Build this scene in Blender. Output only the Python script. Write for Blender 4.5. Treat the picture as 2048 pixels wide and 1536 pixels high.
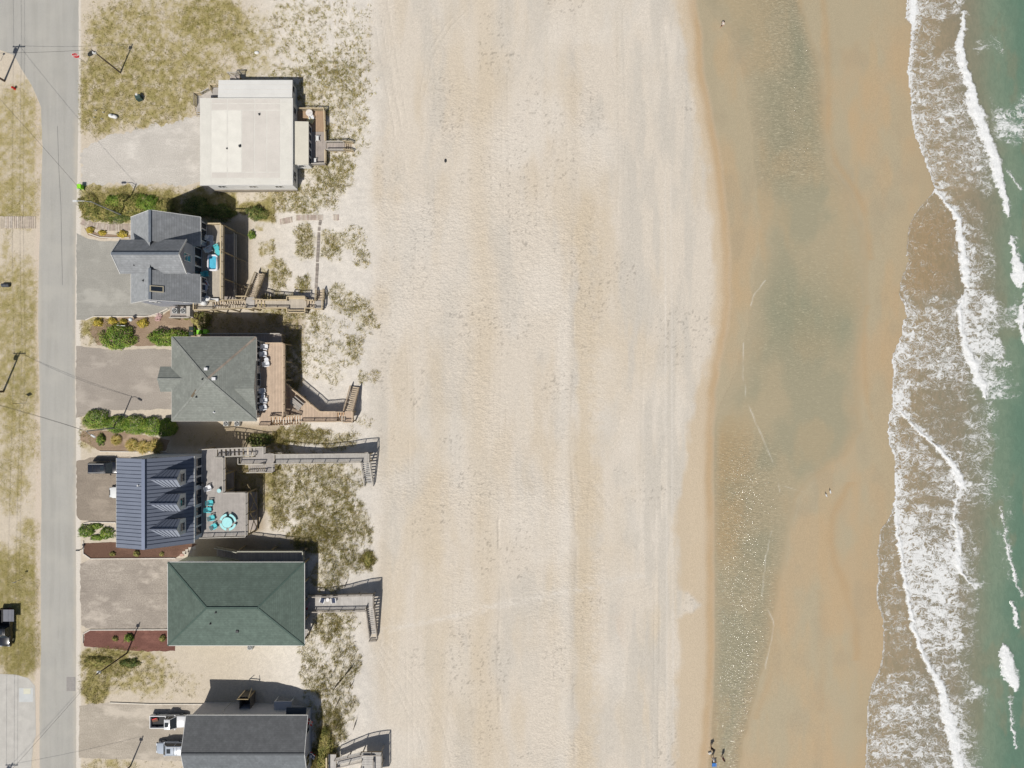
import bpy, math, random
import numpy as np
from mathutils import Vector, Matrix

for _o in list(bpy.data.objects):
    bpy.data.objects.remove(_o, do_unlink=True)
scene = bpy.context.scene
col = scene.collection
R = math.radians
random.seed(7)
rng = np.random.default_rng(11)

# ------------------------------------------------------------------ camera, sky, sun
H = 110.0                                   # flying height in metres
cam = bpy.data.cameras.new('camera')
cam.sensor_width = 36.0; cam.lens = 24.0
cam.clip_start = 1.0; cam.clip_end = 6000.0
cam_o = bpy.data.objects.new('camera', cam); col.objects.link(cam_o)
cam_o.location = (0, 0, H)
scene.camera = cam_o
scene.render.resolution_x = 1024; scene.render.resolution_y = 768

SUN_EL = 56.6
sun_from = Vector((-0.389, -0.921, 0)).normalized()      # where the sun stands, seen on the plan
world = bpy.data.worlds.new('World'); scene.world = world
world.use_nodes = True
wn = world.node_tree.nodes; wl_ = world.node_tree.links
bg = wn['Background']
sky = wn.new('ShaderNodeTexSky'); sky.sky_type = 'NISHITA'; sky.sun_disc = False
sky.sun_elevation = R(SUN_EL)
sky.sun_rotation = math.atan2(sun_from.x, sun_from.y) % (2*math.pi)
sky.air_density = 1.0; sky.dust_density = 1.5; sky.ozone_density = 1.0
wl_.new(sky.outputs[0], bg.inputs['Color'])
bg.inputs['Strength'].default_value = 0.055
sun = bpy.data.lights.new('sun', 'SUN'); sun.energy = 4.3; sun.angle = R(0.53)
sun.color = (1.0, 0.955, 0.89)
sun_o = bpy.data.objects.new('sun', sun); col.objects.link(sun_o)
_d = Vector((-sun_from.x*math.cos(R(SUN_EL)), -sun_from.y*math.cos(R(SUN_EL)), -math.sin(R(SUN_EL))))
sun_o.rotation_euler = _d.to_track_quat('-Z', 'Y').to_euler()
sun_o.location = (-60, -120, 150)
vs = scene.view_settings
vs.view_transform = 'Standard'; vs.look = 'None'; vs.gamma = 1.0; vs.exposure = 0.0
vs.use_curve_mapping = False

# ------------------------------------------------------------------ measuring: photo pixels to metres
S0 = 2048/36*24/H                            # photo pixels per metre on level ground
def G(px, py, z=0.0):
    k = (1 - z/H)/S0
    return ((px-1024)*k, (768-py)*k)
def P(px, py, z=0.0):
    x, y = G(px, py, z); return Vector((x, y, z))

KK = 1.30                                    # brightness of a flat white sheet in this light
def lin(c):
    c = c/255.0
    return c/12.92 if c <= 0.04045 else ((c+0.055)/1.055)**2.4
def C(r, g, b, k=None):
    k = KK if k is None else k
    return tuple(min(0.92, lin(x)/k) for x in (r, g, b))
def CL(cols):
    return np.array([C(*c) for c in cols])

# ------------------------------------------------------------------ noise on arrays
def _hash(xi, yi, seed):
    h = (xi.astype(np.int64)*374761393 + yi.astype(np.int64)*668265263 + seed*1442695041) & 0xffffffff
    h = ((h ^ (h >> 13))*1274126177) & 0xffffffff
    h = h ^ (h >> 16)
    return (h & 0xffffff)/float(0xffffff)
def vnoise(x, y, seed=0):
    x = np.asarray(x, float); y = np.asarray(y, float)
    xi = np.floor(x); yi = np.floor(y); fx = x-xi; fy = y-yi
    fx = fx*fx*(3-2*fx); fy = fy*fy*(3-2*fy)
    a = _hash(xi, yi, seed); b = _hash(xi+1, yi, seed); c = _hash(xi, yi+1, seed); d = _hash(xi+1, yi+1, seed)
    return (a*(1-fx)+b*fx)*(1-fy)+(c*(1-fx)+d*fx)*fy
def fbm(x, y, o=4, seed=0, g=0.5):
    s = 0.0; a = 1.0; n = 0.0
    for i in range(o):
        s = s + a*vnoise(x*2**i+i*17.3, y*2**i+i*9.1, seed+i); n += a; a *= g
    return s/n
def sst(a, b, x):
    t = np.clip((x-a)/(b-a), 0, 1); return t*t*(3-2*t)
def ip(v, pts):
    pts = sorted(pts); return np.interp(v, [p[0] for p in pts], [p[1] for p in pts])
def sdf(u, v, poly):
    """signed distance to a polygon, negative inside"""
    d = np.full(np.shape(u), 1e18); inside = np.zeros(np.shape(u), bool)
    n = len(poly)
    for i in range(n):
        x0, y0 = poly[i]; x1, y1 = poly[(i+1) % n]
        ex, ey = x1-x0, y1-y0
        t = np.clip(((u-x0)*ex+(v-y0)*ey)/(ex*ex+ey*ey+1e-12), 0, 1)
        d = np.minimum(d, (u-x0-t*ex)**2+(v-y0-t*ey)**2)
        c = (y0 > v) != (y1 > v)
        with np.errstate(divide='ignore', invalid='ignore'):
            xx = (x1-x0)*(v-y0)/(y1-y0+1e-30)+x0
        inside ^= c & (u < xx)
    d = np.sqrt(d)
    return np.where(inside, -d, d)

# ------------------------------------------------------------------ land form
PROF = [(-4000, 0.0), (430, 0.0), (500, 0.1), (560, 0.6), (615, 1.45), (660, 1.5), (700, 1.05), (745, 0.25), (775, -0.05),
        (900, -0.25), (1140, -0.55), (1155, -0.70), (1300, -1.1), (1410, -1.55), (1440, -1.75), (1600, -1.78), (1720, -1.72),
        (1790, -1.80), (1875, -1.87), (1960, -2.6), (2100, -4.2), (3000, -8), (40000, -14)]
def T(x, y):
    x = np.asarray(x, float); y = np.asarray(y, float)
    u = x*S0+1024; v = 768-y*S0
    z = ip(u, PROF)
    dune = sst(480, 600, u)*(1-sst(700, 770, u))
    amp = ip(v, [(-300, .35), (300, .4), (450, .6), (650, .75), (850, 1.05), (1250, 1.15), (1900, 1.2)])
    z = np.where((u > 430) & (u < 775), z*(1-sst(440, 520, u)*(1-sst(735, 775, u))*(1-amp)), z)
    n = fbm(x/7.0, y/9.0, 3, 5)-0.5
    z = z + dune*n*1.1*np.clip(amp, .5, 1.2)
    beach = sst(760, 900, u)*(1-sst(1380, 1440, u))
    z = z + beach*(fbm(x/9.0, y/30.0, 3, 21)-0.5)*0.16
    return z
def Tz(x, y): return float(T(np.array([x]), np.array([y]))[0])
def PG(px, py, dz=0.0):
    """point where the photo pixel meets the ground"""
    z = 0.0
    for _ in range(4):
        x, y = G(px, py, z); z = Tz(x, y)
    return Vector((x, y, z+dz))

# ------------------------------------------------------------------ mesh building
ORG = {}
def link(o, parent=None):
    col.objects.link(o)
    if parent is not None: o.parent = parent
    return o
def tag(o, label=None, cat=None, group=None, kind=None):
    if label: o['label'] = label
    if cat: o['category'] = cat
    if group: o['group'] = group
    if kind: o['kind'] = kind
    return o
def thing(name, label, cat, loc=(0, 0, 0), group=None):
    o = bpy.data.objects.new(name, None); o.empty_display_size = 0.3
    link(o); o.location = loc; ORG[o.name] = Vector(loc)
    return tag(o, label, cat, group)
class MB:
    def __init__(s): s.v = []; s.f = []; s.m = []
    def add(s, vs, fs, mi=0):
        b = len(s.v); s.v += [tuple(v) for v in vs]
        for f in fs: s.f.append(tuple(b+i for i in f)); s.m.append(mi)
        return s
    def poly(s, pts, mi=0): return s.add(pts, [tuple(range(len(pts)))], mi)
    def box(s, c, d, rz=0.0, mi=0, taper=1.0):
        cx, cy, cz = c; hx, hy, hz = d[0]/2, d[1]/2, d[2]/2
        ca, sa = math.cos(rz), math.sin(rz); vs = []
        for k in (-1, 1):
            t = taper if k > 0 else 1.0
            for (i, j) in ((-1, -1), (1, -1), (1, 1), (-1, 1)):
                x, y = i*hx*t, j*hy*t
                vs.append((cx+x*ca-y*sa, cy+x*sa+y*ca, cz+k*hz))
        return s.add(vs, [(3, 2, 1, 0), (4, 5, 6, 7), (0, 1, 5, 4), (1, 2, 6, 5), (2, 3, 7, 6), (3, 0, 4, 7)], mi)
    def span(s, x0, x1, y0, y1, z0, z1, mi=0):
        return s.box(((x0+x1)/2, (y0+y1)/2, (z0+z1)/2), (abs(x1-x0), abs(y1-y0), abs(z1-z0)), 0, mi)
    def beam(s, a, b, w, h, mi=0, up=(0, 0, 1)):
        a = Vector(a); b = Vector(b); d = (b-a)
        if d.length < 1e-6: return s
        d.normalize(); upv = Vector(up)
        if abs(d.dot(upv)) > 0.99: upv = Vector((1, 0, 0))
        r = d.cross(upv).normalized(); t = r.cross(d).normalized()
        vs = []
        for p in (a, b):
            for (i, j) in ((-1, -1), (1, -1), (1, 1), (-1, 1)): vs.append(p+r*(i*w/2)+t*(j*h/2))
        return s.add(vs, [(0, 1, 2, 3), (7, 6, 5, 4), (0, 4, 5, 1), (1, 5, 6, 2), (2, 6, 7, 3), (3, 7, 4, 0)], mi)
    def prism(s, pts, z0, z1, mi=0):
        n = len(pts)
        ar = sum(pts[i][0]*pts[(i+1) % n][1]-pts[(i+1) % n][0]*pts[i][1] for i in range(n))
        if ar < 0: pts = pts[::-1]
        vs = [(p[0], p[1], z0) for p in pts]+[(p[0], p[1], z1) for p in pts]
        fs = [tuple(range(n-1, -1, -1)), tuple(range(n, 2*n))]
        fs += [(i, (i+1) % n, n+(i+1) % n, n+i) for i in range(n)]
        return s.add(vs, fs, mi)
    def slab(s, pts, t, mi=0):
        """thick sheet: pts are the upper face (counter-clockwise from above), t its thickness downwards"""
        n = len(pts); vs = [tuple(p) for p in pts]+[(p[0], p[1], p[2]-t) for p in pts]
        fs = [tuple(range(n)), tuple(range(2*n-1, n-1, -1))]+[(i, n+i, n+(i+1) % n, (i+1) % n) for i in range(n)]
        return s.add(vs, fs, mi)
    def tube(s, pts, r, n=6, mi=0):
        pts = [Vector(p) for p in pts]; rs = r if isinstance(r, (list, tuple)) else [r]*len(pts)
        vs = []
        for i, p in enumerate(pts):
            d = (pts[min(i+1, len(pts)-1)]-pts[max(i-1, 0)]).normalized()
            up = Vector((0, 0, 1)) if abs(d.z) < 0.9 else Vector((1, 0, 0))
            a = d.cross(up).normalized(); b = a.cross(d).normalized()
            for k in range(n):
                t = 2*math.pi*k/n; vs.append(p+a*(math.cos(t)*rs[i])+b*(math.sin(t)*rs[i]))
        fs = [tuple(range(n-1, -1, -1)), tuple((len(pts)-1)*n+k for k in range(n))]
        for i in range(len(pts)-1):
            for k in range(n):
                fs.append((i*n+k, i*n+(k+1) % n, (i+1)*n+(k+1) % n, (i+1)*n+k))
        return s.add(vs, fs, mi)
    def lathe(s, c, prof, n=16, mi=0, sx=1.0, sy=1.0):
        vs = []
        for (r, z) in prof:
            for k in range(n):
                t = 2*math.pi*k/n; vs.append((c[0]+r*sx*math.cos(t), c[1]+r*sy*math.sin(t), c[2]+z))
        m = len(prof)
        fs = [tuple(range(n-1, -1, -1)), tuple((m-1)*n+k for k in range(n))]
        for i in range(m-1):
            for k in range(n): fs.append((i*n+k, i*n+(k+1) % n, (i+1)*n+(k+1) % n, (i+1)*n+k))
        return s.add(vs, fs, mi)
    def build(s, name, mats, parent=None, smooth=False, label=None, kind=None):
        me = bpy.data.meshes.new(name)
        o0 = ORG.get(parent.name, Vector((0, 0, 0))) if parent is not None else Vector((0, 0, 0))
        me.from_pydata([(v[0]-o0.x, v[1]-o0.y, v[2]-o0.z) for v in s.v], [], s.f)
        if not isinstance(mats, (list, tuple)): mats = [mats]
        for m in mats: me.materials.append(m)
        if len(mats) > 1: me.polygons.foreach_set('material_index', s.m)
        if smooth: me.polygons.foreach_set('use_smooth', [True]*len(me.polygons))
        me.update()
        o = bpy.data.objects.new(name, me); link(o, parent); ORG[o.name] = o0
        if label: o['label'] = label
        if kind: o['kind'] = kind
        return o
def raw_mesh(name, v, f, mat, attrs=None, smooth=True, cols=None, parent=None):
    """big meshes straight from arrays; f is an (n,3) or (n,4) array"""
    me = bpy.data.meshes.new(name)
    k = f.shape[1]
    me.vertices.add(len(v)); me.vertices.foreach_set('co', np.ascontiguousarray(v, np.float32).ravel())
    me.loops.add(f.size); me.loops.foreach_set('vertex_index', np.ascontiguousarray(f, np.int32).ravel())
    me.polygons.add(len(f)); me.polygons.foreach_set('loop_start', np.arange(0, f.size, k, dtype=np.int32))
    if smooth: me.polygons.foreach_set('use_smooth', np.ones(len(f), bool))
    me.update(calc_edges=True)
    for an, av in (attrs or {}).items():
        a = me.attributes.new(an, 'FLOAT', 'POINT'); a.data.foreach_set('value', np.ascontiguousarray(av, np.float32))
    for an, av in (cols or {}).items():
        a = me.attributes.new(an, 'FLOAT_COLOR', 'POINT')
        c4 = np.ones((len(v), 4), np.float32); c4[:, :3] = av; a.data.foreach_set('color', c4.ravel())
    me.materials.append(mat)
    o = bpy.data.objects.new(name, me); link(o, parent); ORG[o.name] = Vector((0, 0, 0))
    return o
def copy_tree(o, parent=None):
    c = o.copy(); col.objects.link(c); c.parent = parent
    for ch in list(o.children): copy_tree(ch, c)
    return c
def place(proto, used, loc, rz, label, group=None, sc=1.0):
    o = proto if not used.get(proto.name) else copy_tree(proto)
    used[proto.name] = True
    o.location = loc; o.rotation_euler = (0, 0, rz); o.scale = (sc, sc, sc)
    tag(o, label, None, group); return o
USED = {}

# ------------------------------------------------------------------ materials
class NT:
    def __init__(s, name):
        s.mat = bpy.data.materials.new(name); s.mat.use_nodes = True
        s.t = s.mat.node_tree; s.b = s.t.nodes['Principled BSDF']
        s.pos = s.n('ShaderNodeNewGeometry').outputs['Position']
    def n(s, ty, **kw):
        nd = s.t.nodes.new(ty)
        for k, v in kw.items(): setattr(nd, k, v)
        return nd
    def lk(s, a, b): s.t.links.new(a, b)
    def setin(s, sock, v):
        if hasattr(v, 'links') or hasattr(v, 'is_output'): s.lk(v, sock)
        else: sock.default_value = v
    def math(s, op, a, b=0.0, clamp=False):
        m = s.n('ShaderNodeMath', operation=op, use_clamp=clamp); s.setin(m.inputs[0], a); s.setin(m.inputs[1], b); return m.outputs[0]
    def ramp(s, x, a, b, lo=0.0, hi=1.0):
        m = s.n('ShaderNodeMapRange', interpolation_type='SMOOTHSTEP'); s.setin(m.inputs[0], x)
        for i, v in enumerate((a, b, lo, hi)): s.setin(m.inputs[1+i], v)
        return m.outputs[0]
    def noise(s, scale, detail=3.0, vec=None, rough=0.55, dist=0.0):
        m = s.n('ShaderNodeTexNoise'); s.lk(vec if vec is not None else s.pos, m.inputs['Vector'])
        m.inputs['Scale'].default_value = scale; m.inputs['Detail'].default_value = detail
        m.inputs['Roughness'].default_value = rough; m.inputs['Distortion'].default_value = dist
        return m.outputs[0]
    def mix(s, f, a, b, mode='MIX'):
        m = s.n('ShaderNodeMix', data_type='RGBA', blend_type=mode)
        s.setin(m.inputs[0], f)
        for sock, v in ((m.inputs[6], a), (m.inputs[7], b)):
            if hasattr(v, 'is_output'): s.lk(v, sock)
            else: sock.default_value = (*v, 1) if len(v) == 3 else v
        return m.outputs[2]
    def attr(s, name):
        return s.n('ShaderNodeAttribute', attribute_name=name)
    def scalev(s, v, sc):
        m = s.n('ShaderNodeMapping'); s.lk(v, m.inputs[0]); m.inputs['Scale'].default_value = sc; return m.outputs[0]
    def axis(s, i):
        m = s.n('ShaderNodeSeparateXYZ'); s.lk(s.pos, m.inputs[0]); return m.outputs[i]
    def bump(s, h, strength, dist):
        m = s.n('ShaderNodeBump'); s.setin(m.inputs['Strength'], strength); m.inputs['Distance'].default_value = dist
        s.lk(h, m.inputs['Height']); s.lk(m.outputs[0], s.b.inputs['Normal']); return m
    def base(s, c):
        if hasattr(c, 'is_output'): s.lk(c, s.b.inputs['Base Color'])
        else: s.b.inputs['Base Color'].default_value = (*c, 1)
    def pr(s, rough=0.7, spec=0.3, metal=0.0):
        s.b.inputs['Roughness'].default_value = rough; s.b.inputs['Specular IOR Level'].default_value = spec
        s.b.inputs['Metallic'].default_value = metal
_MC = {}
def mat(name, c, var=0.12, scale=2.0, rough=0.7, spec=0.25, metal=0.0, bump=0.0, bscale=None, c2=None, rows=None, boards=None, big=0.0, coat=0.0):
    """plain procedural surface: colour c with noise; rows=(axis, pitch, depth) draws courses; boards=(axis, width, amount) tints single boards"""
    if name in _MC: return _MC[name]
    s = NT(name); s.pr(rough, spec, metal)
    n1 = s.noise(scale, 4.0); n2 = s.noise(scale*9, 3.0)
    f = s.math('ADD', s.math('MULTIPLY', n1, 0.6), s.math('MULTIPLY', n2, 0.4))
    lo = tuple(x*(1-var*1.6) for x in c); hi = tuple(min(.95, x*(1+var*1.6)) for x in (c if c2 is None else c2))
    cc = s.mix(s.ramp(f, 0.28, 0.72), lo, hi)
    if big:
        nb = s.noise(0.35, 3.0)
        cc = s.mix(s.ramp(nb, 0.35, 0.65, 0.0, big), cc, tuple(x*0.6 for x in c), 'MIX')
    if boards:
        ax, w, am = boards
        q = s.math('FLOOR', s.math('DIVIDE', s.axis(ax), w))
        wn_ = s.n('ShaderNodeTexWhiteNoise', noise_dimensions='1D'); s.lk(q, wn_.inputs['W'])
        cc = s.mix(s.math('MULTIPLY', wn_.outputs[0], am), cc, tuple(x*0.5 for x in c))
        st = s.noise(1.0, 4.0, s.scalev(s.pos, (30, 1.2, 1) if ax == 0 else (1.2, 30, 1)))
        cc = s.mix(s.ramp(st, 0.35, 0.75, 0, am*0.8), cc, tuple(min(.9, x*1.35) for x in c))
    if rows:
        ax, pitch, dep = rows
        fr = s.math('FRACT', s.math('DIVIDE', s.axis(ax), pitch))
        q = s.math('FLOOR', s.math('DIVIDE', s.axis(ax), pitch))
        ln = s.ramp(fr, 0.0, 0.35, dep, 0.0)
        # tabs of single shingles, shifted from course to course
        oth = s.math('ADD', s.math('DIVIDE', s.axis(1-ax), 0.31), s.math('MULTIPLY', q, 0.37))
        cv = s.n('ShaderNodeCombineXYZ'); s.lk(s.math('FLOOR', oth), cv.inputs[0]); s.lk(q, cv.inputs[1])
        wn_ = s.n('ShaderNodeTexWhiteNoise', noise_dimensions='2D'); s.lk(cv.outputs[0], wn_.inputs['Vector'])
        cc = s.mix(s.math('MULTIPLY', wn_.outputs[0], 0.40), cc, tuple(x*0.62 for x in c))
        cc = s.mix(ln, cc, tuple(x*0.35 for x in c))
    s.base(cc)
    if coat: s.b.inputs['Coat Weight'].default_value = coat; s.b.inputs['Coat Roughness'].default_value = 0.05
    if bump:
        s.bump(s.noise(bscale or scale*6, 4.0), 1.0, bump)
    _MC[name] = s.mat
    return s.mat
def glass(name, c=(0.012, 0.016, 0.022)):
    if name in _MC: return _MC[name]
    s = NT(name); s.pr(0.06, 0.6); s.base(s.mix(s.noise(1.5), c, tuple(x*2.2 for x in c))); _MC[name] = s.mat
    return s.mat
# ------------------------------------------------------------------ ground, beach, pool, sea
def lines(a, b, step, far_lo, far_hi):
    c = list(np.arange(a, b+step*.5, step)); lo = []; hi = []
    d = step*4; x = c[0]
    while x > far_lo: x -= d; lo.append(x); d *= 1.6
    d = step*4; x = c[-1]
    while x < far_hi: x += d; hi.append(x); d *= 1.6
    return np.array(lo[::-1]+c+hi)
def grid(xs, ys):
    X, Y = np.meshgrid(xs, ys); ny, nx = X.shape
    i = np.arange(nx*ny).reshape(ny, nx)
    f = np.stack([i[:-1, :-1].ravel(), i[:-1, 1:].ravel(), i[1:, 1:].ravel(), i[1:, :-1].ravel()], 1)
    return X.ravel(), Y.ravel(), f
def compact(f, arrs):
    used = np.unique(f); m = np.zeros(len(arrs[0]), np.int64); m[used] = np.arange(len(used))
    return m[f], [a[used] for a in arrs]
def img(x, y, z):
    k = S0/(1-z/H); return 1024+x*k, 768-y*k

# shore lines read from the photo: (row, column)
WET = [(-400, 1372), (0, 1384), (60, 1398), (140, 1400), (200, 1412), (280, 1428), (330, 1436), (430, 1448), (520, 1456), (600, 1456), (660, 1448),
       (720, 1436), (790, 1424), (860, 1421), (960, 1420), (1100, 1421), (1300, 1422), (1440, 1416), (1536, 1408), (1900, 1400)]
SEA_EDGE = [(-600, 1800), (0, 1812), (36, 1810), (50, 1822), (120, 1817), (140, 1814), (180, 1819), (250, 1823), (300, 1840), (340, 1856), (375, 1867),
            (385, 1866), (400, 1852), (415, 1838), (440, 1822), (470, 1814), (510, 1812), (518, 1818), (545, 1806), (570, 1799), (590, 1797), (603, 1803),
            (632, 1813), (642, 1804), (670, 1803), (690, 1793), (706, 1785), (760, 1785), (800, 1783), (812, 1786), (830, 1777), (870, 1774), (890, 1779),
            (912, 1789), (940, 1789), (1000, 1789), (1030, 1780), (1060, 1760), (1110, 1753), (1160, 1755), (1200, 1752), (1240, 1765), (1290, 1766),
            (1340, 1758), (1370, 1743), (1400, 1735), (1450, 1733), (1536, 1730), (2100, 1715)]
POOL_R = [(-400, 1590), (0, 1608), (60, 1625), (130, 1645), (200, 1652), (270, 1655), (330, 1662), (380, 1700), (430, 1722), (520, 1738), (600, 1745), (650, 1735),
          (700, 1722), (780, 1722), (860, 1728), (910, 1700), (950, 1640), (1000, 1592), (1060, 1584), (1120, 1572), (1180, 1562),
          (1240, 1554), (1300, 1542), (1360, 1524), (1450, 1502), (1536, 1482), (1900, 1470)]
RIMS = [([(965, 1702), (1000, 1680), (1030, 1667), (1080, 1662), (1120, 1668), (1160, 1684), (1210, 1700), (1260, 1710), (1320, 1714)], 9, .6), ([(-60, 1640), (0, 1646), (80, 1654), (150, 1657), (220, 1655), (290, 1660), (330, 1676), (380, 1712), (430, 1732), (520, 1742)], 7, .5), ([(610, 1735), (640, 1728), (700, 1728), (780, 1730), (840, 1742)], 6, .4), ([(1240, 1552), (1300, 1546), (1360, 1536), (1440, 1512)], 8, .45), ([(1180, 1640), (1260, 1650), (1340, 1646), (1420, 1640)], 9, .3)]
POOL_L = [(-400, 1395), (0, 1402), (40, 1432), (100, 1470), (180, 1492), (300, 1506), (400, 1516), (500, 1518), (600, 1500), (700, 1484), (760, 1466), (810, 1440), (850, 1428), (900, 1426), (1000, 1427), (1300, 1428), (1440, 1423), (1536, 1415), (1900, 1406)]
FOAM_THREADS = [
    [(560, 1530), (585, 1511), (620, 1497), (660, 1489), (700, 1486), (740, 1485), (790, 1492), (830, 1505), (870, 1522), (900, 1535), (935, 1549), (985, 1560)],
    [(1060, 1543), (1100, 1535), (1130, 1530), (1190, 1524), (1215, 1533), (1240, 1546), (1252, 1549), (1290, 1541), (1330, 1530), (1362, 1537)],
    [(970, 1562), (982, 1600), (990, 1630), (1005, 1652), (1020, 1668)],
    [(1030, 1700), (1022, 1668)]]
def thread(u, v, pts, w):
    r = np.array([p[0] for p in pts], float); c = np.array([p[1] for p in pts], float)
    o = np.argsort(r); r = r[o]; c = c[o]
    cc = np.interp(v, r, c); sl = np.gradient(c, r); s = np.interp(v, r, sl)
    d = np.abs(u-cc)/np.sqrt(1+s*s)
    return np.exp(-(d/w)**2)*((v > r[0]) & (v < r[-1]))
def mixc(a, b, t): return a*(1-t[:, None])+np.asarray(b)*t[:, None]

DRY, YEL, GRY, WHT, PIN = CL([(222, 212, 197), (214, 199, 175), (209, 202, 190), (230, 223, 212), (218, 204, 187)])
SOIL, THATCH, OLIVE, WHITE_SAND = CL([(214, 202, 183), (182, 168, 118), (152, 144, 84), (231, 224, 213)])
TAN, ORANGE, WETG, WETT, WETD = CL([(209, 191, 164), (193, 165, 126), (184, 171, 143), (190, 170, 138), (170, 157, 132)])

# where grass grows: (cx, cy, rx, ry, thickness of growth) in photo pixels
GRASS = [(380, 60, 190, 90, .50), (300, 160, 170, 100, .68), (210, 190, 80, 90, .72), (250, 60, 90, 70, .62), (420, 45, 85, 50, .74), (490, 90, 66, 46, .62), (520, 170, 70, 60, .45), (220, 90, 60, 90, .5),
         (600, 60, 80, 90, .42), (690, 60, 60, 80, .34), (650, 170, 100, 70, .52), (700, 120, 50, 90, .42), (700, 250, 50, 60, .45), (630, 300, 50, 70, .55), (665, 350, 55, 45, .6), (600, 400, 90, 30, .55),
         (520, 420, 36, 26, 1.0), (560, 395, 70, 26, .5), (700, 300, 30, 40, .4),
         (612, 478, 26, 36, .62), (660, 490, 40, 30, .55), (705, 480, 32, 34, .45), (728, 508, 16, 24, .5), (690, 460, 40, 24, .25),
         (552, 548, 26, 36, .58), (606, 566, 22, 22, .62), (536, 495, 18, 14, .6), (670, 585, 22, 24, .5), (700, 610, 40, 30, .5), (735, 640, 22, 30, .5),
         (640, 650, 34, 30, .5), (705, 700, 26, 38, .55), (660, 720, 50, 60, .42), (735, 752, 24, 20, .5), (690, 690, 60, 60, .35), (720, 840, 22, 26, .4),
         (610, 868, 60, 16, .75), (680, 880, 50, 20, .55), (560, 870, 30, 18, .8),
         (640, 990, 84, 84, .60), (600, 960, 60, 50, .56), (690, 1040, 56, 56, .62), (560, 1000, 30, 60, .62), (640, 1070, 60, 40, .76), (725, 1060, 30, 30, .6),
         (680, 1120, 60, 40, .55), (735, 1116, 14, 26, 1.0), (650, 1150, 40, 40, .55), (655, 1250, 36, 40, .62), (690, 1240, 34, 30, .45), (640, 1300, 60, 60, .38), (690, 1320, 30, 60, .5),
         (620, 1330, 22, 70, .5), (655, 1370, 40, 36, .55), (690, 1400, 26, 50, .5), (660, 1460, 34, 60, .7), (625, 1400, 18, 80, .42), (560, 1330, 90, 50, .22), (640, 1520, 30, 30, 1.0),
         (250, 1340, 110, 50, .6), (215, 1325, 60, 30, .95), (190, 1370, 30, 40, .9), (330, 1370, 90, 36, .4), (450, 1340, 130, 40, .15), (220, 1532, 70, 18, .5), (330, 1532, 60, 12, .35),
         (250, 400, 110, 36, .95), (300, 382, 130, 14, .45), (190, 385, 40, 30, .8), (330, 420, 60, 40, .95), (420, 410, 70, 36, .8),
         (190, 655, 36, 30, .7), (175, 690, 26, 16, .3), (175, 870, 26, 40, .55), (190, 905, 60, 14, .25), (440, 600, 60, 20, .2), (440, 640, 60, 24, .5), (480, 660, 90, 20, .5),
         (440, 880, 110, 30, .35), (560, 900, 40, 20, .5), (500, 1090, 120, 16, .3), (560, 480, 50, 50, .12), (560, 620, 60, 40, .6), (590, 720, 30, 80, .6), (520, 960, 60, 60, .7)]
VERGE = [(35, 260, 70, 110, .62), (40, 400, 60, 60, .7), (35, 620, 60, 110, .7), (35, 760, 60, 100, .75), (40, 880, 60, 80, .6), (20, 970, 40, 60, .6), (55, 1080, 26, 50, .65),
         (30, 1180, 60, 90, .9), (40, 1290, 60, 70, .95), (55, 560, 30, 60, .5), (10, 500, 12, 60, .5), (62, 990, 20, 50, .3)]
def growth(u, v, tabs):
    g = np.zeros(np.shape(u)); u0, v0 = u, v
    u = u0+34*(fbm(u0/21, v0/21, 3, 401)-.5); v = v0+34*(fbm(u0/21, v0/21, 3, 403)-.5)
    for (cx, cy, rx, ry, d) in tabs:
        r = ((u-cx)/rx)**2+((v-cy)/ry)**2
        g = np.maximum(g, d*np.clip(1.45-r*.95, 0, 1)**0.8)
    return g
CLEAR = [[(560, 436), (620, 424), (700, 424), (700, 446), (620, 446), (560, 452)],
         [(160, 470), (262, 470), (300, 610), (160, 640)]]

TRACKS = [([(748, -30), (768, 110), (796, 250), (806, 340)], 7, 1.0), ([(765, -30), (790, 130), (812, 260)], 6, .7), ([(960, -10), (900, 50), (862, 110), (846, 190)], 5, .8), ([(770, 1290), (828, 1360), (878, 1450), (905, 1560)], 7, .9),
          ([(752, 1300), (800, 1380), (846, 1470), (868, 1560)], 6, .8), ([(790, 1290), (850, 1350), (905, 1440), (940, 1560)], 7, .5), ([(998, 1040), (1001, 1200), (996, 1330), (1000, 1420)], 1, 1.4), ([(1010, 150), (1016, 500), (1006, 900)], 6, .5),
          ([(1180, 960), (1240, 1040), (1292, 1118)], 2, 1.0), ([(1318, 900), (1316, 1200), (1312, 1560)], 5, .8), ([(1156, 340), (1144, 520), (1150, 700), (1141, 880), (1155, 1100), (1147, 1300), (1152, 1560)], 1, .8), ([(820, 640), (826, 900), (818, 1200), (824, 1560)], 6, .6), ([(1240, -20), (1246, 300), (1236, 620)], 6, .5), ([(1000, 1240), (1100, 1215), (1220, 1196), (1300, 1170)], 5, .7)]
for _i, _x in enumerate((786, 842, 884, 931, 972, 1045, 1082, 1118, 1176, 1204, 1262, 1292, 1358)):
    TRACKS.append(([(_x+20*math.sin(_i*1.7+k*(.6+.23*(_i % 4)))+(_i % 3-1)*k*2, -20+k*262) for k in range(7)], (6, 5, 1)[_i % 3], (.22, .30, .24)[_i % 3]))
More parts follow.
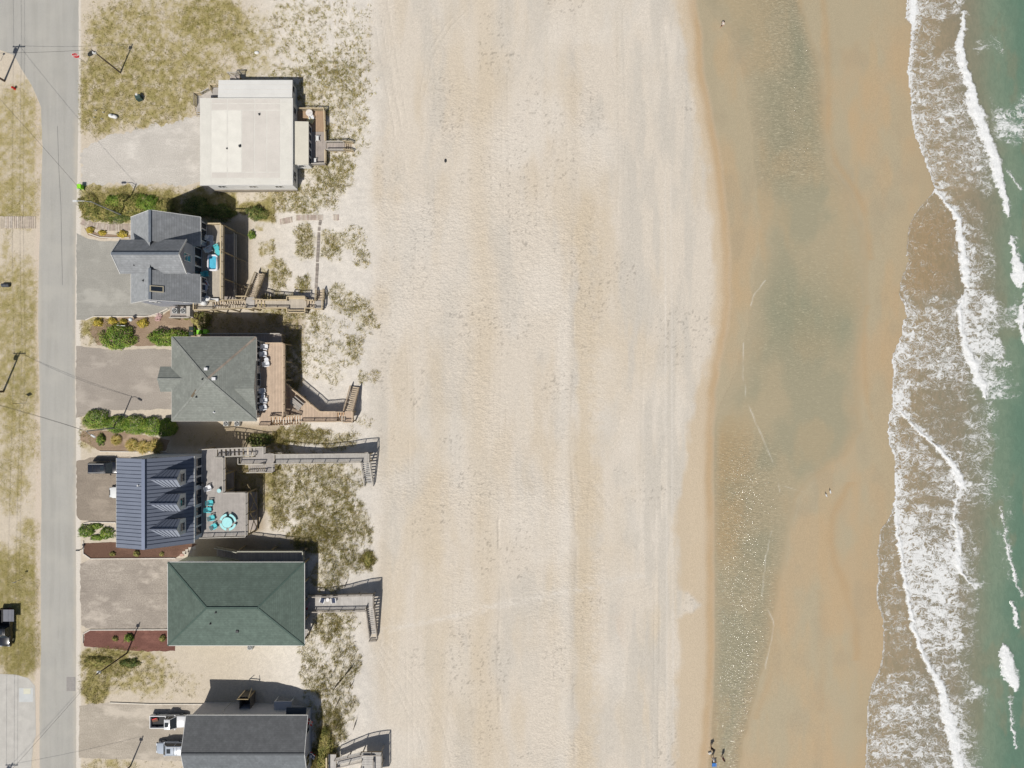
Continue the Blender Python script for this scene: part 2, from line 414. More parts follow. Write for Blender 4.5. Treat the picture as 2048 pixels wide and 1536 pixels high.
def paint_ground(u, v, X, Y):
    n = len(u)
    c = np.empty((n, 3)); c[:] = DRY
    # dry beach: long streaks along the shore
    wu = u+26*(fbm(u/90, v/110, 3, 29)-.5); s1 = fbm(wu/60, v/180, 5, 31); s2 = fbm(wu/36, v/120, 5, 47); s3 = fbm(u/9, v/9, 3, 52); s4 = fbm(u/150, v/150, 3, 61)
    c = mixc(c, YEL, sst(.46, .72, s1)*.5); c = mixc(c, GRY, sst(.46, .72, s2)*.7); c = mixc(c, YEL*.97, sst(.52, .74, fbm(u/40, v/190, 5, 37))*.4); c = mixc(c, WHT, sst(.55, .75, s4)*.4)
    c = mixc(c, YEL, np.exp(-((u-873)/16)**2)*.45*sst(620, 760, v)); c = mixc(c, YEL, np.exp(-((u-965-10*np.sin(v/80))/26)**2)*.5)
    c = mixc(c, YEL, sst(1146, 1160, u+26*(fbm(u/40, v/40, 4, 5)-.5))*(1-sst(1165, 1215, u+30*(s3-.5)))*.75*sst(300, 460, v))
    c = mixc(c, PIN, sst(.6, .7, fbm(u/60, v/90, 3, 66))*sst(1150, 1160, u)*(1-sst(1230, 1260, u))*.8*sst(1150, 1250, v))
    c = mixc(c, WHT, (1-sst(0, 24, np.abs(u-1128-8*(fbm(v/60, v*0, 2, 8)-.5))))*.5*sst(480, 700, v))
    c = mixc(c, GRY, sst(1215, 1270, u)*(1-sst(1380, 1410, u))*sst(.42, .62, fbm(u/16, v/120, 4, 71))*.75)
    for x0 in (1331, 1343):
        c = mixc(c, WHT, np.exp(-((u-x0-(v-600)*.004)/1.4)**2)*.5*sst(280, 420, v))
    for (tp, hg, am_) in TRACKS:
        n1, n2 = np.zeros(n), np.zeros(n); dm = np.full(n, 1e9); sd_ = np.zeros(n)
        for (ax, ay), (bx, by) in zip(tp[:-1], tp[1:]):
            L2 = (bx-ax)**2+(by-ay)**2; t = np.clip(((u-ax)*(bx-ax)+(v-ay)*(by-ay))/L2, 0, 1); dd = np.hypot(u-ax-t*(bx-ax), v-ay-t*(by-ay))
            cr_ = np.sign((bx-ax)*(v-ay)-(by-ay)*(u-ax)); k = dd < dm; dm = np.where(k, dd, dm); sd_ = np.where(k, dd*cr_, sd_)
        wob = 1.6*(fbm(u/14, v/14, 2, 171)-.5)
        ln = np.exp(-((sd_-hg+wob)/1.5)**2)+np.exp(-((sd_+hg+wob)/1.5)**2); dk_ = np.exp(-((sd_-hg-2.4+wob)/1.4)**2)+np.exp(-((sd_+hg-2.4+wob)/1.4)**2)
        br = np.clip(3.2*fbm(u/30, v/60, 3, 173)-1.1, 0, 1); c = c*(1+am_*br*(.12*ln-.15*dk_))[:, None]
    for (ax, ay, bx, by, w) in ((960, 1218, 1120, 1186, 9), (1120, 1186, 1290, 1150, 7), (760, 1262, 960, 1222, 6)):
        t = np.clip(((u-ax)*(bx-ax)+(v-ay)*(by-ay))/((bx-ax)**2+(by-ay)**2), 0, 1); dd = np.hypot(u-ax-t*(bx-ax), v-ay-t*(by-ay)); c = mixc(c, WHT, np.exp(-(dd/w)**2)*.6*np.clip(2*fbm(u/10, v/4, 3, 177)-.5, 0, 1))
    sp = fbm(u/2.2, v/2.2, 2, 77); c = c*(1+.16*(sp-.5))[:, None]
    dark = sst(.80, .86, vnoise(u/3.1, v/3.1, 79))*sst(.5, .7, fbm(u/70, v/110, 3, 80))*(u > 740)
    c = c*(1-.30*dark)[:, None]
    # tan band and wet sand
    wl = ip(v, WET)+6*(fbm(v/26, v*0, 3, 91)-.5); d = u-wl
    band = ip(v, [(-300, 30), (300, 26), (600, 26), (700, 18), (860, 40), (1000, 60), (1060, 70), (1180, 60), (1210, 18), (1240, 64), (1400, 62), (1536, 56)])
    j = 26*(fbm(u/14, v/34, 4, 95)-.5)
    c = mixc(c, TAN, sst(-band-10, -band+8, d+j)*.85)
    c = mixc(c, TAN*.93, sst(-16, -4, d+j*.3)*.8)
    c = mixc(c, ORANGE, np.exp(-((d+1)/9)**2)*.75*np.clip(.25+1.2*fbm(u/20, v/70, 3, 97), 0, 1))
    wet = sst(-14, 6, d)
    w1 = fbm(u/60, v/120, 4, 101); wc = mixc(np.repeat(WETT[None], n, 0), WETG, sst(.34, .58, w1))
    wc = mixc(wc, ORANGE*1.06, sst(.50, .74, fbm(u/30, v/120, 5, 107))*.38)
    wc = mixc(wc, WETD, sst(.52, .78, fbm(u/40, v/60, 4, 111))*.35)
    wc = mixc(wc, ORANGE*.98, sst(-60, -4, u-ip(v, SEA_EDGE))*.25)
    for rp_, w_, a_ in RIMS: wc = mixc(wc, ORANGE*.93, thread(u+8*(fbm(u/25, v/25, 3, 113)-.5), v, rp_, w_)*a_*np.clip(.3+1.3*fbm(u/30, v/50, 3, 115), 0, 1))
    c = mixc(c, wc, sst(2, 12, d))
    # dune and yard ground, west of the beach
    dl = 752+50*(fbm(u/60, v/60, 4, 121)-.5)-10*sst(300, 340, v)*(1-sst(400, 430, v))
    land = 1-sst(-26, 18, u-dl)
    lc = mixc(np.repeat(WHITE_SAND[None], n, 0), SOIL, 1-sst(430, 620, u))
    lc = mixc(lc, WHT, sst(.52, .72, fbm(u/22, v/22, 4, 131))*sst(560, 640, u)*.8)
    lc = lc*(1+.22*(fbm(u/3, v/3, 3, 133)-.5))[:, None]
    g = np.maximum(growth(u, v, GRASS), growth(u, v, VERGE)*(u < 84))
    gn = np.clip(g*(0.25+1.3*fbm(u/9, v/9, 4, 137)), 0, 1)
    yard = 1-sst(530, 580, u)
    gs = np.where(u < 84, .5+.9*(fbm(u/7, v/60, 4, 139)-.2), 1.0)
    lc = mixc(lc, THATCH, np.clip(sst(.28, .70, gn)*(.42+.46*yard)*gs, 0, 1)); lc = mixc(lc, OLIVE, sst(.55, .95, gn)*(.18+.50*yard))
    # worn sandy shoulders of the road
    lc = mixc(lc, PIN, (1-sst(2, 9, np.abs(u-76-3*(fbm(v/30, v*0, 3, 5)-.5))))*.9*(v > 170))
    lc = mixc(lc, WHITE_SAND*.97, (1-sst(3, 8, np.abs(u-156)))*.9)
    # darker soil in the gaps between the houses, painted in to deepen their shade
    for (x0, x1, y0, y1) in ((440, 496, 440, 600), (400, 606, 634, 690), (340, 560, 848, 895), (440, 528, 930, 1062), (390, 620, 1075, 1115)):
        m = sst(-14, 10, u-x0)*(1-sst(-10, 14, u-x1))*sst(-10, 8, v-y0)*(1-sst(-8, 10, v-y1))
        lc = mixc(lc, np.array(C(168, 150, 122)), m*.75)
    c = mixc(c, lc, land)
    # footprints
    ft = np.clip(3.0*fbm(u/90, v/130, 4, 141)-1.1, .06, 1)
    for (ax, ay, bx, by, w) in ((700, 425, 1150, 470, 90), (690, 560, 1150, 640, 100), (745, 975, 1150, 1000, 70), (750, 1290, 1200, 1150, 40), (760, 1540, 1150, 1500, 60), (920, 700, 1050, 1000, 60), (830, 600, 1100, 520, 120)):
        t = np.clip(((u-ax)*(bx-ax)+(v-ay)*(by-ay))/((bx-ax)**2+(by-ay)**2), 0, 1)
        dd = np.hypot(u-ax-t*(bx-ax), v-ay-t*(by-ay)); ft = np.maximum(ft, 1.25*np.exp(-(dd/w)**2))
    ft = ft*(1-.85*sst(1090, 1190, v)*(1-sst(880, 920, u)))*(1-.8*np.exp(-((u-1000)/60)**2)*sst(1100, 1180, v))
    ft = ft*(1-land)*(1-sst(-90, -30, d))*(1-.55*sst(1180, 1230, u))
    return c, wet, ft, land

# ---- ground sheet
xs = lines(G(-40, 0)[0], G(1905, 0)[0], .215, -2500, 3000); ys = lines(G(0, 1590)[1], G(0, -54)[1], .215, -2500, 2500)
X, Y, F = grid(xs, ys)
Z = T(X, Y)
iu, iv = img(X, Y, Z)
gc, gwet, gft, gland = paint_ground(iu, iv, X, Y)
foot = fbm(X/.58+.5*Y, Y/.40, 2, 151, .7)-.5
Z = Z + gft*np.where(foot < 0, foot*.12, foot*.05)
Z = Z + gland*sst(440, 560, iu)*(fbm(X/.9, Y/.9, 3, 157)-.5)*.16
# hollows under the sheets of the sea keep them clear of the sand
rel = np.clip((iu-ip(iv, SEA_EDGE))/40, 0, 1)*(iu > 1650); Z = Z - rel*.25
s = NT('sand_ground'); s.pr(0.9, 0.15)
a = s.attr('paint'); aw = s.attr('wet').outputs['Fac']
fine = s.ramp(s.noise(7.0, 4.0), .3, .7, .90, 1.08)
cm = s.n('ShaderNodeMix', data_type='RGBA', blend_type='MULTIPLY'); cm.inputs[0].default_value = 1.0
s.lk(a.outputs['Color'], cm.inputs[6])
cv = s.n('ShaderNodeCombineColor');
for i in range(3): s.lk(fine, cv.inputs[i])
s.lk(cv.outputs[0], cm.inputs[7]); s.base(cm.outputs[2])
s.lk(s.ramp(aw, 0, 1, .92, .42), s.b.inputs['Roughness'])
s.lk(s.ramp(aw, 0, 1, .1, .35), s.b.inputs['Specular IOR Level'])
rip = s.noise(3.2, 3.0, s.scalev(s.pos, (1.0, .55, 1)), .6, 1.2)
afo = s.attr('foot').outputs['Fac']
fp = s.n('ShaderNodeTexVoronoi', feature='SMOOTH_F1', voronoi_dimensions='2D'); s.lk(s.scalev(s.pos, (2.3, 3.1, 1)), fp.inputs['Vector']); fp.inputs['Scale'].default_value = 1.0; fp.inputs['Smoothness'].default_value = .6
hts = s.math('ADD', s.math('MULTIPLY', s.math('ADD', rip, s.math('MULTIPLY', s.noise(9.0, 2.0), .35)), .5), s.math('MULTIPLY', s.math('ADD', fp.outputs['Distance'], s.math('MULTIPLY', s.noise(4.0, 3.0), .8)), s.math('MULTIPLY', afo, .55)))
s.bump(hts, s.ramp(aw, 0, 1, .8, .10), .10)
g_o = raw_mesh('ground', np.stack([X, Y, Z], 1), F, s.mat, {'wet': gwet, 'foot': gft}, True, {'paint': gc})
tag(g_o, 'pale sand of yards, dunes and wide beach', None, None, 'structure')

# ---- shallow tidal pool lying along the beach
xs = np.arange(G(1380, 0)[0], G(1765, 0)[0], .17); ys = lines(G(0, 1590)[1], G(0, -54)[1], .17, -300, 300)
X, Y, F = grid(xs, ys); Z = T(X, Y)+.035
iu, iv = img(X, Y, Z)
wl = ip(iv, POOL_L)+14*(fbm(iu/20, iv/30, 3, 191)-.5)*(1-sst(760, 850, iv)); pr_ = ip(iv, POOL_R)+14*(fbm(iu/30, iv/40, 3, 193)-.5)
dl = iu-wl; dr = pr_-iu
keep = (dl > 0) & (dr > 0); keepf = keep[F].all(1); F = F[keepf]
F, (X, Y, Z, iu, iv, dl, dr) = compact(F, [X, Y, Z, iu, iv, dl, dr])
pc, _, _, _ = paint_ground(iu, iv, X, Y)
GREEN_, POOLC, POOLB = CL([(169, 162, 136), (182, 169, 140), (188, 168, 134)])
q = fbm(iu/70, iv/110, 4, 201)
pcol = mixc(np.repeat(POOLC[None], len(iu), 0), GREEN_, sst(.34, .56, q)*.95)
pcol = mixc(pcol, POOLB, sst(.50, .72, fbm(iu/40, iv/110, 5, 205))*.45)
pcol = mixc(pcol, np.array(C(190, 150, 92)), (1-sst(0, 90, dl+60*(q-.5)))*.35*sst(800, 900, iv)*(1-sst(1080, 1160, iv)))
for (cx, cy, rx, ry) in ((1685, 660, 40, 60), (1610, 90, 30, 90), (1640, 250, 30, 60), (1580, 620, 90, 70)):
    pcol = mixc(pcol, np.array(C(150, 153, 129)), np.exp(-((iu-cx)/rx)**2-((iv-cy)/ry)**2)*.6)
pcol = mixc(pcol, pc, 1-sst(0, 46, np.minimum(dl*np.where(iv > 830, 2.2, .8), dr))); pcol = mixc(pcol, POOLB*.95, np.exp(-((dr-8)/9)**2)*.35*(.3+1.2*fbm(iu/30, iv/60, 3, 207)))
ripm = .30+.90*np.maximum.reduce([np.exp(-((iu-1490)/70)**2)*sst(830, 930, iv), np.exp(-((iu-1585)/75)**2)*(1-sst(320, 420, iv)), .45*np.exp(-((iu-1600)/90)**2)*np.exp(-((iv-650)/120)**2)])
ripm = ripm*sst(0, 16, dr)*sst(0, 4, dl)
th = np.zeros(len(iu))
for k, tpts in enumerate(FOAM_THREADS): th = np.maximum(th, thread(iu+5*(fbm(iu/18, iv/18, 3, 208)-.5), iv, tpts, 1.1 if k < 2 else .9)*(.6 if k < 2 else .35))
th = th*np.clip(2.6*fbm(iu/10, iv/26, 4, 209)-.75, 0, 1)
s = NT('pool_water'); s.pr(.08, .5)
a = s.attr('paint'); am = s.attr('ripple').outputs['Fac']; at = s.attr('thread').outputs['Fac']
rp = s.n('ShaderNodeMapping'); s.lk(s.pos, rp.inputs[0]); rp.inputs['Rotation'].default_value = (0, 0, R(-32)); rp.inputs['Scale'].default_value = (1.5, 4.4, 1)
w1 = s.noise(1.0, 3.0, rp.outputs[0], .6, .7); w2 = s.noise(5.5, 3.0, None, .6, .6)
wv = s.math('ADD', w1, s.math('MULTIPLY', w2, .55))
dk = s.ramp(wv, .55, .98, 0.0, .42); dk = s.math('MULTIPLY', dk, am)
cc = s.mix(dk, a.outputs['Color'], C(128, 124, 102))
cr = s.math('MULTIPLY', s.ramp(s.noise(1.3, 2.0, rp.outputs[0], .5, .8), .56, .70), s.math('MULTIPLY', am, .42))
cc = s.mix(cr, cc, C(222, 212, 182))  # sparkle of the ripples painted into the colour as pale flecks
cc = s.mix(at, cc, C(232, 228, 214)); s.base(cc)
s.lk(s.ramp(am, 0, 1, .30, .10), s.b.inputs['Roughness'])
s.bump(wv, s.math('MULTIPLY', am, .9), .075)
p_o = raw_mesh('tidal_pool', np.stack([X, Y, Z], 1), F, s.mat, {'ripple': ripm, 'thread': th}, True, {'paint': pcol})
tag(p_o, 'shallow greenish tidal pool with ripples lying along the beach', None, None, 'structure')

# ---- sea
xs = lines(G(1690, 0)[0], G(2110, 0)[0], .155, G(1700, 0)[0], 4000); ys = lines(G(0, 1585)[1], G(0, -50)[1], .155, -3000, 3000)
X, Y, F = grid(xs, ys)
Zt = T(X, Y); se0 = ip(768-Y*S0, SEA_EDGE)
iu, iv = img(X, Y, Zt*0-1.8)
se = ip(iv, SEA_EDGE)+5*(fbm(iv/9, iv*0, 3, 221)-.5)+3*(fbm(iu/4, iv/4, 2, 223)-.5)
off = iu-se
keepf = (off > 0)[F].all(1); F = F[keepf]
F, (X, Y, Zt, iu, iv, off) = compact(F, [X, Y, Zt, iu, iv, off])
fo = np.zeros(len(iu)); so = np.zeros(len(iu))
LINES = [
    ([(20, 1930), (60, 1925), (90, 1918), (120, 1922), (160, 1937), (200, 1945), (240, 1958), (290, 1978), (320, 1990), (370, 2000), (400, 2010), (435, 2015)],
     [(20, 2), (40, 5), (80, 8), (110, 10), (150, 9), (200, 13), (230, 17), (270, 12), (300, 14), (340, 12), (380, 9), (420, 6), (435, 1)]),
    ([(380, 1870), (410, 1895), (430, 1912), (470, 1920), (510, 1926), (560, 1930), (577, 1936)], [(380, 3), (420, 5), (470, 9), (520, 10), (560, 10), (577, 2)]),
    ([(577, 1933), (600, 1922), (640, 1920), (690, 1928), (730, 1948), (770, 1962), (800, 1970)], [(577, 2), (600, 5), (650, 5), (700, 8), (730, 13), (770, 10), (800, 1)]),
    ([(812, 1787), (835, 1810), (865, 1840), (900, 1880), (930, 1905), (950, 1915), (975, 1922), (1000, 1912), (1040, 1908), (1060, 1912), (1095, 1917), (1120, 1914), (1145, 1922), (1165, 1940), (1180, 1950)],
     [(812, 2), (865, 3), (900, 4), (930, 10), (960, 9), (980, 3), (1010, 3), (1040, 3), (1060, 2), (1090, 8), (1130, 8), (1150, 4), (1180, 1)]),
    ([(940, 1790), (1000, 1790), (1060, 1795), (1100, 1800), (1180, 1812), (1240, 1822), (1300, 1840), (1340, 1862), (1370, 1880), (1420, 1890), (1480, 1908), (1536, 1918), (1700, 1930)],
     [(940, 2), (1000, 4), (1200, 4), (1300, 5), (1340, 7), (1370, 9), (1410, 10), (1430, 14), (1480, 14), (1536, 10), (1700, 6)]),
    ([(1286, 2003), (1310, 2010), (1340, 2018), (1384, 2032)], [(1286, 2), (1305, 16), (1350, 18), (1370, 12), (1384, 1)]),
    ([(470, 2024), (500, 2027), (530, 2034), (578, 2041)], [(470, 2), (495, 6), (510, 3), (530, 14), (560, 15), (578, 3)]),
    ([(1200, 2022), (1215, 2026), (1235, 2030), (1258, 2033)], [(1200, 1), (1212, 5), (1222, 3), (1240, 8), (1258, 1)]),
    ([(585, 2050), (640, 2040), (690, 2052)], [(585, 2), (640, 7), (690, 3)]),
    ([(-60, 1826), (0, 1826), (40, 1824), (62, 1826)], [(-60, 8), (0, 8), (40, 8), (62, 1)]),
    ([(1010, 1998), (1060, 2008), (1110, 2018), (1150, 2028), (1195, 2040)], [(1010, .5), (1060, .9), (1110, 1.2), (1150, 2.4), (1195, .6)]),  # this line and the next: small breakers and glints, painted as foam
    ([(1390, 2018), (1430, 2023), (1470, 2027), (1500, 2030)], [(1390, .5), (1420, 1.2), (1460, 1.6), (1500, .5)]),
    ([(335, 2012), (360, 2028), (380, 2042)], [(335, .6), (360, 1.4), (380, 1)])]
jit = 16*(fbm(iu/11, iv/9, 5, 231, .65)-.5)
DEC = [10, 26, 56, 24, 46, 10, 12, 8, 12, 26, 8, 7, 7]
for (pts, hw), dec in zip(LINES, DEC):
    c0 = ip(iv, pts); w = ip(iv, hw); lo = min(p[0] for p in pts); hi = max(p[0] for p in pts)
    inn = sst(lo-4, lo+4, iv)*(1-sst(hi-4, hi+4, iv))
    d = iu-c0+jit
    so = np.maximum(so, inn*(1-sst(.3, 1.7, np.where(d < 0, -d*1.5, d)/np.maximum(w*.92, .5)))*(.50+.7*fbm(iu/8, iv/14, 3, 245)))
    fo = np.maximum(fo, inn*.92*np.exp(-np.clip(d, 0, 1e9)/dec)*(d > -w*.9))
iu0, iv0 = iu, iv
iu = iu+30*(fbm(iu0/26, iv0/26, 3, 233)-.5); iv = iv+70*(fbm(iu0/34, iv0/34, 3, 235)-.5)
def box_(u0, u1, v0, v1, e=18): return sst(-e, e, iu-u0)*(1-sst(-e, e, iu-u1))*sst(-e, e, iv-v0)*(1-sst(-e, e, iv-v1))
L1 = ip(iv, LINES[0][0]); L2 = np.where(iv < 577, ip(iv, LINES[1][0]), ip(iv, LINES[2][0])); L3 = ip(iv, LINES[3][0]); L4 = ip(iv, LINES[4][0])
def band(lo, hi, v0, v1, dens, e=12, ev=22):
    return dens*sst(-e*.3, e, iu-lo)*(1-sst(-e, e, iu-hi))*sst(-ev, ev, iv-v0)*(1-sst(-ev, ev, iv-v1))
SE = iu0-off
areas = [band(SE, L1, -80, 30, .55), band(SE, SE+60, 30, 130, .42), band(SE, L1, 100, 385, .47), band(SE, L1-20, 210, 350, .52), .58*box_(1985, 2070, 190, 280, 26), .34*box_(1955, 2010, 75, 120, 10),
         band(SE, L2, 395, 600, .30), band(SE, SE+10, 395, 600, .42, 5), band(L2, L2+70, 400, 570, .36), band(L2, L2+34, 470, 580, .58), .36*box_(1960, 2000, 520, 560),
         band(SE, L2, 585, 800, .50), band(SE, SE+34, 600, 1000, .64), band(L3, 1995, 800, 1010, .40), band(L3-30, L3+40, 880, 1180, .46), .30*box_(1990, 2030, 960, 1130, 12), band(L4, L4+90, 1290, 1420, .44), band(L2, L2+78, 585, 740, .64), band(L2+60, 2040, 590, 660, .50),
         band(SE, L3, 800, 940, .50), band(L3, L3+70, 830, 1000, .36), band(SE, L3, 930, 1010, .46), band(L3, L3+50, 960, 1160, .34), .36*box_(1940, 1990, 900, 980),
         band(SE, L4, 1020, 1340, .40), band(SE, SE+6, 1020, 1600, .55, 4), band(L4, 1925, 1010, 1340, .62), band(L4, 1905, 1080, 1250, .70), band(1915, 1962, 1130, 1330, .42),
         band(SE, L4, 1330, 1600, .48), band(L4, L4+45, 1290, 1360, .6), .55*box_(1910, 1975, 1355, 1410, 16), .30*box_(1900, 1965, 1270, 1330),
         .30*box_(2010, 2036, 1080, 1190, 12), .26*box_(2008, 2040, 1390, 1470, 14), .20*box_(1996, 2016, 1010, 1080, 10)]  # faint foam boxes at the right also paint in sparkle on the water
for ar in areas: fo = np.maximum(fo, ar)
iu, iv = iu0, iv0
fo = fo*(.30+.75*fbm(iu/26, iv/12, 4, 241)+.50*fbm(iu/70, iv/34, 3, 243)); edge = np.exp(-(off/4.6)**2)
est = ip(iv, [(0, .95), (380, .9), (395, .58), (590, .55), (610, .8), (1000, .8), (1030, .66), (1536, .66)])
so = np.maximum(so, edge*est*(.55+.6*fbm(iu/5, iv/5, 2, 247)))
edec = ip(iv, [(0, 24), (370, 24), (392, 7), (590, 7), (612, 22), (940, 26), (1010, 24), (1040, 9), (1536, 12)])
fo = np.maximum(fo, np.clip(est*.92, 0, .84)*np.exp(-off/edec)*(.75+.4*fbm(iu/12, iv/12, 3, 249)))
GRN, GRN2, BRN, BRN2, GRYB = CL([(131, 149, 127), (108, 137, 117), (170, 153, 125), (154, 143, 121), (145, 143, 122)])
gstart = ip(iv, [(-100, 1975), (0, 1980), (150, 1985), (300, 2010), (450, 2010), (600, 2015), (750, 1990), (850, 1982), (950, 1985), (1100, 1978), (1250, 1975), (1400, 1968), (1536, 1955), (1700, 1950)])
wcol = mixc(np.repeat(BRN[None], len(iu), 0), BRN2, sst(20, 120, off)); gn = 30*(fbm(iu/40, iv/60, 4, 251)-.5)
wcol = mixc(wcol, GRYB, sst(-70, -25, iu-gstart+gn)); wcol = mixc(wcol, GRN, sst(-34, 16, iu-gstart+gn)*.95); wcol = mixc(wcol, GRN2, sst(10, 70, iu-gstart+gn*1.6))
wcol = mixc(wcol, np.array(C(142, 140, 116)), sst(.56, .74, fbm(iu/26, iv/60, 4, 257))*.45*sst(-60, 0, iu-gstart))
wcol = mixc(wcol, np.array(C(180, 142, 92)), (1-sst(10, 90, np.abs(off-50)))*.28*sst(400, 450, iv)*(1-sst(570, 600, iv)))
level = -1.87+.10*np.sin((iu*.93+iv*.1)/26.)*sst(1930, 2040, iu)
Zs = np.maximum(level, Zt+.03)*(1-sst(60, 160, off))+level*sst(60, 160, off)
Zs = np.maximum(Zs, Zt+.03)
Zs = Zs+.05*(fbm(X/1.1, Y/1.6, 3, 261)-.5)*sst(10, 80, off)+.20*so*sst(8, 30, off)*(.7+.6*fbm(X/.6, Y/.6, 2, 263))+.05*np.clip(fo, 0, 1)*(fbm(X/.5, Y/.5, 2, 267)-.3)
s = NT('sea_water'); s.pr(.1, .5)
a = s.attr('paint'); af = s.attr('foam').outputs['Fac']; aso = s.attr('solid').outputs['Fac']
wx = s.n('ShaderNodeTexNoise'); s.lk(s.pos, wx.inputs['Vector']); wx.inputs['Scale'].default_value = .9; wx.inputs['Detail'].default_value = 3.0
vm = s.n('ShaderNodeVectorMath', operation='SCALE'); s.lk(wx.outputs['Color'], vm.inputs[0]); vm.inputs['Scale'].default_value = 1.9
va = s.n('ShaderNodeVectorMath', operation='ADD'); s.lk(s.pos, va.inputs[0]); s.lk(vm.outputs[0], va.inputs[1])
wvec = s.scalev(va.outputs[0], (.62, 1.15, 0.0))
def ridged(scale, det, rough, dist):
    n_ = s.noise(scale, det, wvec, rough, dist); return s.math('SUBTRACT', 1.0, s.math('MULTIPLY', s.math('ABSOLUTE', s.math('SUBTRACT', n_, .5)), 6.5), True)
g1 = ridged(.75, 2.0, .5, .9); g2 = ridged(1.7, 2.0, .55, 1.2); g3 = ridged(3.6, 2.0, .6, 1.0)
vo = s.n('ShaderNodeTexVoronoi', feature='DISTANCE_TO_EDGE', voronoi_dimensions='2D'); s.lk(wvec, vo.inputs['Vector']); vo.inputs['Scale'].default_value = 1.5
l1 = s.ramp(vo.outputs['Distance'], 0.0, .16, 1.0, 0.0)
net = s.math('MAXIMUM', s.math('MULTIPLY', g1, .92), s.math('MAXIMUM', s.math('MULTIPLY', g2, .86), s.math('MULTIPLY', l1, .80)))
val = s.math('ADD', s.math('MULTIPLY', net, .74), s.math('ADD', s.math('MULTIPLY', g3, .14), s.math('MULTIPLY', s.noise(1.5, 3.0, wvec, .6), .34)))
tot = s.math('ADD', val, s.math('MULTIPLY', af, .89))
lace = s.math('MULTIPLY', s.ramp(tot, 1.10, 1.38), s.ramp(af, .05, .22))
veil = s.math('MULTIPLY', s.ramp(s.math('ADD', af, s.math('MULTIPLY', s.math('SUBTRACT', s.noise(.9, 4.0, wvec, .6), .5), .9)), .44, 1.0), .22)
sol = s.ramp(s.math('ADD', aso, s.math('MULTIPLY', s.math('SUBTRACT', s.noise(3.2, 6.0, wvec, .75), .5), 1.35)), .26, .70)
foam = s.math('MAXIMUM', s.math('MAXIMUM', s.math('MULTIPLY', lace, .90), veil), sol, True)
wvn = s.math('ADD', s.noise(1.0, 3.0, s.scalev(s.pos, (1.5, .8, 1)), .6, .8), s.math('MULTIPLY', s.noise(4.5, 3.0), .4))
wc = s.mix(s.ramp(wvn, .5, .9, 0, .22), a.outputs['Color'], C(84, 106, 88))
fcol = s.mix(s.ramp(s.noise(5.0, 4.0, None, .7), .35, .7), C(232, 235, 234), C(255, 255, 255))
s.base(s.mix(foam, wc, fcol))
s.lk(s.ramp(foam, 0, .6, .12, .85), s.b.inputs['Roughness'])
s.bump(s.math('ADD', wvn, s.math('MULTIPLY', s.math('ADD', foam, s.math('MULTIPLY', s.noise(6.0, 3.0), foam)), .8)), .55, .10)
sea_o = raw_mesh('sea', np.stack([X, Y, Zs], 1), F, s.mat, {'foam': np.clip(fo, 0, 1), 'solid': np.clip(so, 0, 1)}, True, {'paint': wcol})
tag(sea_o, 'green sea breaking into white foam on the sand', None, None, 'structure')

# ------------------------------------------------------------------ flat sheets: road, drives, beds
def rough_edge(pts, amp=2.0, step=5.0, seed=1):
    out = []; n = len(pts)
    for i in range(n):
        x0, y0 = pts[i]; x1, y1 = pts[(i+1) % n]; L = math.hypot(x1-x0, y1-y0); k = max(1, int(L/step))
        for j in range(k):
            t = j/k; x = x0+(x1-x0)*t; y = y0+(y1-y0)*t
            e = (float(fbm(np.array([x/11+y/7]), np.array([y/9-x/13]), 3, seed)[0])-.5)*2*amp if j else 0
            nx, ny = -(y1-y0)/(L+1e-9), (x1-x0)/(L+1e-9)
            out.append((x+nx*e, y+ny*e))
    return out
def sheet(name, pts, m, z, amp=2.0, step=5.0, seed=1, label=None):
    mb = MB(); q = rough_edge(pts, amp, step, seed) if amp else pts
    w = [(*G(x, y, z), z) for (x, y) in q]
    ar = sum(w[i][0]*w[(i+1) % len(w)][1]-w[(i+1) % len(w)][0]*w[i][1] for i in range(len(w)))
    if ar < 0: w = w[::-1]
    mb.poly(w); o = mb.build(name, m); tag(o, label, None, None, 'structure'); return o
def gravel(name, c, c2, sc=6.0, big=.18):
    if name in _MC: return _MC[name]
    s = NT(name); s.pr(.95, .1)
    n1 = s.noise(sc, 5.0, None, .75); n2 = s.noise(.28, 4.0); n3 = s.noise(22.0, 2.0)
    cc = s.mix(s.ramp(n1, .32, .68), tuple(x*.86 for x in c), c2)
    cc = s.mix(s.ramp(n2, .35, .7, 0, big*2), cc, tuple(x*.80 for x in c)); cc = s.mix(s.ramp(n3, .62, .75, 0, .35), cc, tuple(x*.55 for x in c))
    n4 = s.noise(.16, 5.0, s.scalev(s.pos, (1, 1.6, 1)), .65); cc = s.mix(s.ramp(n4, .50, .66, 0, big*2.2), cc, tuple(min(.8, x*1.28) for x in c2))
    tw = s.noise(1.0, 3.0, s.scalev(s.pos, (.12, 1.5, 1)), .6); cc = s.mix(s.ramp(tw, .54, .68, 0, big*1.1), cc, tuple(x*.72 for x in c))
    s.base(cc); s.bump(n1, .8, .03); _MC[name] = s.mat; return s.mat
s = NT('asphalt'); s.pr(.9, .2)
n1 = s.noise(14.0, 4.0, None, .7); n2 = s.noise(1.0, 4.0, s.scalev(s.pos, (1.1, .07, 1))); n3 = s.noise(.22, 4.0)
cc = s.mix(s.ramp(n1, .3, .7), C(170, 168, 162), C(194, 192, 185)); cc = s.mix(s.ramp(n2, .42, .66, 0, .30), cc, C(160, 158, 150)); cc = s.mix(s.ramp(n3, .42, .7, 0, .5), cc, C(194, 191, 182))
dx = s.math('ABSOLUTE', s.math('ADD', s.axis(0), 73.3)); ds = s.math('ADD', dx, s.math('MULTIPLY', s.noise(.8, 4.0), .9))
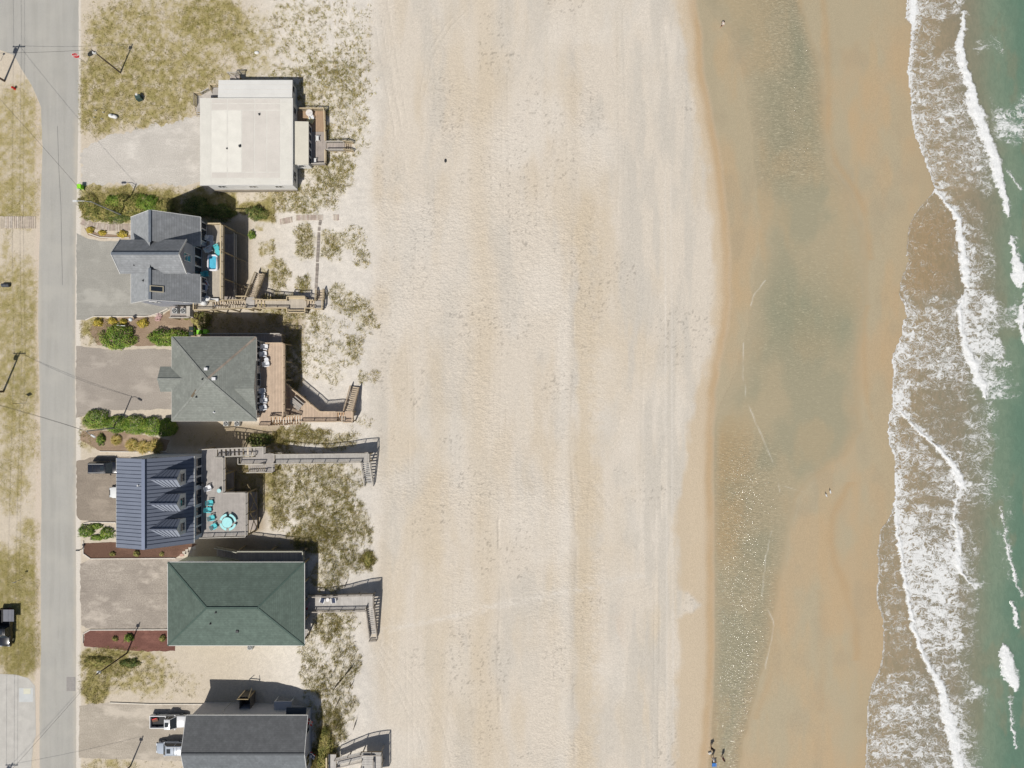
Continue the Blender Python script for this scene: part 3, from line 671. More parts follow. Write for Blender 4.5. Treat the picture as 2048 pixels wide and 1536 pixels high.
cc = s.mix(s.math('MULTIPLY', s.ramp(ds, 2.75, 3.6, 0, .55), s.ramp(s.axis(1), 40.0, 46.0, 1.0, .0)), cc, C(205, 196, 180)); s.base(cc); s.bump(n1, .5, .01)
M_ASPH = s.mat
ROAD_L = [(82, 214), (85, 300), (81, 420), (78, 520), (76, 640), (79, 760), (81, 900), (83, 1000), (81, 1150), (82, 1300), (79, 1400), (80, 2200)]
ROAD_R = [(152, 2200), (152, 1200), (151, 1000), (152, 900), (150, 760), (150, 600), (152, 420), (155, 330), (157, 200), (157, -700)]
ROADP = [(78, -700), (78, -120), (40, -60), (-400, -60), (-400, 92), (0, 100), (28, 110), (44, 140), (62, 168), (74, 194)]+ROAD_L+ROAD_R
sheet('road', ROADP, M_ASPH, .012, .9, 8, 3, 'pale grey asphalt road with a widened junction')
M_CONC = mat('concrete', C(203, 200, 193), .07, .8, .85, .2, bump=.006, big=.12)
sheet('concrete_driveway', [(-50, 1346), (30, 1349), (56, 1356), (70, 1372), (71, 1420), (72, 1470), (66, 1490), (60, 1560), (-50, 1560)], M_CONC, .018, .8, 7, 4, 'pale concrete driveway left of the road')
sheet('concrete_patch', [(38, 1376), (66, 1376), (66, 1404), (38, 1404)], mat('concrete_new', C(208, 211, 210), .05, 1.0, .8), .024, 0)
sheet('meter_lid', [(47, 1377), (61, 1377), (61, 1388), (47, 1388)], mat('lid_cream', C(224, 222, 202), .05), .030, 0)
sheet('road_patch', [(133, 1354), (151, 1354), (151, 1382), (133, 1382)], mat('asphalt_patch', C(160, 156, 152), .08, 3), .018, .3, 4, 9)
G1 = gravel('gravel_pale', C(206, 200, 190), C(228, 222, 213)); G2 = gravel('gravel_grey', C(166, 164, 156), C(188, 185, 176), 8)
G3 = gravel('gravel_tan', C(168, 159, 149), C(190, 181, 170), 7); G4 = gravel('gravel_brown', C(150, 139, 126), C(176, 164, 149), 6); G5 = gravel('gravel_mixed', C(166, 156, 145), C(198, 188, 175), 5, .3)
sheet('gravel_driveway', [(163, 300), (190, 284), (220, 268), (290, 256), (340, 246), (420, 226), (420, 366), (300, 369), (164, 368)], G1, .010, 9, 3, 11, 'pale gravel driveway beside the white flat roofed house')
sheet('gravel_driveway', [(153, 466), (172, 476), (200, 482), (300, 482), (380, 590), (352, 612), (318, 630), (188, 632), (170, 640), (153, 640)], G2, .010, 1.5, 5, 12, 'grey gravel driveway of the grey gabled house')
sheet('gravel_driveway', [(152, 692), (230, 700), (290, 698), (380, 700), (380, 818), (240, 820), (200, 818), (168, 832), (152, 836)], G3, .010, 2.5, 5, 13, 'tan gravel driveway of the hip roofed house')
sheet('gravel_driveway', [(153, 922), (185, 915), (235, 912), (330, 920), (330, 1046), (190, 1045), (160, 1040), (153, 1030)], G4, .010, 2.5, 5, 14, 'brown gravel driveway of the metal roofed house')
sheet('gravel_driveway', [(160, 1128), (180, 1118), (385, 1116), (385, 1257), (178, 1257), (162, 1250)], G5, .010, 3.0, 5, 15, 'mottled gravel driveway of the green roofed house')
sheet('gravel_driveway', [(158, 1412), (200, 1406), (430, 1408), (430, 1526), (250, 1518), (158, 1516)], gravel('gravel_sandy', C(182, 172, 157), C(206, 196, 181), 6, .25), .010, 3.0, 5, 16, 'sandy gravel driveway of the dark roofed house')
MUL = gravel('mulch_brown', C(104, 80, 68), C(136, 106, 90), 9, .22); MUL2 = gravel('mulch_red', C(112, 78, 70), C(150, 108, 96), 9, .22); MUL3 = gravel('mulch_pale', C(154, 132, 110), C(186, 164, 142), 8, .25)
sheet('mulch_bed', [(168, 1087), (235, 1084), (395, 1088), (385, 1094), (366, 1108), (350, 1116), (182, 1117), (168, 1107)], MUL, .014, 1.4, 3, 21, 'dark brown mulch bed beside the metal roofed house')
sheet('mulch_bed', [(168, 1268), (180, 1260), (350, 1261), (350, 1302), (300, 1303), (240, 1300), (168, 1292)], MUL2, .014, 2.2, 3, 22, 'red mulch bed beside the green roofed house')
sheet('mulch_bed', [(190, 636), (300, 634), (318, 634), (345, 618), (395, 625), (395, 690), (300, 692), (195, 690), (178, 660)], MUL3, .014, 2.5, 6, 23, 'reddish mulch bed below the grey gabled house')
sheet('mulch_bed', [(168, 455), (200, 468), (262, 470), (275, 478), (200, 477), (176, 470)], MUL3, .014, 1, 6, 24, 'small mulch bed beside the curved plank path')
sheet('mulch_bed', [(165, 862), (230, 860), (340, 880), (330, 902), (200, 902), (160, 880)], MUL3, .014, 2.5, 6, 25, 'mulch bed below the long hedge')
# ------------------------------------------------------------------ house parts
def wood(name, c, ax, w=.14, am=.45):
    return mat(name, c, .10, 1.2, .85, .15, boards=(ax, w, am))
M_WHITE = mat('white_paint', C(236, 236, 234), .05, 1.0, .6); M_TRIM = mat('white_trim', C(232, 232, 230), .04, 1.0, .5)
M_GLASS = glass('window_glass'); M_RAILT = mat('rail_tan', C(214, 196, 162), .12, 2.0, .8); M_RAILG = mat('rail_grey', C(196, 190, 180), .12, 2.0, .8)
M_POST = mat('treated_post', C(176, 158, 124), .15, 2.0, .85); M_DARK = mat('dark_metal', C(52, 54, 58), .1, 3.0, .5, .4)
M_SKIRT = mat('foundation_grey', C(150, 142, 130), .12, 1.0, .9); M_VENT = mat('vent_grey', C(70, 72, 74), .1, 4.0, .6)

def wallbox(parent, x0, x1, y0, y1, z0, z1, m, name='wall'):
    return MB().span(x0, x1, y0, y1, z0, z1).build(name, m, parent)
def window(parent, x, y, z, nrm, w, h, split=1, frame=M_TRIM, rows=1):
    """a window standing proud of the wall at (x, y, z); nrm is the outward direction, one of E W N S"""
    dx, dy = {'E': (1, 0), 'W': (-1, 0), 'N': (0, 1), 'S': (0, -1)}[nrm]; tx, ty = -dy, dx
    f = MB(); t = .09; dep = .07
    def bar(a0, a1, b0, b1, d=dep, mb=f):
        ca, cb = (a0+a1)/2, (b0+b1)/2; la, lb = abs(a1-a0), abs(b1-b0)
        mb.box((x+tx*ca+dx*d/2, y+ty*ca+dy*d/2, z+cb), (la if tx else d, la if ty else d, lb))
    bar(-w/2-t, w/2+t, h/2, h/2+t); bar(-w/2-t, w/2+t, -h/2-t, -h/2); bar(-w/2-t, -w/2, -h/2, h/2); bar(w/2, w/2+t, -h/2, h/2)
    for k in range(1, split): bar(-w/2+w*k/split-.035, -w/2+w*k/split+.035, -h/2, h/2)
    for k in range(1, rows): bar(-w/2, w/2, -h/2+h*k/rows-.03, -h/2+h*k/rows+.03, dep-.004)
    o = f.build('window', frame, parent)
    for k in range(split):
        for r_ in range(rows):
            p = MB(); bar(-w/2+w*k/split, -w/2+w*(k+1)/split, -h/2+h*r_/rows, -h/2+h*(r_+1)/rows, .035, p); p.build('pane', M_GLASS, o)
    return o
def slope(parent, pts, m, t=.16, name='roof_slope'):
    return MB().slab(pts, t).build(name, m, parent)
def fascia(parent, a, b, h=.22, m=M_TRIM, name='fascia'):
    a = Vector(a); b = Vector(b); return MB().beam(a-Vector((0, 0, h*.62)), b-Vector((0, 0, h*.62)), .06, h).build(name, m, parent)
def pipe_vent(parent, p, r=.10, h=.35, m=None):
    return MB().lathe(p, [(r*1.9, -.15), (r*1.7, .03), (r, .06), (r, h), (r*.75, h)], 10).build('roof_vent', m or M_VENT, parent)
def boards(poly, z, ax, w=.14, th=.04, gap=.012):
    """deck boards cut to the outline; ax is the axis across the boards"""
    mb = MB(); lo = min(p[ax] for p in poly); hi = max(p[ax] for p in poly); k = lo
    while k < hi-.02:
        e = min(k+w, hi); cen = (k+e)/2; xs_ = []
        for i in range(len(poly)):
            a, b = poly[i], poly[(i+1) % len(poly)]
            if (a[ax] > cen) != (b[ax] > cen):
                t = (cen-a[ax])/(b[ax]-a[ax]); xs_.append(a[1-ax]+t*(b[1-ax]-a[1-ax]))
        xs_.sort()
        for i in range(0, len(xs_)-1, 2):
            zz = z-random.random()*.006
            if ax == 0: mb.span(k+gap/2, e-gap/2, xs_[i], xs_[i+1], zz-th, zz)
            else: mb.span(xs_[i], xs_[i+1], k+gap/2, e-gap/2, zz-th, zz)
        k = e
    return mb
def floor_of(parent, pts, z, ax, m, name='deck_boards', joists=True):
    """pts in photo pixels seen at height z"""
    q = [G(x, y, z) for (x, y) in pts]
    o = boards(q, z, ax).build(name, m, parent, kind='stuff')
    if joists:
        mb = MB(); n = len(q)
        for i in range(n):
            a, b = q[i], q[(i+1) % n]; mb.beam((*a, z-.16), (*b, z-.16), .05, .22)
        mb.build('rim_joist', M_POST, parent)
    return q
def railing(parent, A, B, h=1.0, m=M_RAILT, bal=True, top=.14, lattice=False, posts=True):
    """railing between two floor points (x, y, z)"""
    A = Vector(A); B = Vector(B); up = Vector((0, 0, h)); L = (B-A).length
    MB().beam(A+up, B+up, top, .05).build('top_rail', m, parent)
    if posts:
        n = max(1, round(L/1.9))
        for i in range(n+1):
            p = A+(B-A)*(i/n); MB().box((p.x, p.y, p.z+h/2-.09), (.09, .09, h+.12)).build('railing_post', m, parent)
    if bal:
        MB().beam(A+Vector((0, 0, .10)), B+Vector((0, 0, .10)), .05, .08).build('bottom_rail', m, parent)
        b = MB(); n = max(2, int(L/.16))
        for i in range(1, n):
            p = A+(B-A)*(i/n); b.box((p.x, p.y, p.z+h/2+.03), (.045, .045, h-.10))
        b.build('balusters', m, parent, kind='stuff')
    else:
        b = MB()
        for k in (.22, .42, .62, .8): b.tube([A+Vector((0, 0, h*k)), B+Vector((0, 0, h*k))], .012, 4)
        b.build('rail_cables', M_DARK, parent, kind='stuff')
def posts(parent, pts, ztop, m=M_POST, w=.2):
    for (x, y) in pts:
        z0 = Tz(x, y)-.3
        MB().span(x-w/2, x+w/2, y-w/2, y+w/2, z0, ztop).build('post', m, parent)
def stairs(parent, a, b, z0, z1, width, n, m, rails=(True, True), rm=M_RAILT, bal=True, rh=.95):
    """flight from the middle of the top edge a to the middle of the bottom edge b (plan points)"""
    a = Vector((a[0], a[1], 0)); b = Vector((b[0], b[1], 0)); d = b-a; L = d.length; d.normalize(); sd = Vector((-d.y, d.x, 0))
    ang = math.atan2(d.y, d.x); run = L/n
    for i in range(n):
        c = a+d*(run*(i+.5)); z = z0-(z0-z1)*(i+1)/(n+1)
        MB().box((c.x, c.y, z-.025), (run*.64, width, .05), ang).build('tread', m, parent)
    for k in (-1, 1):
        off_ = sd*(k*(width/2+.03)); p0 = a+off_+Vector((0, 0, z0-.16)); p1 = b+off_+Vector((0, 0, z1-.06))
        MB().beam(p0, p1, .05, .26).build('stringer', rm, parent)
        if rails[0 if k < 0 else 1]:
            q0 = a+off_+Vector((0, 0, z0)); q1 = b+off_+Vector((0, 0, z1+.05)); railing(parent, q0, q1, rh, rm, bal)

# ------------------------------------------------------------------ house with white flat roof
def build_flat_house():
    h = thing('flat_roof_house', 'white beach cottage with broad flat cream roof and a lower sunroom', 'house', PG(492, 280))
    z = 4.0; x0, y1 = G(400, 196, z); x1, y0 = G(585, 370, z)
    MB().span(x0, x1, y0, y1, z-.25, z).build('roof', mat('roof_cream', C(233, 230, 221), .05, .9, .85, big=.12), h)
    # sheets of roofing, each a little proud of the roof
    tints = {'w': mat('roofing_white', C(240, 237, 227), .04, .8, .85), 'p': mat('roofing_pink', C(226, 220, 211), .05, .7, .85, big=.12), 'c': mat('roofing_cream', C(233, 230, 220), .05, .7, .85, big=.1)}
    cells = [(423, 221, 454, 344, 'w'), (456, 221, 483, 344, 'w'), (484, 221, 508, 344, 'p'), (509, 221, 533, 344, 'p'), (534, 221, 560, 344, 'p'), (561, 205, 584, 360, 'c'),
             (423, 198, 454, 207, 'p'), (455, 198, 509, 207, 'p'), (510, 198, 560, 207, 'p'), (423, 208, 454, 220, 'p'), (455, 208, 509, 220, 'p'), (510, 208, 560, 220, 'p'),
             (423, 345, 454, 356, 'p'), (455, 345, 509, 356, 'p'), (510, 345, 560, 356, 'p'), (423, 357, 454, 368, 'c'), (455, 357, 509, 368, 'c'), (510, 357, 560, 368, 'c'), (402, 198, 422, 368, 'c')]
    for i, (a, b, c, d, k) in enumerate(cells):
        ax, ay = G(a+.4, b+.4, z); bx, by = G(c-.4, d-.4, z)
        MB().span(ax, bx, by, ay, z, z+.012+.004*(i % 3)).build('roofing_sheet', tints[k], h)
    MB().span(x0-.05, x1+.05, y0-.05, y0, z-.28, z+.02).build('fascia', M_TRIM, h); MB().span(x1, x1+.05, y0, y1, z-.28, z+.02).build('fascia', M_TRIM, h)
    pipe_vent(h, P(519, 229, z)); pipe_vent(h, P(480, 292, z), .14, .3); pipe_vent(h, P(454, 297, z), .08, .2)
    # lower north roof
    zn = 3.55; a0, b1 = G(437, 160, zn-.12); a1, _ = G(585, 160, zn-.12)
    slope(h, [(a0, y1+.02, zn+.12), (a1, y1+.02, zn+.12), (a1, b1, zn-.12), (a0, b1, zn-.12)], mat('roof_north', C(236, 235, 230), .04, .7, .8, big=.1), .2)
    for k in range(1, 4):
        yy = y1+(b1-y1)*k/4; zz = zn+.12-.24*k/4; MB().span(a0, a1, yy-.012, yy+.012, zz, zz+.016).build('roof_seam', tints['p'], h)
    # walls
    wx0, wx1, wy0, wy1 = x0+.9, x1-.12, y0+.12, y1-.2
    wallbox(h, wx0, wx1, wy0, wy1, 1.05, z-.25, M_WHITE); wallbox(h, wx0+.05, wx1-.05, wy0-.16, wy1, -.2, 1.05, M_SKIRT, 'foundation')
    wallbox(h, a0+.3, a1-.25, wy1, b1-.15, .0, zn-.3, M_WHITE, 'wing_wall')
    for px in (443, 505, 557): window(h, G(px, 370, 3)[0], wy0, 2.75, 'S', 1.0, .9, 2)
    for py in (222, 350, 360): window(h, wx1, G(590, py, 2.6)[1], 2.6, 'E', .9, 1.0, 1)
    window(h, a1-.25, G(0, 178, 2.4)[1], 2.4, 'E', 1.0, 1.1, 1)
    # sunroom
    zs = 3.35; sx0, sy1 = G(587, 243, zs); sx1, sy0 = G(617, 329, zs)
    slope(h, [(sx0, sy0, zs+.12), (sx1, sy0, zs-.02), (sx1, sy1, zs-.02), (sx0, sy1, zs+.12)], mat('roof_sunroom', C(229, 224, 208), .05, .7, .85, big=.12), .16, 'sunroom_roof')
    wallbox(h, sx0-.2, sx1-.12, sy0+.1, sy1-.12, .3, zs-.2, M_WHITE, 'sunroom_wall')
    for k in range(5):
        yy = sy0+.9+(sy1-sy0-1.8)*k/4; window(h, sx1-.12, yy, 2.25, 'E', .95, 1.25, 1)
    window(h, (sx0+sx1)/2-.2, sy0+.1, 2.4, 'S', .8, .9, 1)
    return h
build_flat_house()
MW_TAN = wood('deck_tan', C(196, 168, 140), 0); MW_GREY = wood('deck_grey', C(190, 180, 172), 0); MW_GREY2 = wood('deck_silver', C(200, 195, 190), 0); MW_GREYX = wood('deck_silver_across', C(196, 191, 185), 1)
MW_RED = wood('deck_cedar', C(212, 190, 168), 0, .14, .5); MW_COMP = wood('deck_composite', C(186, 180, 174), 0, .14, .22); MW_COMPX = wood('deck_composite_across', C(186, 180, 174), 1, .14, .22)
MW_STEP = mat('step_boards', C(206, 190, 168), .14, 2.0, .85); MW_STEPG = mat('step_grey', C(196, 190, 182), .12, 2.0, .85); MW_PATH = mat('path_planks', C(196, 182, 166), .2, 1.4, .9)

def build_flat_house_deck():
    d = thing('wooden_deck', 'low wooden deck with tan and grey boards beside the white sunroom', 'deck', PG(630, 275))
    z = 1.25
    floor_of(d, [(594, 222), (651, 222), (651, 263), (594, 263)], z, 0, MW_TAN); q = floor_of(d, [(612, 263.5), (653, 263.5), (653, 330), (612, 330)], z, 0, MW_GREY)
    c = {k: (*G(*p, z), z) for k, p in dict(nw=(600, 221), ne=(650.5, 221), e1=(653, 284), e2=(653, 303), se=(653, 330), sw=(625, 331)).items()}
    railing(d, c['nw'], c['ne'], .95); railing(d, c['ne'], c['e1'], .95); railing(d, c['e2'], c['se'], .95); railing(d, c['se'], c['sw'], .95, M_RAILG)
    posts(d, [G(600, 222, z), G(650, 222, z), G(651, 262, z), G(652, 328, z), G(628, 328, z)], z-.05)
    # bridge and steps to the dune
    floor_of(d, [(654, 286), (689, 286), (689, 302), (654, 302)], z-.1, 0, MW_GREY)
    for yy in (286, 302): railing(d, (*G(654, yy, z), z-.1), (*G(689, yy, z), z-.1), .9, M_RAILG)
    stairs(d, G(689, 294, z-.2), G(708, 296, .4), z-.1, .25, 1.25, 5, MW_STEP)
    posts(d, [G(671, 286, z), G(688, 286, z), G(671, 302, z), G(688, 302, z)], z-.15)
    d2 = thing('entry_steps', 'grey wooden entry landing and ramp at the corner of the white house', 'steps', PG(405, 205))
    z = 1.3; floor_of(d2, [(394, 191), (404, 191), (404, 224), (394, 224)], z, 1, MW_GREYX)
    A = (*G(393, 190, z), z); B = (*G(393, 214, z), z); railing(d2, A, B, .95, mat('rail_weathered', C(150, 140, 124), .15)); railing(d2, A, (*G(404, 190, z), z), .95)
    stairs(d2, G(395, 214, z), G(399, 232, .3), z, .1, 1.0, 5, MW_STEPG, (False, False))
    z = 1.5; floor_of(d2, [(425, 175), (440, 175), (440, 194), (425, 194)], z, 1, MW_GREYX); A = (*G(424, 174, z), z)
    railing(d2, A, (*G(438, 174, z), z), .95); railing(d2, A, (*G(424, 182, z), z), .95)
    p0 = Vector((*G(425, 188, z), z)); p1 = Vector((*G(404, 196, z), 1.3)); MB().beam(p0, p1, 1.2, .06).build('ramp', MW_STEPG, d2); railing(d2, p0+Vector((-.2, .6, 0)), p1+Vector((.1, .6, 0)), .9, M_RAILG)
    posts(d2, [G(395, 192, 1.2), G(403, 222, 1.2), G(426, 176, 1.4), G(437, 192, 1.4)], 1.2)
    d3 = thing('side_landing', 'small wooden landing on the north side of the white house', 'landing', PG(468, 158))
    z = 1.6; floor_of(d3, [(460, 151), (479, 151), (479, 166), (460, 166)], z, 0, MW_GREY); A = (*G(459, 150, z), z); B = (*G(478, 150, z), z)
    railing(d3, A, B, .95, M_RAILG); MB().beam((A[0]+.2, A[1], 2.5), (B[0], B[1]-1.0, 1.7), .1, .06).build('brace', M_RAILG, d3); posts(d3, [G(461, 152, 1.5), G(477, 152, 1.5)], 1.5)
build_flat_house_deck()

# ------------------------------------------------------------------ tall grey house with crossing gables
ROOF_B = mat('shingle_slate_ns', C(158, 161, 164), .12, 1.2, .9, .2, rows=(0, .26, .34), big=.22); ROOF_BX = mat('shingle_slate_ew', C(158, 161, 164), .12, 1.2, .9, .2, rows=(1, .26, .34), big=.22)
def build_gable_house():
    h = thing('gabled_house', 'tall grey shingled house with crossing gables and glass front to the sea', 'house', PG(330, 515))
    ze, zr, zc, zx = 8.0, 12.2, 11.1, 13.4
    xw = G(262, 0, ze)[0]; xe = G(400.7, 0, ze)[0]; xr = G(299.7, 0, zr)[0]; yn = G(0, 434.4, ze)[1]; ys_ = G(0, 606, ze)[1]
    cx0 = G(240.8, 0, zc)[0]; cx1 = G(372.6, 0, zc)[0]; cyn = G(0, 479, zc)[1]; cys = G(0, 547, zc)[1]; cym = (cyn+cys)/2
    W = mat('siding_grey', C(168, 172, 182), .05, .8, .75); wx1 = G(414, 0, 5.5)[0]; wxc = G(404, 0, 5.5)[0]
    # walls
    wallbox(h, xw+.5, wx1-.02, cyn, yn-.35, 0, ze+.1, W); wallbox(h, xw+.5, wx1-.02, ys_+.35, cys, 0, ze+.1, W)
    mb = MB()
    for (ya, nm) in ((yn-.35, 1), (ys_+.35, -1)):
        mb = MB(); mb.add([(xw+.5, ya, ze), (wx1, ya, ze), (xr, ya, zr-.35), (xw+.5, ya-.1*nm, ze), (wx1, ya-.1*nm, ze), (xr, ya-.1*nm, zr-.35)], [(0, 1, 2), (5, 4, 3), (0, 3, 4, 1), (1, 4, 5, 2), (2, 5, 3, 0)]); mb.build('gable_wall', W, h)
    wallbox(h, cx0+.35, wxc, cys+.3, cyn-.3, 0, zc, W, 'tower_wall')
    g_ = (cyn-cys)/2-.3; mb = MB()
    for xa, s_ in ((wxc, -1), (cx0+.35, 1)):
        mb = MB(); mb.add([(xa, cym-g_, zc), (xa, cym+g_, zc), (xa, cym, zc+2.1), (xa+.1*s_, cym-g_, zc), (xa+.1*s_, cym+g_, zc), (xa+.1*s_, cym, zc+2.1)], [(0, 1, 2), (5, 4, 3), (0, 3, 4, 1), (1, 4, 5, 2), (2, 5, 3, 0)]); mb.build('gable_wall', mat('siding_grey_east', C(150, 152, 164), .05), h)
    # main roof: west slope, and east slope either side of the tower
    def zat(x): return zr-(zr-ze)*((x-xr)/(xe-xr) if x > xr else (xr-x)/(xr-xw))
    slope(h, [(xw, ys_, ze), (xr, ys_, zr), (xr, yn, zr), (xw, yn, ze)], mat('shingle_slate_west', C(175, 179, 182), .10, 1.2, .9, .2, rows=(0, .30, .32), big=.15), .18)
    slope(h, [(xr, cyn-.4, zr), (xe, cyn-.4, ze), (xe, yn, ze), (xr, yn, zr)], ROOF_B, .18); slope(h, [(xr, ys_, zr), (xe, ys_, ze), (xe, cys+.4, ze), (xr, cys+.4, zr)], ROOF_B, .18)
    for a, b in ((yn, cyn-.6), (cys+.6, ys_)): MB().beam((xr, a, zr+.02), (xr, b, zr+.02), .36, .07).build('ridge_cap', mat('ridge_slate', C(112, 120, 130), .1), h)
    # crossing roof
    slope(h, [(cx0, cyn, zc), (cx0, cym, zx), (cx1, cym, zx), (cx1, cyn, zc)], ROOF_BX, .18); slope(h, [(cx0, cym, zx), (cx0, cys, zc), (cx1, cys, zc), (cx1, cym, zx)], ROOF_BX, .18)
    MB().beam((cx0, cym, zx+.02), (cx1, cym, zx+.02), .36, .07).build('ridge_cap', mat('ridge_slate', C(112, 120, 130), .1), h)
    for yy, zz in ((cyn, zc), (cys, zc)): MB().beam((cx1+.03, yy, zz-.06), (cx1+.03, cym, zx-.06), .07, .26).build('bargeboard', M_TRIM, h); MB().beam((cx0-.03, yy, zz-.06), (cx0-.03, cym, zx-.06), .07, .26).build('bargeboard', M_TRIM, h)
    for a, b in (((xe+.03, yn, ze), (xe+.03, cyn, ze)), ((xe+.03, cys, ze), (xe+.03, ys_, ze)), ((xw-.03, yn, ze), (xw-.03, ys_, ze))): fascia(h, a, b)
    for yy in (yn+.03, ys_-.03):
        for a, b in (((xw, ze), (xr, zr)), ((xr, zr), (xe, ze))): MB().beam((a[0], yy, a[1]-.08), (b[0], yy, b[1]-.08), .06, .24).build('bargeboard', M_TRIM, h)
    # skylight
    sx, sy = G(318.5, 579.5, 10.9); dzx = (ze-zr)/(xe-xr)
    f = MB(); z_ = zat(sx); u_ = Vector((1, 0, dzx)).normalized(); nn = Vector((-dzx, 0, 1)).normalized(); c0 = Vector((sx, sy, z_))
    f.add([c0+u_*a+Vector((0, b, 0))+nn*.16 for (a, b) in ((-.9, -.45), (.9, -.45), (.9, .45), (-.9, .45))]+[c0+u_*a+Vector((0, b, 0))-nn*.1 for (a, b) in ((-.9, -.45), (.9, -.45), (.9, .45), (-.9, .45))], [(0, 1, 2, 3), (0, 4, 5, 1), (1, 5, 6, 2), (2, 6, 7, 3), (3, 7, 4, 0)])
    sk = f.build('skylight', mat('skylight_frame', C(206, 196, 170), .05), h)
    MB().slab([c0+u_*a+Vector((0, b, 0))+nn*.17 for (a, b) in ((-.76, -.33), (.76, -.33), (.76, .33), (-.76, .33))], .02).build('pane', M_GLASS, sk)
    for px, py in ((276, 533), (286, 561)): x, y = G(px, py, 11); pipe_vent(h, (x, y, zat(x) if py > 550 else zc+.7), .09, .35)
    # windows to the sea
    M_WIN = M_TRIM
    for py in (452, 465, 477): window(h, wx1, G(0, py, 6.7)[1], 6.75, 'E', .82, 1.75, 1)
    for py in (561, 575, 590): window(h, wx1, G(0, py, 6.7)[1], 6.75, 'E', .82, 1.75, 1)
    for k in range(3): window(h, wxc, cym+(k-1)*1.42, 6.9, 'E', 1.2, 2.2, 1)
    window(h, wxc, cym, 10.3, 'E', 1.0, 2.0, 1, M_TRIM, 2)
    for k in (-1, 1): window(h, (xw+wx1)/2+k*2.2, ys_+.35, 6.6, 'S', 1.0, 1.3, 2)
    window(h, cx0+.35, cym, 10.4, 'W', 1.0, 1.3, 2)
    MB().box((cx0+.28, cym, 1.3), (.12, 3.2, 2.4)).build('garage_door', M_WHITE, h)
    return h
build_gable_house()
def build_gable_house_deck():
    d = thing('high_deck', 'high wooden deck with tan railing on posts in front of the grey gabled house', 'deck', PG(455, 525))
    z = 5.5; xe = G(441, 0, 6.5)[0]; yn = G(0, 447, 6.5)[1]; ys_ = G(0, 601, z)[1]; xw = G(404, 0, z)[0]
    pts = [(xw, yn), (xe, yn), (xe, ys_), (xw, ys_)]
    boards(pts, z, 0).build('deck_boards', wood('deck_bleached', C(206, 196, 180), 0, .14, .3), d, kind='stuff')
    for a, b in ((pts[0], pts[1]), (pts[1], pts[2]), (pts[2], pts[3])): MB().beam((*a, z-.18), (*b, z-.18), .06, .28).build('rim_joist', M_RAILT, d)
    railing(d, (xw+.9, yn, z), (xe, yn, z), 1.0, M_RAILT, True, .2); railing(d, (xe, yn, z), (xe, ys_+.2, z), 1.0, M_RAILT, True, .2)
    for yy in (yn, yn-4.1, yn-8.2, ys_): posts(d, [(xe-.02, yy), (xw+.5, yy)], z-.06)
    # lower deck with lattice skirt
    zl = .8; q = [(xw-.2, yn-.4), (xe, yn-.4), (xe, ys_), (xw-.2, ys_)]
    boards(q, zl, 0).build('underdeck_boards', MW_GREY, d, kind='stuff'); MB().span(xe+.02, xe+.14, ys_, yn-.4, zl+.82, zl+.96).build('lattice_rail', M_RAILG, d); MB().span(xe-.05, xe+.12, ys_, yn-.4, zl-.2, zl+.05).build('lattice_beam', M_RAILG, d)
    b = MB(); n = int((yn-ys_)/.22)
    for i in range(n): yy = ys_+(yn-ys_-.4)*(i+.5)/n; b.beam((xe+.05, yy-.3, zl), (xe+.05, yy+.3, zl+.82), .02, .05)
    b.build('lattice', M_RAILG, d, kind='stuff')
    for yy in (yn-.1, yn-4.2, yn-8.3): MB().beam((xe, yy, zl+.6), (xe+1.5, yy-.5, .35), .16, .16).build('brace', M_POST, d)
    # stair platform south, flight down to the landing
    s = thing('beach_stairs', 'long tan wooden stairway stepping from the grey house deck down to the dune', 'stairs', PG(560, 610))
    z2 = 5.5; floor_of(s, [(393, 603), (425, 603), (425, 620), (393, 620)], z2, 1, wood('deck_bleached_across', C(206, 196, 180), 1, .14, .3))
    railing(s, (*G(392.5, 621, z2), z2), (*G(425, 621, z2), z2), .95); railing(s, (*G(392.5, 621, z2), z2), (*G(392.5, 606, z2), z2), .95)
    zL = 3.0; a = G(425, 612, z2-.2); b_ = G(492, 608.5, zL); stairs(s, a, b_, z2, zL, 1.25, 14, MW_STEP)
    floor_of(s, [(492, 594), (509, 594), (509, 618), (492, 618)], zL, 1, MW_GREYX)
    railing(s, (*G(492, 618.5, zL), zL), (*G(509, 618.5, zL), zL), .95)
    stairs(s, G(503.5, 594, zL), G(522, 547, .8), zL, .75, 1.25, 13, MW_STEP); railing(s, (*G(476, 594, zL), zL), (*G(497, 594, zL), zL), .95)
    stairs(s, G(509, 608, zL), G(530, 609, 2.5), zL, 2.5, 1.3, 3, MW_STEP)
    zw = 2.45; floor_of(s, [(530, 601), (577, 601), (577, 617), (530, 617)], zw, 0, wood('deck_bleached', (0, 0, 0), 0)); zp = zw
    for yy in (601, 617): railing(s, (*G(530, yy, zw), zw), (*G(577, yy, zw), zw), .9)
    floor_of(s, [(577, 594), (613, 594), (613, 626), (577, 626)], zp, 0, wood('deck_bleached', (0, 0, 0), 0))
    for a, b in (((577, 594), (613, 594)), ((577, 626), (613, 626)), ((577, 594), (577, 601)), ((577, 617), (577, 626)), ((613, 594), (613, 602)), ((613, 616), (613, 626))): railing(s, (*G(*a, zp), zp), (*G(*b, zp), zp), .85, M_RAILT, False)
    MB().span(*sorted((G(579, 0, zp)[0], G(611, 0, zp)[0])), *sorted((G(0, 624.5, zp)[1], G(0, 620, zp)[1])), zp+.40, zp+.46).build('bench_seat', M_RAILT, s)
    MB().span(*sorted((G(579, 0, zp)[0], G(611, 0, zp)[0])), *sorted((G(0, 599, zp)[1], G(0, 595, zp)[1])), zp+.40, zp+.46).build('bench_seat', M_RAILT, s)
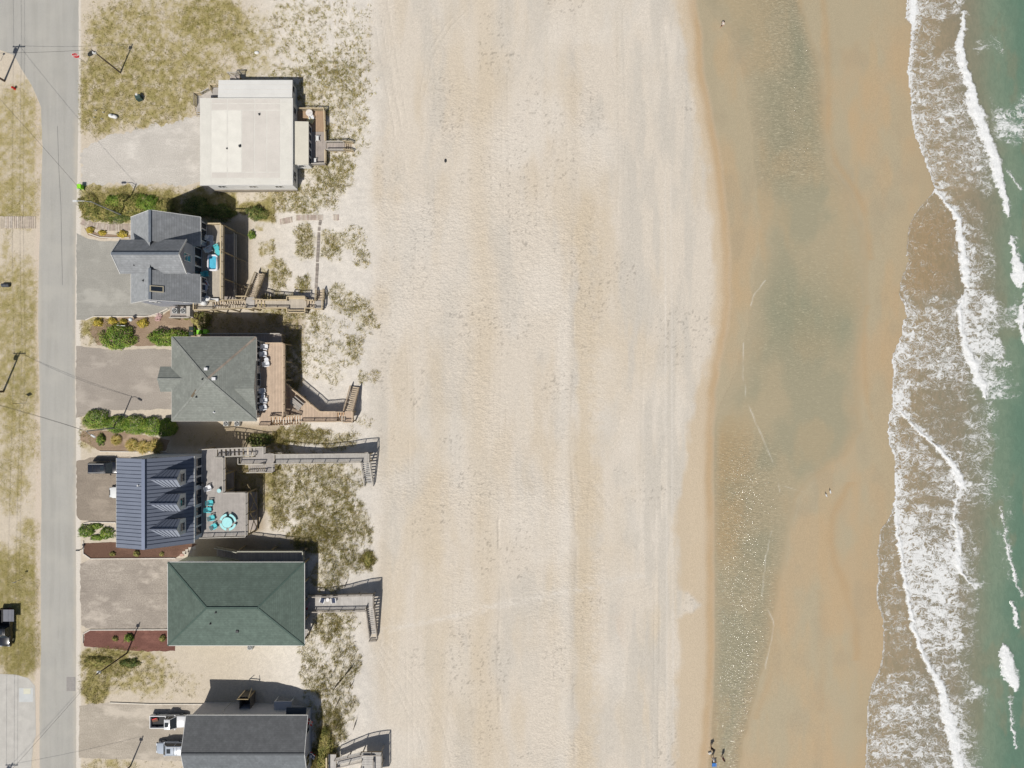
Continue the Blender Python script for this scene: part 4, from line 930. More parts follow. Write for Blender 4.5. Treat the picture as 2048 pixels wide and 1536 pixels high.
    zq = 1.95; stairs(s, G(613, 609, zp), G(630, 610, zq), zp, zq, 1.2, 3, MW_STEP); floor_of(s, [(630, 601), (646, 601), (646, 619), (630, 619)], zq, 1, MW_GREYX)
    railing(s, (*G(630, 619, zq), zq), (*G(647, 619, zq), zq), .9); railing(s, (*G(647, 619, zq), zq), (*G(647, 601, zq), zq), .9)
    stairs(s, G(641, 601, zq), G(642, 580, 1.0), zq, 1.05, 1.15, 4, MW_STEP)
    posts(s, [G(394, 619, z2), G(424, 619, z2), G(424, 605, z2), G(460, 618, 4), G(460, 604, 4), G(493, 617, zL), G(508, 617, zL), G(493, 596, zL), G(508, 596, zL), G(514, 572, 2), G(553, 601, zw), G(553, 617, zw), G(578, 625, zp), G(612, 625, zp), G(578, 595, zp), G(612, 595, zp), G(631, 618, zq), G(645, 618, zq), G(645, 602, zq)], 0)
    return d
_posts = posts
def posts(parent, pts, ztop, m=M_POST, w=.18):
    """posts rise to the floor above them; ztop 0 means a stair support whose height is read from the plan"""
    if ztop: return _posts(parent, pts, ztop, m, w)
    for i, (x, y) in enumerate(pts):
        zt = STAIR_TOPS[i] if i < len(STAIR_TOPS) else 2.0
        z0 = Tz(x, y)-.3; MB().span(x-w/2, x+w/2, y-w/2, y+w/2, z0, zt-.05).build('post', m, parent)
STAIR_TOPS = [5.5, 5.5, 5.5, 4.0, 4.0, 3.0, 3.0, 3.0, 3.0, 2.0, 2.4, 2.4, 2.4, 2.4, 2.4, 2.4, 1.9, 1.9, 1.9]
build_gable_house_deck()

# ------------------------------------------------------------------ hip roofed house
SH_C = (151, 155, 148)
ROOF_C = mat('shingle_moss_ns', C(*SH_C), .10, 1.2, .92, .2, rows=(0, .26, .36), big=.25); ROOF_CX = mat('shingle_moss_ew', C(*SH_C), .10, 1.2, .92, .2, rows=(1, .26, .36), big=.25)
def build_hip_house():
    h = thing('hip_roof_house', 'square house with weathered grey green hip roof and rusty ridges', 'house', PG(428, 758))
    ze, zp = 7.4, 9.9
    x0, y1 = G(343.5, 674, ze); x1, y0 = G(512.5, 842, ze); px, py = G(413.4, 758, zp); px = (x0+x1)/2+.1; py = (y0+y1)/2
    A, B, Cc, D, Pk = (x0, y0, ze), (x1, y0, ze), (x1, y1, ze), (x0, y1, ze), (px, py, zp)
    W = mat('siding_cream', C(214, 210, 200), .05)
    slope(h, [A, B, Pk], ROOF_CX); slope(h, [Cc, D, Pk], ROOF_CX); slope(h, [D, A, Pk], ROOF_C)
    # east slope with a shallow raised gable over the door
    slope(h, [B, Cc, Pk], ROOF_C)
    gy0, gy1 = y0+1.3, y1-5.0; gm = (gy0+gy1)/2+.4; gx = px+3.4; gz = zp-2.5*(gx-px)/(x1-px)+.05
    xe2 = x1+.02
    slope(h, [(xe2, gy0+.3, ze+.14), (xe2, gm, ze+1.0), (gx, gm, gz+.10)], ROOF_CX, .1); slope(h, [(xe2, gm, ze+1.0), (xe2, gy1+1.4, ze+.14), (gx, gm, gz+.10)], ROOF_CX, .1)
    MB().add([(xe2-.05, gy0+.4, ze), (xe2-.05, gm, ze+.9), (xe2-.05, gy1+1.3, ze), (xe2-.12, gy0+.4, ze), (xe2-.12, gm, ze+.9), (xe2-.12, gy1+1.3, ze)], [(0, 2, 1), (3, 4, 5), (0, 1, 4, 3), (1, 2, 5, 4), (2, 0, 3, 5)]).build('gable_wall', W, h)
    RID = mat('ridge_rusty', C(158, 145, 132), .22, 1.0); RID2 = mat('ridge_moss', C(144, 147, 141), .14, 1.4)
    for q, m in ((A, RID2), (B, RID2), (Cc, RID), (D, RID2)): MB().beam(Vector(q)+Vector((0, 0, .03)), Vector(Pk)+Vector((0, 0, .03)), .30, .05).build('hip_cap', m, h)
    for a, b in (((x0-.03, y0, ze), (x0-.03, y1, ze)), ((x1+.03, y0, ze), (x1+.03, y1, ze)), ((x0, y0-.03, ze), (x1, y0-.03, ze)), ((x0, y1+.03, ze), (x1, y1+.03, ze))): fascia(h, a, b, .2, mat('fascia_grey', C(196, 192, 184), .06))
    wx1 = G(520.6, 0, 5.2)[0]
    wallbox(h, x0+.45, wx1, y0+.45, y1-.45, 0, ze-.1, W)
    # west porch gable
    zq, zg = 7.25, 8.15; a0 = G(320.6, 0, zq)[0]; b1 = G(0, 733, zq)[1]; b0 = G(0, 783.5, zq)[1]; bm = (b0+b1)/2
    slope(h, [(a0, b1, zq), (a0, bm, zg), (x0+2.4, bm, zg), (x0+.5, b1, zq)], ROOF_CX, .12, 'porch_roof'); slope(h, [(a0, bm, zg), (a0, b0, zq), (x0+.5, b0, zq), (x0+2.4, bm, zg)], ROOF_CX, .12, 'porch_roof')
    MB().beam((a0, bm, zg+.03), (x0+2.3, bm, zg+.03), .28, .05).build('ridge_cap', RID2, h)
    wallbox(h, a0+.35, x0+.5, b0+.35, b1-.35, 0, zq-.1, W, 'porch_wall')
    # vents
    BOXV = mat('vent_white', C(236, 236, 238), .04)
    def zs_(x, y): return zp-2.5*max(abs(x-px)/((x1-x0)/2), abs(y-py)/((y1-y0)/2))
    for q, w in (((412.5, 738), .5), ((429.5, 757.5), .55)):
        x, y = G(*q, 9.4); MB().box((x, y, zs_(x, y)+.12), (w, w*.8, .35)).build('roof_vent', BOXV, h)
    for q in ((392, 794), (422.5, 825), (409, 758.5)): x, y = G(*q, 9); pipe_vent(h, (x, y, zs_(x, y)), .09, .35, BOXV if q[1] > 800 else None)
    x, y = G(389, 787, 9); MB().beam((x-.4, y-.5, zs_(x, y)+.07), (x+.3, y+.5, zs_(x, y)+.12), .3, .05).build('patch', mat('shingle_patch', C(122, 108, 88), .1), h)
    # windows to the sea
    for yy in (687, 700, 713, 727): window(h, wx1, G(0, yy, 6.4)[1], 6.3, 'E', .72, 1.5, 1)
    window(h, wx1, G(0, 759, 6.4)[1], 6.3, 'E', 1.9, 1.95, 2)
    for yy in (787, 800, 813, 826): window(h, wx1, G(0, yy, 6.4)[1], 6.3, 'E', .72, 1.5, 1)
    for k in (-1, 1): window(h, px+k*2.5, y0+.45, 5.9, 'S', 1.0, 1.2, 2); window(h, px+k*2.5, y1-.45, 5.9, 'N', 1.0, 1.2, 2)
    window(h, a0+.35, bm, 6, 'W', .9, 1.2, 2)
    return h
build_hip_house()
def build_hip_deck():
    d = thing('cedar_deck', 'high reddish cedar deck along the hip roofed house', 'deck', PG(560, 760))
    z = 5.2; X0 = G(520.6, 0, z)[0]; X1 = G(565.5, 0, 6.2)[0]; Y1 = G(0, 686, 6.2)[1]; Y0 = G(0, 833, z)[1]; Y2 = G(0, 851, z)[1]; X2 = G(541, 0, z)[0]
    poly = [(X0, Y1), (X1, Y1), (X1, Y0), (X2, Y0), (X2, Y2), (X0-.2, Y2)]
    boards(poly, z, 0).build('deck_boards', MW_RED, d, kind='stuff')
    for i in range(5): MB().beam((*poly[i], z-.18), (*poly[i+1], z-.18), .06, .28).build('rim_joist', M_RAILT, d)
    RM = mat('rail_cedar', C(214, 192, 164), .12)
    railing(d, (X0+1.1, Y1, z), (X1, Y1, z), 1.0, RM); railing(d, (X1, Y1, z), (X1, Y0, z), 1.0, RM, True, .16); railing(d, (X1, Y0, z), (X2+.1, Y0, z), 1.0, RM); railing(d, (X0-.2, Y2, z), (X2, Y2, z), 1.0, RM)
    posts(d, [(X1-.1, Y1-.1), (X1-.1, (Y1+Y0)/2), (X1-.1, Y0+.1), (X1-.1, Y1*.75+Y0*.25), (X1-.1, Y1*.25+Y0*.75), (X2, Y2+.1), (X0+.3, Y2+.1)], z-.05)
    # dim lower gallery on the north side
    zl = 3.2; q = floor_of(d, [(420, 668), (563, 668), (563, 688), (420, 688)], zl, 0, MW_GREY, 'underdeck_boards'); railing(d, (*q[0], zl), (*q[1], zl), .9, M_RAILG); posts(d, [G(430, 669, zl), G(500, 669, zl), G(562, 669, zl)], zl-.05)
    s = thing('cedar_stairs', 'cedar stairway with a three sided landing leading from the hip house to the dune', 'stairs', PG(640, 830))
    stairs(s, G(541, 842, z-.2), G(603, 839, 3.0), z, 3.0, 1.35, 12, mat('step_cedar', C(196, 164, 132), .14), (True, True), RM)
    zl = 3.0; tri = [(567, 762), (641, 823), (674, 823), (674, 843), (603, 843), (603, 829), (567, 829)]
    q = floor_of(s, tri, zl, 0, MW_RED); railing(s, (*q[0], zl), (*q[1], zl), .95, RM); railing(s, (*q[1], zl), (*q[2], zl), .95, RM); railing(s, (*q[3], zl), (*q[4], zl), .95, RM)
    zq = 2.5; stairs(s, G(674, 833, zl), G(689, 833, zq), zl, zq, 1.4, 3, mat('step_cedar', (0, 0, 0)), (True, True), RM)
    q = floor_of(s, [(689, 822), (707, 822), (707, 844), (689, 844)], zq, 0, MW_RED); railing(s, (*q[3], zq), (*q[2], zq), .95, RM); railing(s, (*q[2], zq), (*q[1], zq), .95, RM)
    stairs(s, G(698, 822, zq), G(711, 773, .8), zq, .8, 1.25, 12, MW_STEP, (True, True), RM)
    global STAIR_TOPS
    STAIR_TOPS = [4.1, 4.1, 3, 3, 3, 3, 3, 3, 2.5, 2.5, 2.5, 1.7, 1.7]
    posts(s, [G(572, 848, 4), G(572, 833, 4), G(568, 768, 3), G(604, 794, 3), G(641, 824, 3), G(672, 842, 3), G(640, 842, 3), G(604, 842, 3), G(690, 842, 2.5), G(706, 842, 2.5), G(706, 824, 2.5), G(699, 800, 1.7), G(709, 800, 1.7)], 0)
    b = thing('deck_bench', 'weathered grey picnic bench set askew on the cedar landing', 'bench', P(595, 807, 3.0))
    c = P(595, 807, 3.0); ang = R(-40); ca, sa = math.cos(ang), math.sin(ang)
    def pt(u, v, zz): return (c.x+u*ca-v*sa, c.y+u*sa+v*ca, zz)
    M_ = mat('bench_grey', C(176, 170, 164), .15)
    for v, zz in ((-.55, .45), (-.2, .74), (.05, .74), (.3, .74), (.65, .45)): MB().beam(pt(-.95, v, 3+zz), pt(.95, v, 3+zz), .22, .05).build('plank', M_, b)
    for u in (-.7, .7):
        MB().beam(pt(u, -.65, 3.40), pt(u, .75, 3.40), .08, .08).build('cross_bar', M_, b)
        for v in (-.4, .5): MB().beam(pt(u, v, 3.0), pt(u, v*.3, 3.72), .08, .08).build('leg', M_, b)
build_hip_deck()
# ------------------------------------------------------------------ metal roofed house with three dormers
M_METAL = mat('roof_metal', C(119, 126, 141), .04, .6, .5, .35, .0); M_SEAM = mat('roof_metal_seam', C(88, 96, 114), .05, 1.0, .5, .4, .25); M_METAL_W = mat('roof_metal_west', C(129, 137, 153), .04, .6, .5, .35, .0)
def metal_slope(parent, a0, a1, b0, b1, n, m, seam=M_SEAM, nm='roof_panel'):
    """standing seam roof: upper edge a0-a1, lower edge b0-b1, n panels, each with its raised seam"""
    a0, a1, b0, b1 = map(Vector, (a0, a1, b0, b1)); nn = (a1-a0).cross(b0-a0)
    if nn.length < 1e-6: nn = (b1-b0).cross(b0-a0)
    nn.normalize()
    if nn.z < 0: nn = -nn
    for i in range(n):
        t0, t1 = i/n, (i+1)/n; q = [a0.lerp(a1, t0), a0.lerp(a1, t1), b0.lerp(b1, t1), b0.lerp(b1, t0)]
        if (q[1]-q[0]).cross(q[2]-q[0]).z < 0 or (q[2]-q[0]).cross(q[3]-q[0]).z < 0: q = q[::-1]
        q = [p for k, p in enumerate(q) if (p-q[k-1]).length > 1e-4]
        MB().slab(q, .06).build(nm, m, parent)
        if i: MB().beam(a0.lerp(a1, t0)+nn*.035, b0.lerp(b1, t0)+nn*.03, .05, .065, 0, nn).build('seam', seam, parent)
def build_metal_house():
    h = thing('metal_roof_house', 'house with blue grey standing seam metal roof and three dormers', 'house', PG(310, 1005))
    zr, zw, ze = 11.0, 9.6, 6.8
    xr = G(287, 0, zr)[0]; xw = G(232.8, 0, zw)[0]; xe = G(387.7, 0, ze)[0]; yn = G(0, 918.6, zr)[1]; ys_ = G(0, 1099, zr)[1]
    W = mat('siding_blue', C(216, 222, 230), .04); MT = M_TRIM
    wx1 = G(403.7, 0, 4.2)[0]
    wallbox(h, xw+.4, wx1, ys_+.3, yn-.3, 0, ze-.15, W)
    wallbox(h, xw+.4, xr, ys_+.3, yn-.3, ze-.15, zw-.25, W, 'storey_wall')
    for yy, sg in ((yn-.3, -1), (ys_+.3, 1)):
        mb = MB(); q = [(xr-.01, ze-.15), (wx1-.2, ze-.15), (xr-.01, zr-.4)]; mb.add([(x, yy, z) for x, z in q]+[(x, yy+.12*sg, z) for x, z in q], [(0, 1, 2), (5, 4, 3), (0, 3, 4, 1), (1, 4, 5, 2), (2, 5, 3, 0)]); mb.build('gable_wall', W, h)
        mb = MB(); q = [(xw+.4, zw-.25), (xr, zw-.25), (xr, zr-.2)]; mb.add([(x, yy, z) for x, z in q]+[(x, yy+.12*sg, z) for x, z in q], [(0, 1, 2), (5, 4, 3), (0, 3, 4, 1), (1, 4, 5, 2), (2, 5, 3, 0)]); mb.build('gable_wall', W, h)
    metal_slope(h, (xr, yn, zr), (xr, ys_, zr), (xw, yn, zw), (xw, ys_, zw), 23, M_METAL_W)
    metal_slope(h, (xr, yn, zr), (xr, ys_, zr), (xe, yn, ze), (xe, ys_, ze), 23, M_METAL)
    MB().beam((xr, yn+.02, zr+.06), (xr, ys_-.02, zr+.06), .5, .09).build('ridge_cap', mat('ridge_metal', C(128, 138, 160), .03, 1, .4, .4, .3), h)
    fascia(h, (xw-.04, yn, zw), (xw-.04, ys_, zw), .24, mat('fascia_pale', C(206, 206, 200), .04)); fascia(h, (xe+.04, yn, ze), (xe+.04, ys_, ze), .24, MT)
    for yy in (yn+.04, ys_-.04):
        for a, b in (((xw, zw), (xr, zr)), ((xr, zr), (xe, ze))): MB().beam((a[0], yy, a[1]-.12), (b[0], yy, b[1]-.12), .05, .22).build('bargeboard', M_METAL, h)
    pipe_vent(h, P(277, 971, 10.75), .10, .3, M_TRIM)
    k = (zr-ze)/(xe-xr)
    for (py) in (958.6, 1008, 1059):
        zd, zv = 10.55, 9.35; xd = G(353.5, 0, zd)[0]; yc = G(0, py, zd)[1]; hw = 1.27
        xa = xr+(zr-zd)/k; xv = xr+(zr-zv)/k+.02
        metal_slope(h, (xa, yc, zd+.05), (xd, yc, zd+.05), (xv, yc+hw, zv+.05), (xd, yc+hw, zv+.05), 6, M_METAL, M_SEAM, 'dormer_panel')
        metal_slope(h, (xa, yc, zd+.05), (xd, yc, zd+.05), (xv, yc-hw, zv+.05), (xd, yc-hw, zv+.05), 6, mat('roof_metal_dormer_sunlit', C(150, 157, 170), .04, .6, .5, .35, .0), M_SEAM, 'dormer_panel')  # sun on the south slope painted in as paler metal
        MB().beam((xa, yc, zd+.1), (xd, yc, zd+.1), .22, .06).build('ridge_cap', M_SEAM, h)
        zb = zr-k*(xd-.2-xr)-.1; MB().span(xd-1.6, xd-.12, yc-hw+.15, yc+hw-.15, zb, zv).build('dormer_wall', M_WHITE, h)
        MB().add([(xd-.12, yc-hw+.15, zv), (xd-.12, yc+hw-.15, zv), (xd-.12, yc, zd-.1), (xd-.3, yc-hw+.15, zv), (xd-.3, yc+hw-.15, zv), (xd-.3, yc, zd-.1)], [(0, 1, 2), (5, 4, 3), (0, 3, 4, 1), (1, 4, 5, 2), (2, 5, 3, 0)]).build('dormer_gable', M_WHITE, h)
        window(h, xd-.12, yc, (zb+zv)/2+.25, 'E', 1.15, 1.25, 1)
    for i, py in enumerate((924, 943, 962, 986, 1001, 1022, 1042, 1061)): window(h, wx1, G(0, py, 5.4)[1], 5.35, 'E', 1.2 if i not in (3, 4) else 1.05, 1.9, 1)
    for k_ in (-1, 1): window(h, (xw+xr)/2+k_*1.5, yn-.3, 6.0, 'N', .9, 1.2, 2)
    for py in (940, 1000, 1070): window(h, xw+.4, G(0, py, 7.5)[1], 7.4, 'W', 1.2, 1.3, 2)
    return h
build_metal_house()
def build_metal_deck():
    d = thing('composite_deck', 'broad grey composite deck with cable railing on timber posts behind the metal roofed house', 'deck', PG(455, 1000))
    z = 4.2; RG = M_RAILG
    strip = [G(403.5, 899, z), G(434, 897, z), G(434, 914, z), G(450.5, 914, z), G(450.5, 984, z), G(495.5, 984, z), G(495.5, 1071, z), G(403.5, 1074, z)]
    boards(strip, z, 0).build('deck_boards', MW_COMP, d, kind='stuff'); n = len(strip)
    for i in range(1, n-1): MB().beam((*strip[i], z-.18), (*strip[i+1], z-.18), .06, .28).build('rim_joist', M_POST, d)
    def rr(a, b, bal=False): railing(d, (*G(*a, z), z), (*G(*b, z), z), 1.0, RG, bal, .12)
    rr((404, 898.5), (434, 896.5)); rr((450.5, 914), (450.5, 984)); rr((434, 914), (450.5, 914)); rr((450.5, 984), (495.5, 984)); rr((495.5, 984), (495.5, 1071)); rr((495.5, 1071), (404, 1073.5))
    pp = [G(405, 900, z), G(450, 915, z), G(450, 948, z), G(450, 983, z), G(495, 985, z), G(495, 1028, z), G(495, 1070, z), G(450, 1071, z), G(407, 1072, z)]
    posts(d, pp, z-.05, M_POST, .2)
    for a, b in ((4, 5), (5, 6)):
        (xa, ya), (xb, yb) = pp[a], pp[b]
        for (s_, e_) in (((xa+.15, ya, .6), (xb+.15, yb, 3.7)), ((xa+.28, ya, 3.7), (xb+.28, yb, .6))): MB().beam(s_, e_, .05, .16).build('brace', M_POST, d)
    for i in (1, 2, 4, 5): x, y = pp[i]; MB().beam((x, y, 2.6), (x-.1, y+1.2, 3.95), .08, .14).build('knee_brace', M_POST, d)
    zl = .9; q = floor_of(d, [(415, 940), (468, 940), (468, 984), (514, 984), (514, 1060), (415, 1060)], zl, 0, MW_GREY, 'underdeck_boards')
    s = thing('grey_boardwalk', 'grey raised boardwalk running from the composite deck over the dune to the beach', 'boardwalk', PG(640, 925))
    zL = 3.0; stairs(s, G(434, 905, z), G(513, 902, zL), z, zL, 1.15, 9, MW_COMP, (True, True), RG, False)
    floor_of(s, [(512, 894), (531, 893), (531, 907), (549, 907), (549, 926), (481, 927), (481, 915), (512, 914)], zL, 0, MW_COMP)
    def rs(a, b, zz): railing(s, (*G(*a, zz), zz), (*G(*b, zz), zz), 1.0, RG, False, .12)
    rs((512, 894), (531, 893), zL); rs((531, 893), (531, 907), zL); rs((481, 927), (531, 926.5), zL); rs((481, 927), (481, 915), zL)
    zw = 2.75; floor_of(s, [(549, 908), (740, 906), (740, 923), (549, 926)], zw, 0, wood('boardwalk_grey', C(190, 186, 180), 0, .14, .3))
    rs((549, 908), (740, 906), zw); rs((549, 926), (724, 924), zw); rs((740, 906), (740, 923), zw)
    stairs(s, G(732, 923, zw), G(739.5, 971, .2), zw, .12, 1.3, 12, wood('boardwalk_step', C(186, 184, 180), 1), (True, True), RG, False)
    zp = 2.6; floor_of(s, [(532, 926), (549, 926), (549, 943), (532, 943)], zp, 0, MW_COMP); rs((549, 926), (549, 943), zp); rs((549, 943), (532, 943), zp); stairs(s, G(532, 935, zp), G(497, 936, .9), zp, .9, 1.2, 9, MW_COMP, (True, True), RG, False)
    for x in (560, 590, 620, 650, 680, 710, 738):
        for yy in (909, 923): px, py = G(x, yy, zw); MB().span(px-.08, px+.08, py-.08, py+.08, Tz(px, py)-.3, zw-.05).build('post', M_POST, s)
    for x, yy, zz in ((513, 895, zL), (530, 895, zL), (482, 926, zL), (547, 942, zp), (533, 942, zp), (470, 900, 3.5), (470, 910, 3.5)): px, py = G(x, yy, zz); MB().span(px-.08, px+.08, py-.08, py+.08, Tz(px, py)-.3, zz-.05).build('post', M_POST, s)
build_metal_deck()

# ------------------------------------------------------------------ green hip roofed house
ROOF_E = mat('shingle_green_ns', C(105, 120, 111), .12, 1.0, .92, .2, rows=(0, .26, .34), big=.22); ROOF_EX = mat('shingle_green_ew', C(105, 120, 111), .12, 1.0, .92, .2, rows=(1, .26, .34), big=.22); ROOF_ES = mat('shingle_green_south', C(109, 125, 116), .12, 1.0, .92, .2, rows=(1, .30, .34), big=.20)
def build_green_house():
    h = thing('green_roof_house', 'long house with dark green shingle hip roof and white eaves', 'house', PG(470, 1205))
    ze, zr = 5.3, 7.2
    x0, y1 = G(335.5, 1124.7, ze); x1, y0 = G(608.5, 1291, ze); ym = (y0+y1)/2; r0 = G(413.4, 0, zr)[0]; r1 = G(515, 0, zr)[0]
    slope(h, [(x0, y0, ze), (x1, y0, ze), (r1, ym, zr), (r0, ym, zr)], ROOF_ES); slope(h, [(x1, y1, ze), (x0, y1, ze), (r0, ym, zr), (r1, ym, zr)], ROOF_EX)
    slope(h, [(x0, y1, ze), (x0, y0, ze), (r0, ym, zr)], ROOF_E); slope(h, [(x1, y0, ze), (x1, y1, ze), (r1, ym, zr)], ROOF_E)
    RC = mat('ridge_green', C(78, 98, 90), .1)
    MB().beam((r0, ym, zr+.05), (r1, ym, zr+.05), .34, .09).build('ridge_cap', RC, h)
    for q, e in (((x0, y0), r0), ((x0, y1), r0), ((x1, y0), r1), ((x1, y1), r1)): MB().beam((*q, ze+.03), (e, ym, zr+.03), .26, .05).build('hip_cap', RC, h)
    for a, b in (((x0-.04, y0, ze), (x0-.04, y1, ze)), ((x1+.04, y0, ze), (x1+.04, y1, ze)), ((x0, y0-.04, ze), (x1, y0-.04, ze)), ((x0, y1+.04, ze), (x1, y1+.04, ze))): fascia(h, a, b, .2)
    W = mat('siding_pale_green', C(190, 194, 170), .05); yN = G(0, 1113, 0)[1]
    wallbox(h, x0+.5, x1-1.6, y0+.5, yN, 0, ze-.1, W)
    for q in ((434, 1223), (420, 1248), (472, 1265)):
        x, y = G(*q, 6.6); t = max(0, (ym-y)/(ym-y0)); zz = zr-(zr-ze)*t
        if q[0] == 472: MB().box((x, y, zz+.1), (.4, .35, .25)).build('roof_vent', M_VENT, h)
        else: pipe_vent(h, (x, y, zz), .1, .3)
    for px in (380, 420, 520, 560): window(h, G(px, 0, 3)[0], yN, 3.6, 'N', 1.0, 1.2, 2)
    for k in (-1, 0, 1): window(h, x1-1.6, ym+k*3.2, 3.8, 'E', 1.6, 1.7, 2)
    for k in (-1, 1): window(h, x0+.5, ym+k*3, 3.8, 'W', 1.2, 1.2, 2)
    # posts and floor of the covered east porch
    for k in range(5): yy = y0+.4+(y1-y0-.8)*k/4; MB().span(x1-.5, x1-.3, yy-.1, yy+.1, Tz(x1-.4, yy)-.3, ze-.15).build('porch_post', M_POST, h)
    boards([(x1-1.6, y0+.4), (x1-.3, y0+.4), (x1-.3, y1-.4), (x1-1.6, y1-.4)], 2.5, 1).build('porch_boards', MW_GREYX, h, kind='stuff')
    d = thing('side_gallery', 'shaded grey side gallery with rail and steps along the green roofed house', 'deck', PG(540, 1105))
    z = 3.0; q = [G(478, 0, z)[0], G(609, 0, z)[0]]; yb = yN+.02; ya = yN+1.75
    boards([(q[0], yb), (q[1], yb), (q[1], ya), (q[0], ya)], z, 0).build('deck_boards', MW_GREY, d, kind='stuff')
    railing(d, (q[0]+.1, ya, z), (q[1], ya, z), 1.0, mat('rail_greenish', C(190, 188, 172), .06)); railing(d, (q[1], ya, z), (q[1], yb+.4, z), 1.0, mat('rail_greenish', (0, 0, 0)))
    stairs(d, (q[0], (ya+yb)/2), (G(433, 0, .3)[0], (ya+yb)/2), z, .15, 1.35, 13, MW_GREY, (True, False), mat('rail_greenish', (0, 0, 0)))
    _posts(d, [(q[0], ya), (q[0]*.5+q[1]*.5, ya), (q[1], ya)], z-.05)
    MB().box((G(450, 1110, 0)[0], yN+.3, .3), (.5, .5, .6)).build('planter', mat('terracotta', C(190, 140, 110), .1), d)
    s = thing('dune_walkway', 'weathered grey walkway with lattice railing from the green roofed house to the beach', 'boardwalk', PG(690, 1205))
    z = 2.35; MG = wood('walkway_silver', C(206, 202, 196), 0, .14, .35); RG = mat('rail_silver', C(178, 170, 160), .14)
    floor_of(s, [(606, 1191), (748, 1188), (748, 1213), (734, 1213), (734, 1219), (606, 1221)], z, 0, MG)
    def rs(a, b): railing(s, (*G(*a, z), z), (*G(*b, z), z), .95, RG)
    rs((620, 1191), (748, 1188)); rs((606, 1221), (734, 1219)); rs((748, 1188), (748, 1213))
    stairs(s, G(741, 1213, z), G(748.5, 1272, 0), z, .05, 1.15, 15, wood('walkway_step', C(206, 202, 196), 1), (True, True), RG)
    A = PG(739, 1281); B = PG(754, 1280); railing(s, A, B, .6, RG)
    for x in (616, 650, 684, 715, 746):
        for yy in (1191, 1218): px, py = G(x, yy, z); MB().span(px-.08, px+.08, py-.08, py+.08, Tz(px, py)-.3, z-.05).build('post', RG, s)
    for x, yy, zz in ((737, 1240, 1.2), (748, 1240, 1.2)): px, py = G(x, yy, zz); MB().span(px-.07, px+.07, py-.07, py+.07, Tz(px, py)-.3, zz).build('post', RG, s)
build_green_house()

